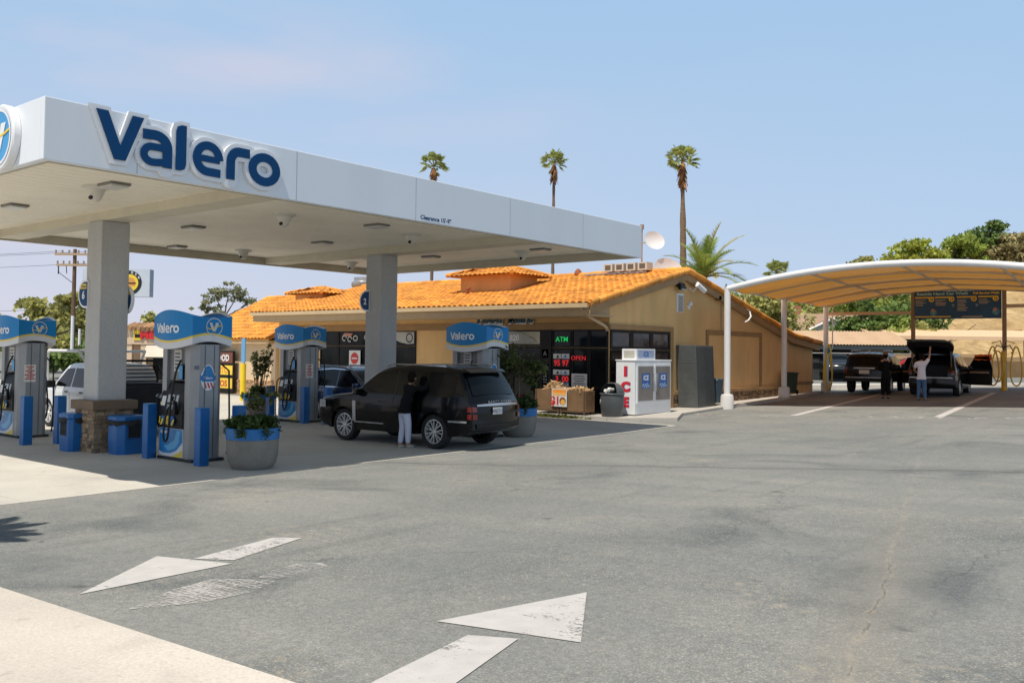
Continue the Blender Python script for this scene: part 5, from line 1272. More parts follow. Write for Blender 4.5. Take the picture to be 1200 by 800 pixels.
MB().prism([(-2.05, -.70, 1.76), (-2.05, .70, 1.76), (-2.20, .66, 1.70), (-2.20, -.66, 1.70)], (0, 0, .03)).build('spoiler', BLKP, rv.t, bevel=.01)
xr = interp(rv.rear, .9)
MB().bx(xr - .155, xr - .14, -.02, .30, .80, .95).build('number_plate', PLATE, rv.t)
mb = MB().text('8XJC214', .075, (xr - .157, .14, .84), (0, -1, 0), (0, 0, 1), 0, .02); mb.build('plate_lettering', mat('plate_navy', (.04, .06, .2), .5), rv.t)
xr2 = interp(rv.rear, 1.08)
mb = MB().text('R A N G E   R O V E R', .055, (xr2 - .14, -.02, 1.045), (0, -1, 0), (0, 0, 1), 0, .03, 'c', 1.15); mb.build('tailgate_lettering', SATIN, rv.t)

# dark blue crossover behind the second column
top = [(-2.28, .50), (-2.27, .92), (-2.20, 1.06), (-1.88, 1.48), (-1.70, 1.60), (-.6, 1.66), (.2, 1.62), (.95, 1.12), (1.1, 1.05), (1.9, .95), (2.22, .84), (2.28, .5)]
bc = Car('blue_crossover', 'dark blue crossover with chrome window trim and silver roof rails behind the black car', 'car', (-21.75, 19.35, 0), radians(0), top, 1.88, 1.02, 1.64, .78, ((1.36, .36), (-1.34, .36)), .28, NIGHT)
for sg in (1, -1):
    ht = lambda x: interp([(-1.75, 1.36), (-1.6, 1.50), (-.6, 1.57), (.2, 1.54), (.85, 1.12)], x)
    for a, b in ((-1.72, -1.2), (-1.15, -.3), (-.24, .80)): bc.side('side_window', a, b, 1.05, lambda x: max(1.06, ht(x)), CARG, sg)
    bc.side('window_trim', -1.78, .86, lambda x: ht(x) + .004, lambda x: ht(x) + .034, CHROME(), sg, .008, 20, rows=1); bc.side('window_trim', -1.80, .84, 1.02, 1.045, CHROME(), sg, .008, 10, rows=1)
    MB().tube([(-1.6, sg * .66, 1.62), (-1.45, sg * .67, 1.68), (.0, sg * .66, 1.67), (.2, sg * .64, 1.61)], .02, 6).build('roof_rail', SATIN, bc.t, smooth=60)
    bc.side('tail_light', -2.24, -2.02, .88, 1.02, REDL, sg, .010, 4); bc.end('tail_light', .90, 1.36, .84 * sg, .97 * sg, REDL, True, .012, 3)
    bc.side('headlight', 1.95, 2.2, .72, .86, LAMP, sg, .01, 4); MB().ob((.72, sg * .98, 1.10), (.14, .18, .13)).build('mirror', NIGHT, bc.t, bevel=.03)
    for x, r in bc.wheels: bc.wheel(x, r, sg, style=1)
bc.end('rear_window', 1.10, 1.46, -.82, .82, CARG); bc.end('windscreen', 1.10, 1.52, -.86, .86, CARG, False)

# white crew cab pickup at the left pumps
top = [(-2.72, .55), (-2.71, 1.12), (-2.66, 1.20), (-1.00, 1.22), (-.90, 1.30), (-.78, 1.66), (-.60, 1.74), (.55, 1.75), (.85, 1.68), (1.38, 1.16), (1.5, 1.12), (2.4, 1.05), (2.66, .98), (2.72, .58)]
pk = Car('pickup_truck', 'white crew cab pickup with black tailgate and white ladder rack behind the front column', 'pickup', (-23.75, 12.15, 0), radians(177), top, 1.92, 1.10, 1.74, .80, ((1.72, .37), (-1.55, .37)), .42, WHTP, .09, (.05, .14), soft=1)
for sg in (1, -1):
    for a, b, k in ((-.62, .20, 0), (.28, 1.18, 1)): pk.side('side_window', a, b, 1.13, (lambda x: 1.62) if k == 0 else (lambda x: max(1.14, interp([(.28, 1.62), (.72, 1.60), (1.18, 1.22)], x))), CARG, sg)
    for a in (-.72, .24, 1.22): pk.side('door_gap', a - .005, a + .005, .5, 1.10, RUBBER(), sg, .002, 1)
    for a in (-.55, .36): pk.side('door_handle', a, a + .18, .98, 1.02, BLACK(), sg, .02, 3, rows=1)
    pk.side('tail_light', -2.68, -2.54, .78, 1.14, REDL, sg, .012, 4); pk.end('tail_light', .78, 1.14, .86 * sg, .985 * sg, REDL, True, .02, 3)
    pk.side('headlight', 2.35, 2.62, .78, .95, LAMP, sg, .01, 4); MB().ob((1.22, sg * 1.06, 1.18), (.14, .22, .2)).build('mirror', BLACK(), pk.t, bevel=.03)
    pk.side('side_step', -.8, 1.2, .34, .40, BLACK(), sg, .05, 4, rows=1)
    for x, r in pk.wheels: pk.wheel(x, r, sg, style=2)
MB().bx(-2.80, -2.68, -.90, .90, .62, 1.24).build('tailgate', BLACK(), pk.t, bevel=.02); pk.end('windscreen', 1.18, 1.64, -.88, .88, CARG, False)
MB().bx(-2.86, -2.70, -.90, .90, .46, .64).build('rear_bumper', BLACK(), pk.t, bevel=.03)
mb = MB().lathe([(.001, 0), (.10, 0)], 20, (0, 0, 0), 0, 'y'); mb.v = [(-2.81, x * 1.3, 1.0 + z * .55) for x, y, z in mb.v]; mb.build('tailgate_badge', SATIN, pk.t)
mb = MB()
for y in (-.80, .80): mb.tube([(-1.02, y, 1.2), (-1.0, y, 1.72), (-.95, y * .9, 1.84)], .03, 8).tube([(-1.0, y, 1.72), (-1.55, y, 1.25)], .03, 8)
mb.tube([(-1.0, -.8, 1.83), (-1.0, .8, 1.83)], .03, 8)
for k in range(5): mb.tube([(-1.0, -.78, 1.3 + k * .1), (-1.0, .78, 1.3 + k * .1)], .018, 6)
mb.tube([(-2.6, -.86, 1.28), (-1.1, -.86, 1.28)], .025, 6).tube([(-2.6, .86, 1.28), (-1.1, .86, 1.28)], .025, 6).tube([(-2.64, -.86, 1.28), (-2.64, .86, 1.28)], .025, 6)
mb.build('headache_rack', BLACK(), pk.t, smooth=50)
mb = MB()
for y in (-.88, .88): mb.tube([(1.95, y, .95), (1.95, y, 1.98), (1.85, y, 2.07), (-.1, y, 2.07), (-.2, y * .8, 1.72)], .04, 8)
for x in (1.8, .8, -.08): mb.tube([(x, -.88, 2.07), (x, .88, 2.07)], .035, 8)
mb.build('ladder_rack', WHITE(), pk.t, smooth=50)
MB().bx(-2.66, -1.02, -.86, .86, 1.225, 1.275).build('bed_cover', BLACK(), pk.t, bevel=.01)

# vehicles in the washing bays
def wash_pos(xl, yl):
    p = cw(xl, yl); return p
HD = radians(90 + 5.5)
top = [(-2.40, .56), (-2.39, 1.02), (-2.33, 1.14), (-2.20, 1.62), (-2.08, 1.76), (-1.0, 1.84), (.2, 1.82), (.95, 1.24), (1.1, 1.17), (2.1, 1.08), (2.36, .95), (2.40, .6)]
p = wash_pos(2.7, 12.2)
tr = Car('offroad_suv', 'black square backed off road SUV with roof rack in the left washing bay', 'car', p, HD, top, 1.92, 1.12, 1.83, .80, ((1.40, .40), (-1.38, .40)), .50, BLKP, .08, (.06, .14))
for sg in (1, -1):
    for a, b in ((-2.0, -1.2), (-1.12, -.3), (-.22, .75)): tr.side('side_window', a, b, 1.17, lambda x: max(1.18, interp([(-2.1, 1.6), (.2, 1.70), (.78, 1.30)], x)), CARG, sg)
    tr.end('tail_light', .88, 1.16, .84 * sg, .98 * sg, REDL, True, .016, 3)
    for x, r in tr.wheels: tr.wheel(x, r, sg, style=2)
    MB().tube([(-1.9, sg * .68, 1.84), (-1.8, sg * .68, 1.91), (.0, sg * .68, 1.91), (.15, sg * .66, 1.84)], .025, 6).build('roof_rail', SATIN, tr.t, smooth=60)
    MB().ob((.75, sg * 1.06, 1.22), (.14, .22, .2)).build('mirror', BLKP, tr.t, bevel=.03)
tr.end('rear_window', 1.20, 1.62, -.84, .84, mat('tinted_glass', (.003, .003, .004), .3, var=.2, spec=.15)); tr.end('windscreen', 1.3, 1.72, -.86, .86, CARG, False)
MB().bx(-2.56, -2.40, -.88, .88, .52, .72).build('rear_bumper', BLACK(), tr.t, bevel=.03); MB().bx(-2.565, -2.50, -.8, .8, .70, .735).build('bumper_strip', SATIN, tr.t)
MB().bx(-2.50, -2.465, -.22, .22, .88, 1.05).build('number_plate', PLATE, tr.t); MB().bx(-2.50, -2.46, -.45, .45, 1.10, 1.16).build('tailgate_strip', SATIN, tr.t)
mb = MB()
for y in (-.5, -.25, 0, .25, .5): mb.cyl((-1.8, y, 1.90), (-.1, y, 1.90), .015)
for x in (-1.8, -1.2, -.6, -.1): mb.cyl((x, -.68, 1.90), (x, .68, 1.90), .015)
mb.build('roof_rack', SATIN, tr.t)
INT = mat('dark_interior', (.010, .010, .011), .8, var=.3)
BEIGE = mat('beige_trim', (.36, .28, .19), .6, var=.1)
def open_door(c, sg, xh, ang, m):
    d = thing('open_door', None, None, (xh, sg * c.W * .49, 0), sg * radians(-ang) if 0 else 0); d.parent = c.t
    d.rotation_euler.z = -sg * radians(ang)
    MB().prism([(0, 0, .42), (-1.02, 0, .42), (-1.05, 0, 1.10), (0, 0, 1.10)], (0, sg * .05, 0)).build('door_skin', m, d, bevel=.01)
    MB().prism([(-.04, -sg * .004, .46), (-.98, -sg * .004, .46), (-1.0, -sg * .004, 1.06), (-.04, -sg * .004, 1.06)], (0, -sg * .05, 0)).build('door_lining', INT, d)
    MB().bx(-.95, -.1, min(-sg * .055, -sg * .12), max(-sg * .055, -sg * .12), .92, 1.0).build('armrest', BEIGE, d, bevel=.02)
    mb = MB(); mb.tube([(0, 0, 1.1), (-.35, -sg * .08, 1.60), (-.95, -sg * .1, 1.64), (-1.05, 0, 1.1)], .03, 6); mb.build('window_frame', m, d)
    MB().poly([(-.03, -sg * .0, 1.1), (-.36, -sg * .08, 1.58), (-.93, -sg * .1, 1.62), (-1.02, 0, 1.1)]).build('door_glass', CARG, d); return d
open_door(tr, -1, .85, 68, BLKP)
top = [(-2.36, .50), (-2.35, .95), (-2.28, 1.10), (-2.05, 1.55), (-1.90, 1.68), (-.8, 1.76), (.15, 1.74), (.98, 1.22), (1.1, 1.14), (2.0, 1.04), (2.32, .9), (2.38, .5)]
p = wash_pos(5.75, 10.1)
hv = Car('hatch_suv', 'black SUV with raised tailgate and open front door in the middle washing bay', 'car', p, HD, top, 1.94, 1.10, 1.75, .78, ((1.42, .38), (-1.40, .38)), .30, BLKP, .10, (.08, .14), open_rear=(.80, 1.62))
for sg in (1, -1):
    for a, b in ((-1.9, -1.2), (-1.12, -.3), (-.22, .82)): hv.side('side_window', a, b, 1.14, lambda x: max(1.15, interp([(-2.0, 1.48), (-1.7, 1.60), (.15, 1.64), (.85, 1.26)], x)), CARG, sg)
    hv.end('tail_light', .88, 1.06, .84 * sg, .98 * sg, REDL, True, .016, 3); hv.side('tail_light', -2.3, -2.1, .92, 1.06, REDL, sg, .01, 3)
    for x, r in hv.wheels: hv.wheel(x, r, sg, style=1)
    MB().ob((.80, sg * 1.04, 1.16), (.14, .2, .15)).build('mirror', BLKP, hv.t, bevel=.03)
hv.end('windscreen', 1.24, 1.66, -.86, .86, CARG, False)
MB().bx(-2.30, -.6, -.70, .70, .62, .66).bx(-.62, -.58, -.70, .70, .66, 1.5).build('cargo_floor', INT, hv.t); MB().bx(-.95, -.70, -.62, .62, .66, 1.25).build('seat_back', mat('seat_grey', (.05, .05, .052), .8), hv.t, bevel=.04)
MB().bx(-2.50, -2.36, -.8, .8, .74, .78).build('bumper_strip', SATIN, hv.t)
hg = thing('tailgate', None, None, (-1.86, 0, 1.72)); hg.parent = hv.t; P = []
for i in range(9):
    u = i / 8; row = []
    for k in range(9):
        s_ = k / 4 - 1; wv = (.70 + .16 * min(1, u * 2)) * (1 - .06 * max(0, u - .75) / .25); row.append((-1.18 * u - .05 * (1 - s_ * s_) * u, s_ * wv, .62 * u - .30 * max(0, u - .55) ** 1.3 + .06 * (1 - s_ * s_)))
    P.append(row)
mb = MB().grid(P, 0); mb.grid([[(x, y, z - .07) for x, y, z in r][::-1] for r in P], 1); mb.grid([[r[0] for r in P], [(r[0][0], r[0][1], r[0][2] - .07) for r in P]], 0); mb.grid([[(r[-1][0], r[-1][1], r[-1][2] - .07) for r in P], [r[-1] for r in P]], 0); mb.grid([[(x, y, z - .07) for x, y, z in P[-1]], P[-1]], 0)
mb.build('panel', [BLKP, INT], hg, smooth=40); mb = MB().grid([[(x, y * .8, z - .078) for x, y, z in r] for r in P[1:5]]); mb.build('glass', CARG, hg, smooth=40)
for s_ in (-1, 1): MB().cyl((-.38, s_ * .72, -.55), (-.62, s_ * .74, .10), .012).build('strut', SATIN, hg)
open_door(hv, -1, .92, 66, BLKP)
q = wash_pos(6.75, 10.75)
# orange towel over the open door
dd = hv.t.matrix_basis
mb = MB(); dirv = Vector((-cos(radians(66)), -sin(radians(66)), 0))
a0 = Vector((.92, -.95, 1.64)); T_ = []
for k in range(11):
    u = .28 + .075 * k; c = a0 + dirv * u; c.z = 1.60 + .05 * min(1, (u - .2) * 4) + .012 * sin(k * 2.1)
    T_.append([tuple(c + Vector((.07, 0, -.16 - .03 * sin(k)))), tuple(c + Vector((.04, 0, .08))), tuple(c + Vector((-.06, 0, .08))), tuple(c + Vector((-.09, 0, -.16 + .03 * sin(k * 1.7))))])
mb.grid(T_); hv_m = Matrix.Translation(hv.t.location) @ Matrix.Rotation(HD, 4, 'Z'); mb.xf(hv_m)
tw = thing('towel', 'orange drying towel hung over the open door of the black SUV', 'towel', tuple(hv_m @ a0)); wb(mb, 'cloth', mat('orange_towel', (.75, .13, .015), .9, var=.1), tw, smooth=60)
# plain cars further back
top = [(-2.2, .45), (-2.19, .85), (-2.05, 1.02), (-1.5, 1.38), (-1.1, 1.46), (.1, 1.46), (.9, 1.0), (1.9, .86), (2.15, .72), (2.2, .45)]
def small_car(label, loc, hd, paint):
    c = Car('parked_car', label, 'car', loc, hd, top, 1.78, .93, 1.46, .78, ((1.3, .32), (-1.28, .32)), .24, paint)
    for sg in (1, -1):
        for a, b in ((-1.4, -.5), (-.42, .72)): c.side('side_window', a, b, .95, lambda x: max(.96, interp([(-1.45, 1.20), (-1.1, 1.38), (.1, 1.38), (.78, 1.02)], x)), CARG, sg)
        c.end('tail_light', .70, .86, .72 * sg, .97 * sg, REDL, True, .012, 3); c.side('headlight', 1.9, 2.12, .62, .74, LAMP, sg, .01, 3)
        for x, r in c.wheels: c.wheel(x, r, sg, style=1)
    c.end('rear_window', 1.02, 1.32, -.8, .8, CARG); c.end('windscreen', 1.04, 1.36, -.84, .84, CARG, False); MB().bx(-2.27, -2.2, -.25, .25, .6, .72).build('number_plate', PLATE, c.t); return c
small_car('dark parked car with pale bumper in the shade of the tan carport', (-21.6, 60.6, .8), radians(-60), mat('dark_car_paint', (.02, .022, .025), .2, coat=.5))
small_car('red car mostly hidden behind the open door of the black SUV', (-12.9, 51.3, .74), radians(20), mat('red_car_paint', (.35, .012, .012), .2, coat=.5))

# ------------------------------------------------------------------ people
def skin_mesh(V, E, root, sub=2):
    names = list(V); idx = {n: i for i, n in enumerate(names)}
    me = bpy.data.meshes.new('figure'); me.from_pydata([V[n][0] for n in names], [(idx[a], idx[b]) for a, b in E], [])
    ob = bpy.data.objects.new('figure', me); COL.objects.link(ob)
    md = ob.modifiers.new('skin', 'SKIN'); md.use_smooth_shade = True; md.branch_smoothing = .3
    sv = me.skin_vertices[0].data
    for n, i in idx.items():
        r = V[n][1]; sv[i].radius = r if isinstance(r, tuple) else (r, r); sv[i].use_root = (n == root)
    s2 = ob.modifiers.new('sub', 'SUBSURF'); s2.levels = sub; s2.render_levels = sub
    bpy.context.view_layer.update(); dg = bpy.context.evaluated_depsgraph_get()
    out = bpy.data.meshes.new_from_object(ob.evaluated_get(dg)); bpy.data.objects.remove(ob); bpy.data.meshes.remove(me)
    out.polygons.foreach_set('use_smooth', [True] * len(out.polygons)); return out
SKINM = mat('skin', (.42, .24, .16), .5, var=.05); 
def person(label, loc, rz, H, P, top, bottom, shoe, hair, long_sleeve=True, cap=None, hood=False):
    k = H / 1.75; t_ = thing('person', label, 'person', loc, rz)
    J = dict(pelvis=(0, 0, .95), waist=(0, .01, 1.10), chest=(0, .02, 1.28), neckb=(0, 0, 1.46), neck=(0, .015, 1.53), chin=(0, .04, 1.575), head=(0, .03, 1.65), crown=(0, .015, 1.735),
             shl=(-.17, 0, 1.42), ell=(-.23, -.03, 1.14), wrl=(-.24, .06, .90), shr=(.17, 0, 1.42), elr=(.23, -.03, 1.14), wrr=(.24, .06, .90),
             hipl=(-.09, .0, .80), knl=(-.10, .03, .50), anl=(-.10, -.02, .09), hipr=(.09, .0, .80), knr=(.10, .03, .50), anr=(.10, -.02, .09))
    J.update(P); J = {n: Vector(c) * k for n, c in J.items()}
    for s_ in 'lr': J['to' + s_] = J['an' + s_] + Vector((0, .14, -.055)) * k; J['he' + s_] = J['an' + s_] + Vector((0, -.04, -.05)) * k
    R = dict(pelvis=(.14, .105), waist=(.125, .095), chest=(.15, .105), neckb=(.085, .075), neck=.052, chin=(.062, .07), head=(.078, .098), crown=(.05, .065), shl=.062, shr=.062, ell=.042, elr=.042, wrl=.028, wrr=.028,
             hipl=.082, hipr=.082, knl=.056, knr=.056, anl=.036, anr=.036, tol=.03, tor=.03, hel=.032, her=.032)
    E = [('pelvis', 'waist'), ('waist', 'chest'), ('chest', 'neckb'), ('neckb', 'neck'), ('neck', 'chin'), ('chin', 'head'), ('head', 'crown')]
    for s_ in 'lr': E += [('neckb', 'sh' + s_), ('sh' + s_, 'el' + s_), ('el' + s_, 'wr' + s_), ('pelvis', 'hip' + s_), ('hip' + s_, 'kn' + s_), ('kn' + s_, 'an' + s_), ('an' + s_, 'to' + s_), ('an' + s_, 'he' + s_)]
    V = {n: (tuple(J[n]), tuple(q * k for q in r) if isinstance(r, tuple) else r * k) for n, r in R.items()}
    for s_, sg in (('l', -1), ('r', 1)):            # palm, four unequal fingers and a thumb
        d = (J['wr' + s_] - J['el' + s_]).normalized(); sd = d.cross(Vector((0, 1, 0) if abs(d.y) < .8 else (0, 0, 1))).normalized() * sg; nr = sd.cross(d).normalized()
        pm = J['wr' + s_] + d * .055 * k; V['pa' + s_] = (tuple(pm), (.030 * k, .020 * k)); E.append(('wr' + s_, 'pa' + s_))
        for f in range(4):
            b = pm + d * .035 * k + sd * (f - 1.5) * .019 * k; L = (.065, .075, .07, .055)[f] * k
            V['f%s%da' % (s_, f)] = (tuple(b), .010 * k); V['f%s%db' % (s_, f)] = (tuple(b + d * L * .55 + nr * .004 * k), .0085 * k); V['f%s%dc' % (s_, f)] = (tuple(b + d * L + nr * .018 * k), .007 * k)
            E += [('pa' + s_, 'f%s%da' % (s_, f)), ('f%s%da' % (s_, f), 'f%s%db' % (s_, f)), ('f%s%db' % (s_, f), 'f%s%dc' % (s_, f))]
        b = pm - d * .01 * k - sd * .035 * k; V['th%sa' % s_] = (tuple(b), .011 * k); V['th%sb' % s_] = (tuple(b + (d * .6 - sd * .8) * .04 * k), .009 * k); E += [('pa' + s_, 'th%sa' % s_), ('th%sa' % s_, 'th%sb' % s_)]
    b = bpy.data.objects.new('body', skin_mesh(V, E, 'pelvis', 1)); b.data.materials.append(SKINM); COL.objects.link(b); b.parent = t_
    def cloth(name, ns, ed, root, grow, m, ext=None):
        W = {n: (V[n][0], tuple(q + grow * k for q in V[n][1]) if isinstance(V[n][1], tuple) else V[n][1] + grow * k) for n in ns}
        if ext: W.update(ext)
        o = bpy.data.objects.new(name, skin_mesh(W, ed, root, 2)); o.data.materials.append(m); COL.objects.link(o); o.parent = t_; return o
    ex = {'hem': (tuple(J['pelvis'] + Vector((0, 0, -.12 * k))), (.150 * k, .118 * k)), 'collar': (tuple(J['neckb'].lerp(J['neck'], .55)), ((.088 if long_sleeve else .072) * k,) * 2)}; te = [('hem', 'pelvis'), ('pelvis', 'waist'), ('waist', 'chest'), ('chest', 'neckb'), ('neckb', 'shl'), ('neckb', 'shr'), ('neckb', 'collar')]; ns = ['pelvis', 'waist', 'chest', 'neckb', 'shl', 'shr']
    for s_ in 'lr':
        if long_sleeve: ns += ['el' + s_, 'wr' + s_]; te += [('sh' + s_, 'el' + s_), ('el' + s_, 'wr' + s_)]
        else:
            m_ = J['sh' + s_].lerp(J['el' + s_], .75); ex['sl' + s_] = (tuple(m_), .072 * k); te.append(('sh' + s_, 'sl' + s_))
    cloth('top', ns, te, 'pelvis', .022, top, ex)
    be = [('wt', 'pelvis'), ('pelvis', 'hipl'), ('pelvis', 'hipr')]; ns = ['hipl', 'hipr']
    for s_ in 'lr': ns += ['kn' + s_, 'an' + s_]; be += [('hip' + s_, 'kn' + s_), ('kn' + s_, 'an' + s_)]
    o = cloth('trousers', ns, be, 'pelvis', .026, bottom, {'pelvis': (tuple(J['pelvis'] - Vector((0, 0, .05 * k))), (.138 * k, .112 * k)), 'wt': (tuple(J['pelvis'] + Vector((0, 0, .07 * k))), (.125 * k, .095 * k))})
    for s_ in 'lr':
        A = J['he' + s_]; B = J['to' + s_]; o = bpy.data.objects.new('shoe', skin_mesh({'a': (tuple(A), (.045 * k, .045 * k)), 'b': (tuple(A.lerp(B, .5)), (.048 * k, .045 * k)), 'c': (tuple(B + Vector((0, .04 * k, 0))), (.045 * k, .032 * k))}, [('a', 'b'), ('b', 'c')], 'a', 2)); o.data.materials.append(shoe); COL.objects.link(o); o.parent = t_
    mb = MB(); hd = J['head'].lerp(J['crown'], .35)
    Pp = []
    for i in range(9):
        a = pi * i / 8; Pp.append([tuple(hd + Vector((.094 * k * sin(a) * cos(q), -.012 * k + .112 * k * sin(a) * sin(q), .125 * k * cos(a) - (.03 * k if a > 1.6 else 0)))) for q in [2 * pi * j / 16 for j in range(16)]])
    for i in range(8):
        for j in range(16):
            q = 2 * pi * (j + .5) / 16
            if i >= 4 and .35 < q < pi - .35: continue
            mb.add([Pp[i][j], Pp[i + 1][j], Pp[i + 1][(j + 1) % 16], Pp[i][(j + 1) % 16]], [(0, 1, 2, 3)])
    mb.build('hair', hair, t_, smooth=70)
    fc = MB(); f0 = J['head']; 
    for s_ in (-1, 1): fc.lathe([(.001, -.012), (.010, -.006), (.012, 0), (.010, .006), (.001, .010)], 8, (f0.x + s_ * .030 * k, f0.y + .088 * k, f0.z - .0 * k), 1, 'y')
    fc.prism([(f0.x - .014 * k, f0.y + .088 * k, f0.z - .04 * k), (f0.x + .014 * k, f0.y + .088 * k, f0.z - .04 * k), (f0.x, f0.y + .088 * k, f0.z + .005 * k)], (0, .02 * k, -.006 * k), 0)
    fc.prism([(f0.x - .024 * k, f0.y + .082 * k, f0.z - .068 * k), (f0.x + .024 * k, f0.y + .082 * k, f0.z - .068 * k), (f0.x + .02 * k, f0.y + .082 * k, f0.z - .06 * k), (f0.x - .02 * k, f0.y + .082 * k, f0.z - .06 * k)], (0, .01 * k, 0), 2)
    for s_ in (-1, 1): fc.ob((f0.x + s_ * .082 * k, f0.y - .005 * k, f0.z - .012 * k), (.014 * k, .03 * k, .05 * k), None, 0)
    fc.build('face', [SKINM, mat('eye_dark', (.03, .025, .02), .3), mat('lips', (.30, .12, .09), .5)], t_)
    if cap:
        mb = MB(); Pp = [[tuple(hd + Vector((.098 * k * cos(a) * cos(q), -.008 + .116 * k * cos(a) * sin(q), .02 * k + .115 * k * sin(a)))) for q in [2 * pi * j / 18 for j in range(18)]] for a in [pi / 2 * i / 5 for i in range(6)]]
        mb.grid(Pp, 0, True); mb.prism([tuple(hd + Vector((x * k, y * k, .015 * k))) for x, y in ((-.08, .09), (.08, .09), (.06, .20), (-.06, .20))], (0, 0, .01)); mb.build('cap', cap, t_, smooth=60)
    return t_
BLKC = mat('black_cloth', (.008, .008, .009), .95, var=.2, spec=.2)
HAIRB = mat('dark_hair', (.010, .007, .006), .9, var=.2, spec=.1)
person('person in a black hoodie and pale sweatpants leaning into the black car at the pumps', (-14.83, 14.40, 0), radians(-6), 1.70,
       dict(chest=(.03, .10, 1.27), waist=(.01, .03, 1.10), neckb=(.05, .14, 1.44), neck=(.055, .16, 1.50), chin=(.06, .19, 1.545), head=(.06, .18, 1.62), crown=(.06, .165, 1.70), shl=(-.13, .14, 1.40), shr=(.23, .14, 1.40), ell=(-.24, .26, 1.18), wrl=(-.10, .46, 1.14), elr=(.36, .30, 1.36), wrr=(.34, .46, 1.58), hipl=(-.085, 0, .80), knl=(-.085, .03, .5), anl=(-.08, -.05, .09), hipr=(.085, 0, .80), knr=(.09, .05, .5), anr=(.085, .05, .09)),
       BLKC, mat('pale_sweatpants', (.58, .60, .72), .9, var=.06, bump=.2, bs=30), mat('cream_shoe', (.5, .46, .40), .7), HAIRB)
pp = cw(4.45, 7.05)
person('person in white t-shirt and blue jeans reaching up to a raised black tailgate', (-10.06, 37.64, zg(-10.06, 37.64)), CWA - .1, 1.78,
       dict(shr=(.17, .02, 1.44), elr=(.25, .16, 1.66), wrr=(.24, .26, 1.92), ell=(-.27, .02, 1.16), wrl=(-.20, .22, 1.02), anl=(-.12, -.02, .09), anr=(.12, .0, .09), crown=(0, .04, 1.73), head=(0, .05, 1.645)),
       mat('white_tee', (.80, .78, .84), .9, var=.05, bump=.2, bs=20), mat('blue_jeans', (.085, .17, .31), .9, var=.25, vs=6), mat('grey_shoe', (.12, .16, .24), .7), HAIRB, False)
person('person dressed all in black with a brown cap standing between the two washed cars', (-11.75, 38.75, zg(-11.75, 38.75)), CWA + .3, 1.86,
       dict(ell=(-.25, .10, 1.16), wrl=(-.12, .28, 1.10), elr=(.25, .08, 1.16), wrr=(.14, .30, 1.12)), BLKC, BLKC, BLACK(), HAIRB, True, mat('brown_cap_cloth', (.20, .11, .05), .9))
# ------------------------------------------------------------------ plants in the planters
LG = leaf_mat('shrub_leaf', (.06, .095, .024), .3, .5)
LGO = leaf_mat('olive_leaf', (.10, .115, .035), .35, .5)
FLW = leaf_mat('red_flower', (.35, .02, .03), .2, .3)
def planter_plant(label, loc, seed, low, tall, flowers, hgt):
    rng = np.random.default_rng(seed); t_ = thing('potted_plant', label, 'plant', loc); mb = MB(); st = MB()
    for k in range(low):
        a = rng.random() * 6.28; r = .40 * sqrt(rng.random()); c = (r * cos(a), r * sin(a), .04 + .20 * rng.random())
        leaves(mb, c, (.13, .13, .09), 60, .055, rng, 0, .2, 1.8)
    for k in range(6):
        a = rng.random() * 6.28; leaves(mb, (.48 * cos(a), .48 * sin(a), .0), (.10, .10, .10), 40, .05, rng, 0, .2, 1.8)
    for k in range(tall):
        a = rng.random() * 6.28; r = .18 * rng.random(); x, y = r * cos(a), r * sin(a); h = hgt * (.6 + .5 * rng.random()); ex, ey = x + .45 * (rng.random() - .5), y + .45 * (rng.random() - .5)
        pts = [(x, y, 0), ((x + ex) / 2 + .04 * rng.normal(), (y + ey) / 2 + .04 * rng.normal(), h * .5), (ex, ey, h)]; st.tube(pts, [.014, .010, .004], 5)
        for q in range(6):
            u = .3 + .7 * rng.random(); c = np.array(pts[1]) * (1 - u) + np.array(pts[2]) * u; leaves(mb, c + rng.normal(size=3) * .05, (.07, .07, .07), 7, .055, rng, 1, .2, 1.9)
    for k in range(flowers):
        a = rng.random() * 6.28; r = .40 * rng.random(); leaves(mb, (r * cos(a), r * sin(a), .2 + .2 * rng.random()), (.06, .06, .05), 16, .05, rng, 2, .2, 1.2)
    st.build('stem', TWIG, t_, smooth=60); mb.build('leaves', [LG, LGO, FLW], t_); return t_
planter_plant('dark green low plant with a few thin tall stems in the front planter', (-14.28, 10.02, .68), 3, 24, 4, 0, .80)
planter_plant('sparse tall shrub in the far blue rimmed planter', (-24.45, 17.35, .70), 9, 20, 18, 2, 1.55)
planter_plant('dark low plants with red flowers under the small planter tree', (-14.78, 18.45, .70), 5, 34, 3, 7, .4)
tree('small_tree', 'small grey green tree growing from the planter behind the black car', (-14.78, 18.45, .70), 1.7, [(0, 0, 1.15, .62, .62, .48), (.35, .2, .95, .35, .35, .3), (-.4, .1, .95, .35, .35, .3)], leaf_mat('small_tree_leaf', (.085, .105, .030), .35, .5), .035, 12, 55, .06, sub=9)

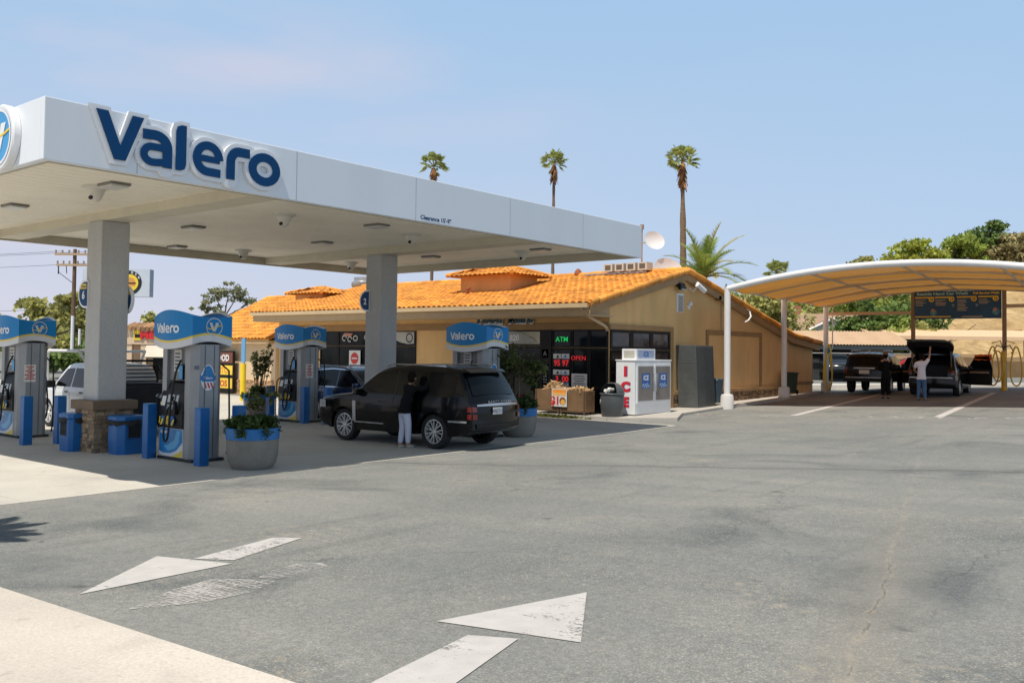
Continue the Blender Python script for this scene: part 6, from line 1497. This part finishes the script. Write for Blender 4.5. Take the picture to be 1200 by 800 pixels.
# ------------------------------------------------------------------ trees and palms
G1 = leaf_mat('leaf_mid_green', (.33, .41, .10), .5, .5); G2 = leaf_mat('leaf_olive_green', (.43, .42, .15), .5, .5); G3 = leaf_mat('leaf_dark_green', (.18, .26, .075), .45, .5)
G4 = leaf_mat('leaf_lime', (.42, .46, .09), .45, .4); G5 = leaf_mat('leaf_sage', (.42, .37, .19), .4, .45); GE = leaf_mat('leaf_eucalyptus', (.30, .31, .17), .45, .5)
def fan_palm(label, loc, H, rc, seed, skirt=1.2, r0=.30, boots=0.0):
    rng = np.random.default_rng(seed); t_ = thing('fan_palm', label, 'palm tree', loc, 0, 'tall fan palms beyond the shop'); tr_ = MB(); n = 26; pts = []; rs = []
    lean = rng.normal() * .25
    for i in range(n + 1):
        u = i / n; pts.append((lean * u * u, lean * .4 * sin(u * 3), H * u)); rs.append((r0 * (1 - .3 * u) + (.015 if i % 2 else 0)) * (1.4 if boots and u < boots else 1))
    tr_.tube(pts, rs, 10); tr_.build('trunk', mat('palm_bark', (.19, .125, .075), .9, var=.3, vs=3, bump=.6, bs=14, stretch=(1, 1, 4)), t_, smooth=60)
    top = Vector(pts[-1]); sk = MB()
    for k in range(60):
        a = rng.random() * 6.28; z = -skirt * rng.random(); d = Vector((cos(a), sin(a), 0)); p0 = top + d * r0 * .8 + Vector((0, 0, z)); p1 = p0 + d * (.16 + .12 * rng.random()) + Vector((0, 0, -.55)); sd = Vector((-sin(a), cos(a), 0)) * .10
        sk.add([p0 - sd, p0 + sd, p1 + sd * .4, p1 - sd * .4], [(0, 1, 2, 3)])
    sk.build('dry_skirt', mat('dry_frond', (.32, .15, .055), .9, var=.2, island=.3), t_)
    mb = MB(); NF = 26
    for k in range(NF):
        a = 2.4 * k + rng.normal() * .2; el = radians(-25 + 105 * (k / NF) ** .9 + rng.normal() * 6); d = Vector((cos(a) * cos(el), sin(a) * cos(el), sin(el))); L = rc * (.55 + .2 * rng.random()); base = top + Vector((0, 0, .1)); tip = base + d * L
        mb.tube([tuple(base), tuple(base.lerp(tip, .5) + Vector((0, 0, .04))), tuple(tip)], [.03, .022, .018], 4, 1)
        up = Vector((0, 0, 1)); s1 = d.cross(up); s1 = s1.normalized() if s1.length > .05 else Vector((1, 0, 0)); nm = s1.cross(d).normalized(); tw = rng.normal() * .5; s2 = (s1 * cos(tw) + nm * sin(tw))
        for j in range(17):
            th = radians(-115 + 230 * j / 16); ld = d * cos(th) + s2 * sin(th); fl = rc * .46 * (.8 + .3 * rng.random()) * (.75 + .25 * cos(th)); e = tip + ld * fl; e.z -= .22 * fl * (.6 + .8 * rng.random()); m_ = tip + ld * fl * .55; wv = d.cross(ld); wv = (nm.cross(ld)).normalized() * .055 * rc
            mb.add([tip, m_ + wv, e, m_ - wv], [(0, 1, 2, 3)], 0)
    mb.build('crown', [leaf_mat('fan_frond', (.40, .44, .15), .35, .35), mat('frond_stalk', (.20, .20, .06), .6)], t_)
    return t_
fan_palm('fan palm rising above the middle of the canopy roof edge, the left one of three', (-52.3, 53.6, 0), 17.2, 1.25, 1, 1.0, .15)
fan_palm('fan palm standing in the gap right of the lettered canopy, the middle one of three', (-44.6, 59.9, 0), 17.6, 1.2, 2, 1.2, .15)
fan_palm('tallest looking fan palm with a thick rough lower trunk beside the feather palm', (-29.0, 53.5, 0), 14.8, 1.2, 5, 1.4, .17, .77)
fan_palm('small distant fan palm top peeping over the car wash roof edge', (-32.4, 76.5, 0), 9.2, 1.3, 7, .8, .18)
def feather_palm(label, loc, H, L, seed):
    rng = np.random.default_rng(seed); t_ = thing('feather_palm', label, 'palm tree', loc); MB().tube([(0, 0, 0), (.1, 0, H * .5), (0, 0, H)], [.22, .17, .2], 10).build('trunk', mat('palm_bark', (.19, .125, .075)), t_, smooth=60); mb = MB()
    for k in range(22):
        a = 2.4 * k + rng.normal() * .15; el = radians(12 + 72 * (k / 22) ** .9); ln = L * (.8 + .3 * rng.random()); d = Vector((cos(a) * cos(el), sin(a) * cos(el), sin(el))); p = Vector((0, 0, H)); pts = [p.copy()]; n = 16
        for i in range(n): p = p + d * (ln / n); d = (d + Vector((0, 0, -.062 - .03 * rng.random()))).normalized(); pts.append(p.copy())
        mb.tube([tuple(q) for q in pts], [.035 * (1 - i / (n + 2)) for i in range(n + 1)], 4, 1); yel = 2 if k % 5 == 1 else 0
        for i in range(2, n + 1):
            dd = (pts[i] - pts[i - 1]).normalized(); sd = dd.cross(Vector((0, 0, 1))).normalized(); nu = sd.cross(dd)
            for s_ in (-1, 1):
                for jj in range(3):
                    b = pts[i - 1].lerp(pts[i], jj / 3); ll = (.62 * sin(pi * min(1, .12 + i / n * .85)) + .12) * L / 3.2; dirv = (sd * s_ * .8 + dd * .65 + nu * (.25 + .2 * rng.random()) + Vector((0, 0, -.1))).normalized(); e = b + dirv * ll; e.z -= .12 * ll; wv = dd * .04
                    mb.add([b - wv, b + wv, e], [(0, 1, 2)], yel)
    mb.build('crown', [leaf_mat('feather_frond', (.24, .33, .08), .35, .3), mat('frond_stalk', (.20, .20, .06)), leaf_mat('yellow_frond', (.60, .50, .06), .4, .3)], t_); return t_
feather_palm('bright green feather palm with yellowing fronds just beyond the shop gable', (-24.3, 47.1, .2), 6.3, 3.35, 4)
feather_palm('feather palm off the left side whose frond shadow falls on the asphalt', (-10.9, 1.45, 0), 5.0, 1.45, 8)

def T(name, label, x, y, z, mat_, blobs, trunk, seed, dens, leaf, group=None, **k): return tree(name, label, (x, y, z), 0, blobs, mat_, trunk, seed, dens, leaf, 'tree', group, **k)
T('eucalyptus_tree', 'open crowned eucalyptus standing behind the orange roofed wing', -78.6, 51.9, 0, GE, [(-1.0, -.8, 7.2, 1.0, 1.0, 1.0), (.1, .1, 7.9, 1.1, 1.1, .9), (.9, .7, 7.4, .9, .9, .9), (-1.7, -1.4, 6.2, .6, .6, .7), (1.7, 1.4, 6.4, .7, .7, .8), (-.6, -.5, 5.6, .8, .8, .7), (.9, .7, 5.5, .7, .7, .6)], .16, 2, 45, .15, None, trunks=2, sub=11, shell=.1)
GL = 'trees behind the pumps on the left'
T('broad_tree', 'loose green tree between the left pump and the front column', -71.5, 32.0, 0, G2, [(-.9, -.8, 5.0, 1.5, 1.5, .8), (.9, .8, 5.6, 1.5, 1.5, .9), (0, 0, 3.9, 2.2, 2.2, 1.2), (1.6, 1.4, 3.6, 1.6, 1.6, 1.2)], .2, 4, 110, .26, GL, shell=.3)
T('broad_tree', 'green tree at the left edge behind the cut off pump', -76.5, 27.5, 0, G1, [(0, 0, 3.8, 2.4, 2.4, 1.3), (1.5, 1.2, 3.2, 1.8, 1.8, 1.2)], .2, 14, 130, .28, GL)
T('low_palm_bush', 'dark spiky low bush behind the white pickup cab', -60.5, 28.5, 0, G3, [(0, 0, 1.4, 1.8, 1.8, .9), (1.5, 1.2, 1.3, 1.4, 1.4, .8)], .1, 15, 150, .32, GL, droop=.4)
for i, (x, y, h, m_) in enumerate(((-88.5, 43.6, 4.2, G1), (-86.4, 45.6, 4.9, G4), (-84.2, 47.4, 5.5, G2), (-81.8, 49.6, 5.2, G1), (-92, 41, 4.4, G2))):
    T('hedge_tree', ('round green tree beyond the cream restaurant, left part of the row', 'lime tinted tree beyond the cream restaurant roof', 'dry olive tree beyond the cream restaurant, just left of the nearest pump top', 'green tree hidden mostly behind the nearest pump top', 'olive tree behind the front column shaft')[i], x, y, 0, m_, [(0, 0, h * .62, 2.0, 2.0, h * .34), (1, .8, h * .5, 1.6, 1.6, h * .3)], .18, 20 + i, 120, .3, 'trees beyond the cream restaurant')
GC = 'trees behind the shop and the car wash'
for i, (x, y, z, m_, r, h, lb) in enumerate((
    (-33.2, 66.5, .6, G1, 2.8, 7.0, 'dense green tree right of the shop gable behind the first column'), (-30.6, 68.5, .6, G2, 2.8, 7.9, 'olive green tree between the first two car wash columns'),
    (-37.6, 95.0, .6, G1, 2.6, 9.0, 'green tree behind the brown roofed house'), (-34.6, 96.5, .6, G3, 2.2, 8.6, 'dark green tree beside the house chimney'),
    (-23.6, 71.2, .6, G3, 1.7, 6.0, 'dark narrow tree right of the third car wash column'), (-21.8, 72.6, .6, G1, 2.0, 5.0, 'light green tree under the car wash roof left of the menu board'),
    (-21.2, 75.6, .8, G3, 2.2, 7.4, 'dark green tall tree beside the left menu board post'), (-20.0, 73.2, .6, G2, 1.7, 4.9, 'sage green tree behind the left menu board post'))):
    T('slope_tree', lb, x, y, z, m_, [(0, 0, h * .66, r, r, h * .32), (r * .5, r * .4, h * .45, r * .8, r * .8, h * .28), (-r * .5, -r * .4, h * .42, r * .8, r * .8, h * .28)], .2, 40 + i, 170, .24, GC)
for i, (x, y, m_, h, lb) in enumerate(((-31.6, 93.0, G1, 7.6, 'leafy slope tree high behind the third car wash column'), (-29.2, 94.9, G2, 8.4, 'sage leafy tree high under the car wash roof left of the menu board'), (-27.0, 96.6, G1, 8.6, 'bright leafy tree rising behind the left menu board post'), (-33.6, 91.0, G2, 6.0, 'olive leafy tree above the brown house roof'))):
    T('slope_tree', lb, x, y, 2.2, m_, [(0, 0, h * .66, 2.3, 2.3, h * .32), (1.4, 1.1, h * .45, 1.9, 1.9, h * .28), (-1.3, -1.0, h * .45, 1.9, 1.9, h * .28)], .2, 140 + i, 150, .26, GC)
T('lime_bush', 'bright lime bush in front of the grey house gable', -30.2, 80.2, .8, G4, [(0, 0, 2.4, 1.6, 1.6, .7), (1.2, 1, 2.2, 1.2, 1.2, .6)], .12, 60, 170, .22)
for i, (x, y, z, m_, r, h, lb) in enumerate((
    (-30.9, 114.0, 11.0, G4, 3.2, 4.8, 'lime green rounded tree on the hilltop, leftmost above the car wash roof'), (-27.7, 117.0, 11.5, G1, 3.2, 5.0, 'green rounded tree on the hilltop above the car wash arch'),
    (-25.0, 120.4, 12.6, G3, 3.2, 6.0, 'tallest darker tree on the hilltop'), (-22.3, 120.4, 12.0, G5, 3.0, 4.8, 'dry sage coloured tree on the hilltop'), (-20.4, 121.6, 12.0, G5, 3.2, 4.8, 'dry brownish scrub tree at the right end of the hilltop'), (-36.8, 114, 10.4, G2, 2.2, 4.0, 'thin topped tree left of the hilltop clump'), (-17.6, 124, 12.0, G2, 3.0, 5.4, 'olive tree at the right photo edge on the hilltop'))):
    T('hilltop_tree', lb, x, y, z, m_, [(0, 0, h * .68, r * .8, r * .8, h * .30), (r * .5, r * .4, h * .48, r * .7, r * .7, h * .26), (-r * .5, -r * .4, h * .46, r * .7, r * .7, h * .26)], .2, 70 + i, 200, .27, 'trees along the hilltop')

# ------------------------------------------------------------------ far right: slope, carport, awning, houses
FX = Vector((-.632, .775)); RX = Vector((.775, .632))
def fr(d, l): return (FX.x * d + RX.x * l, FX.y * d + RX.y * l)
def hill_h(d, l):
    b = ssf(24, 42, l); e = .35 * sin(l * .9 + 1.7 * sin(d * .3)) * ssf(70, 76, d) + .2 * sin(l * 2.3 + d * .7)
    return .4 + b * (12.2 * ssf(62, 116, d) * (1 - .15 * ssf(30, 60, l)) + e * ssf(68, 74, d)) + 11.5 * ssf(88, 122, d) * ssf(34, 48, l) * (1 - b) - .6 * (1 - ssf(64, 70, d))
m, nt, out = nt_new('sandy_slope'); p = N(nt, 'ShaderNodeBsdfPrincipled'); tc = N(nt, 'ShaderNodeTexCoord').outputs['Object']
k = mixc(nt, ramp(nt, noise(nt, tc, .35, 6, .65, 1.0), .35, .68), (.36, .235, .105), (.62, .44, .22)); k = mixc(nt, ramp(nt, noise(nt, mapped(nt, tc, (1, 1, 2.5), (0, 0, .6)), 1.1, 6, .7, .8), .55, .68, 0, .7), k, (.20, .125, .055)); nt.links.new(k, p.inputs['Base Color']); p.inputs['Roughness'].default_value = .95  # dark streaks: erosion lines, and twig shadows painted into the sand colour
b_ = N(nt, 'ShaderNodeBump'); b_.inputs['Strength'].default_value = .9; b_.inputs['Distance'].default_value = .5; nt.links.new(noise(nt, tc, .9, 6, .7, .5), b_.inputs['Height']); nt.links.new(b_.outputs[0], p.inputs['Normal']); nt.links.new(p.outputs[0], out.inputs[0]); SANDM = m
ds = [60 + i * 1.5 for i in range(44)] + [130, 150, 200]; ls = [0, 8, 14, 18] + [20 + i * 1.2 for i in range(44)] + [78, 90, 120]
struct(MB().grid([[(*fr(d, l), hill_h(d, l)) for l in ls] for d in ds]), 'hillside', SANDM, smooth=80)
rng = np.random.default_rng(77); mb = MB()
for k in range(46):
    d = 80 + 36 * rng.random(); l = 26 + 36 * rng.random(); x, y = fr(d, l); 
    for q in range(2): leaves(mb, (x + rng.normal() * .4, y + rng.normal() * .4, hill_h(d, l) + .2), (.5, .5, .35), 36, .16, rng, 0, .2, 1.8)
tag(mb.build('scrub', leaf_mat('scrub_leaf', (.19, .14, .06), .2, .5)), 'low dry scrub scattered over the sandy slope', 'scrub', kind='stuff')
for i, (d, l, L_, a) in enumerate(((76, 34.0, 3.2, .5), (80, 39.5, 2.6, -.3))):
    x, y = fr(d, l); t_ = thing('fallen_branch', ('bare branch lying on the sandy slope above the raised tailgate', 'short bare branch lying on the sandy slope to the right')[i], 'branch', (x, y, hill_h(d, l) + .5)); MB().tube([(-L_ / 2 * .77, -L_ / 2 * .63, -.7), (0, 0, 0), (L_ / 2 * .77, L_ / 2 * .63, .9)], [.08, .06, .03], 6).build('branch', TWIG, t_)
# rear walk, added brown wall standing for dark shaded sand
KP = concrete_mat('kerb_concrete', (.60, .58, .55))
slab('sidewalk', [cw(-3, 17.2)[:2], cw(15, 16.6)[:2], cw(24, 16.6)[:2], cw(24, 18.6)[:2], cw(-3, 19.4)[:2]], .14, KP)
t_ = thing('shaded_sand_wall', 'added low brown wall standing for dark shaded sand at the slope foot', 'wall', (*fr(58, 40), .7)); mb = MB()
for k in range(14):
    a, b2 = fr(60, 25 + k * 3), fr(60, 28 + k * 3); h = 1.25 + .12 * sin(k * 1.9)
    mb.add([(*a, .2), (*b2, .2), (*b2, .7 + h + .1 * sin(k + 1)), (*a, .7 + h + .1 * sin(k))], [(0, 1, 2, 3)]); c1, c2 = fr(61, 25 + k * 3), fr(61, 28 + k * 3)
    mb.add([(*a, .7 + h + .1 * sin(k)), (*b2, .7 + h + .1 * sin(k + 1)), (*c2, 1.0 + h), (*c1, 1.0 + h)], [(0, 1, 2, 3)])
wb(mb, 'wall', mat('shaded_sand_brown', (.20, .125, .06), .95, var=.3, vs=.8, bump=.7, bs=6), t_)
def framed(c, rz): return Matrix.Translation(Vector(c)) @ Matrix.Rotation(rz, 4, 'Z')
VA = atan2(RX.y, RX.x)
# carport: local x along the photo, y away
x, y = fr(62, 22.6); t_ = thing('carport', 'dark fronted carport with tan corrugated roof left of the washing bays', 'carport', (x, y, .55), VA)
mb = MB(); P = []
for i in range(121):
    u = -4.6 + 9.2 * i / 120; w_ = .035 * sin(u * 2 * pi / .22); P.append([(u, -.6, 2.36 + w_), (u, 3.0, 3.35 + w_)])
mb.grid(P); mb.build('roof', mat('tan_metal_roof', (.50, .345, .22), .7, var=.06, dirt=.1, dirtc=(.38, .26, .17)), t_)
mb = MB().bx(-4.6, 4.6, -.45, -.3, 2.02, 2.28); mb.build('fascia_beam', mat('grey_green_beam', (.13, .14, .13), .6), t_); MB().bx(-4.6, 4.6, -.62, -.47, 1.74, 1.80).build('rail', mat('pale_rail', (.45, .42, .38), .6), t_)
for u in (-4.4, -1.4, 1.6, 4.4): MB().bx(u - .07, u + .07, -.45, -.31, -.2, 2.03).build('post', mat('carport_post', (.20, .17, .14), .7), t_)
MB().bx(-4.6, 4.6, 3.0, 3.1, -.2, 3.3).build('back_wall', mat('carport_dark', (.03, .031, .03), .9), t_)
mb = MB()
for k in range(20): mb.bx(-4.55 + k * .15, -4.43 + k * .15, -.2, -.17, 0, 1.45)
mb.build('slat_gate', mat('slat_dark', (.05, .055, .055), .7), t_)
x, y = fr(66, 34); t_ = thing('shade_awning', 'long pale tan awning on dark posts in front of the sandy slope', 'awning', (x, y, .7), VA)
MB().prism([(-7.5, 0, 2.95), (-7.5, 3.2, 3.5), (-7.5, 3.2, 3.42), (-7.5, .02, 2.70), (-7.5, -.02, 2.70)], (26, 0, 0)).build('roof', mat('awning_tan', (.70, .47, .29), .8, var=.04), t_)
for u in (-6.9, -3.4, 3.5, 9, 15): MB().bx(u - .08, u + .08, .4, .55, -.5, 2.95).build('post', mat('awning_post', (.10, .085, .07), .7), t_)
# houses on the rise
x, y = fr(86, 30.2); t_ = thing('hill_house', 'grey house with brown roof and white trimmed gable beyond the carport', 'house', (x, y, 1.75), VA)
HW = mat('house_grey', (.36, .41, .42), .8); HR = mat('house_roof_brown', (.34, .22, .15), .85, var=.12); WT = WHITE()
MB().bx(-3.2, 4.5, 0, 6, -.8, 2.9).build('wall', HW, t_)
mb = MB().prism([(-4.2, -.9, 2.6), (-4.2, 3.0, 4.45), (-4.2, 6.9, 2.6), (-4.2, 3.0, 4.3)], (9.6, 0, 0)); rfh = mb.build('roof', HR, t_)
MB().prism([(-2.4, -.6, 2.7), (2.2, -.6, 2.7), (-.1, -.6, 3.7)], (0, 2.5, 0)).build('gable', HW, t_)
mb = MB(); mb.tube([(-2.7, -.72, 2.6), (-.1, -.72, 3.85), (2.5, -.72, 2.6)], .10, 6); mb.build('gable_trim', WT, t_); MB().prism([(-2.7, -.66, 2.64), (-.1, -.66, 3.90), (2.5, -.66, 2.64), (-.1, -.66, 3.86)], (0, 3.5, 0)).build('gable_roof', HR, t_)
for u, w_ in ((-.9, .5), (.1, .5), (-2.6, .6)):
    f = MB().bx(u, u + w_, -.66, -.605, 2.2, 2.95 if u > -2 else 2.7).build('window', WT, t_); MB().bx(u + .06, u + w_ - .06, -.675, -.661, 2.26, 2.89 if u > -2 else 2.64).build('pane', GLASS(), f)
MB().bx(-2.55, -1.95, 2.8, 3.4, 3.8, 5.2).build('chimney', mat('chimney_brick', (.36, .15, .09), .9, var=.2, vs=8), t_)
x, y = fr(100, 38.5); t_ = thing('pink_house', 'pale pink house wall glimpsed between trees under the car wash roof', 'house', (x, y, 1.0), VA); MB().bx(-3.5, 3.0, 0, 5, 0, 5.6).build('wall', mat('pink_stucco', (.62, .42, .36), .85), t_); MB().prism([(-3.9, -.4, 5.6), (3.4, -.4, 5.6), (-.2, -.4, 7.0)], (0, 6, 0)).build('roof', mat('pink_roof', (.50, .33, .28), .85), t_)
x, y = fr(55, 18.9); 

# ------------------------------------------------------------------ far left: pole, sign, restaurant
t_ = thing('utility_pole', 'tall brown wooden utility pole with two crossarms left of the front column', 'utility pole', (-65.2, 30.5, 0)); PA = radians(39)
MB().cyl((0, 0, 0), (0, 0, 9.1), .17, .12, 12).build('pole', mat('pole_wood', (.14, .085, .05), .9, var=.25, vs=2), t_, smooth=40)
for z, L_ in ((8.72, 1.35), (7.95, 1.2)):
    a = MB().ob((0, -.16, z), (2 * L_, .12, .16), None).xf(Matrix.Rotation(PA, 4, 'Z')).build('crossarm', mat('crossarm_wood', (.42, .30, .19), .9), t_)
    mb = MB()
    for q in (-.95, -.6, -.25, .25, .6, .95): mb.lathe([(.05, 0), (.07, .08), (.05, .14), (.08, .2), (.001, .26)], 8, (q * L_, -.16, z + .07))
    mb.xf(Matrix.Rotation(PA, 4, 'Z')).build('insulator', mat('insulator_grey', (.30, .26, .22), .4), a)
mb = MB().tube([(-1.1, -.2, 7.9), (-1.0, -.2, 7.4), (-.5, -.1, 7.0), (0, 0, 6.6)], .025, 5).tube([(-.5, -.2, 7.9), (-.45, -.2, 7.35)], .03, 5).tube([(-1.05, -.2, 7.85), (-1.05, -.2, 7.3)], .04, 6); mb.xf(Matrix.Rotation(PA, 4, 'Z')).build('drop_wire', RUBBER(), t_)
mb = MB()
for z, s_ in ((8.95, -.9), (8.95, .9), (8.1, .9), (4.9, 0)):
    pts = []
    for k in range(17):
        u = k / 16; q = Vector((-65.2 - 45 * u + s_ * .7, 30.5 - 30 * u + s_ * .6, z - 3.0 * u * (1 - u))); pts.append(q)
    mb.tube(pts, .012, 4)
tag(mb.build('overhead_wire', RUBBER()), 'thin overhead wires running left from the wooden utility pole', 'wires')
t_ = thing('white_pole', 'pair of pale slim poles beside the wooden utility pole', 'pole', (-64.2, 30.0, 0)); MB().cyl((0, 0, 0), (0, 0, 4.3), .11, .11, 10).build('pole', WHITE(), t_, smooth=40); MB().cyl((.45, .3, 0), (.45, .3, 3.4), .09, .09, 10).build('pole', WHITE(), t_, smooth=40)
t_ = thing('box_sign', 'pale grey raised box sign with round black and yellow burger emblem behind the front column', 'sign', (-57.2, 30.5, 0), PA)
MB().bx(-3.0, 1.4, -.5, .1, 5.45, 7.25).build('cabinet', mat('sign_grey', (.50, .56, .64), .6, var=.04), t_); MB().bx(1.403, 1.42, -.5, .1, 5.46, 7.24).build('end_panel', mat('sign_blue_grey', (.24, .33, .45), .6), t_); MB().cyl((-.8, -.2, 0), (-.8, -.2, 5.45), .16, .16, 12).build('pole', mat('sign_pole', (.45, .45, .45), .5), t_, smooth=40)
mb = MB(); cc = (.1, -.502, 6.35)
for r, e, mm in ((.80, 0, 0), (.56, .002, 1)): mb.lathe([(.001, 0), (r, 0)], 32, (cc[0], cc[1] - e, cc[2]), mm, 'y')
mb.poly([(cc[0] + x_, cc[1] - .004, cc[2] + z_) for x_, z_ in ((-.38, .05), (.38, .05), (.3, .26), (0, .36), (-.3, .26))], 2); mb.poly([(cc[0] + x_, cc[1] - .004, cc[2] + z_) for x_, z_ in ((-.36, -.24), (.36, -.24), (.36, -.1), (-.36, -.1))], 2); mb.poly([(cc[0] + x_, cc[1] - .005, cc[2] + z_) for x_, z_ in ((-.4, -.09), (.4, -.09), (.4, .04), (-.4, .04))], 3)
for i, ch in enumerate('BURGER'):
    a = radians(150 - i * 24); mb.text(ch, .15, (cc[0] + .68 * cos(a) - .0, cc[1] - .006, cc[2] + .68 * sin(a) - .06), (1, 0, 0), (0, 0, 1), 4, .02)
mb.build('emblem', [mat('emblem_black', (.012, .014, .018), .5), YELL, mat('emblem_bun', (.62, .30, .08), .5), mat('emblem_brown', (.12, .04, .02), .5), SIGNW], t_)
t_ = thing('flag', 'small red white and blue flag above the front column edge', 'flag', (-62.3, 32.3, 0)); MB().cyl((0, 0, 0), (0, 0, 9.4), .05, .04, 8).build('pole', STEEL(), t_)
mb = MB()
for k in range(7): mb.add([(.05 + .02 * k * 0, 0, 8.9 - k * .16), (.55, .3, 8.7 - k * .2), (.55, .3, 8.5 - k * .2), (.05, 0, 8.74 - k * .16)], [(0, 1, 2, 3)], 2 if k < 3 else k % 2)
mb.build('cloth', [RED, SIGNW, mat('flag_blue', (.05, .25, .5), .6)], t_)
x, y = -52.2, 28.6; t_ = thing('cream_restaurant', 'cream stucco restaurant with red MEXICAN letters and tiled parapet between column and nearest pump', 'building', (x, y, 0), PA)
CR2 = mat('peach_stucco', (.66, .49, .34), .9, var=.05)
MB().bx(-1.25, 3.2, .8, 7, -.2, 3.35).build('wall', CR2, t_); MB().bx(-1.0, 3.2, -.1, .78, 2.35, 3.30).build('fascia_band', CR2, t_)
mb = MB()
for k in range(16): mb.tube([(-.95 + k * .275, -.3, 3.30), (-.95 + k * .275, 1.2, 3.62)], [.12, .12], 8)
mb.build('roof', mat('old_tile', (.42, .24, .12), .85, island=.3), t_, smooth=50)
for u in (-.75, .12): 
    MB().bx(u - .17, u + .17, -.05, .29, -.2, 2.34).build('column', CR2, t_); 
MB().bx(.4, 2.9, .76, .79, .2, 2.2).build('window', GLASS(), t_); MB().prism([(.3, -.04, 2.33), (.3, .7, 2.33), (.3, -.5, 1.55), (.3, -.55, 1.6)], (2.6, 0, 0)).build('awning', mat('pale_awning', (.62, .55, .46), .8), t_)
MB().bx(-.45, .02, -.16, -.11, 2.60, 3.20, 0).bx(-.38, -.05, -.175, -.161, 2.75, 2.95, 1).build('logo_panel', [YELL, BLACK()], t_)
mb = MB().text('MEXICAN', .45, (1.45, -.16, 2.70), (1, 0, 0), (0, 0, 1), 0, .05, 'c', 1.1, .04); mb.build('lettering', mat('letter_red', (.60, .02, .025), .5), t_)
rng = np.random.default_rng(91); mb = MB()
for k in range(120):
    a = radians(48 + 62 * rng.random()); d = 150 + 60 * rng.random(); x, y = -d * sin(a), d * cos(a); h = 4 + 4 * rng.random()
    leaves(mb, (x, y, h * .5), (4.5, 4.5, h * .5), 90, .9, rng, 0, .4, 1.6)
tag(mb.build('far_woods', G2), 'far off low wood along the left horizon', 'woods', kind='stuff')
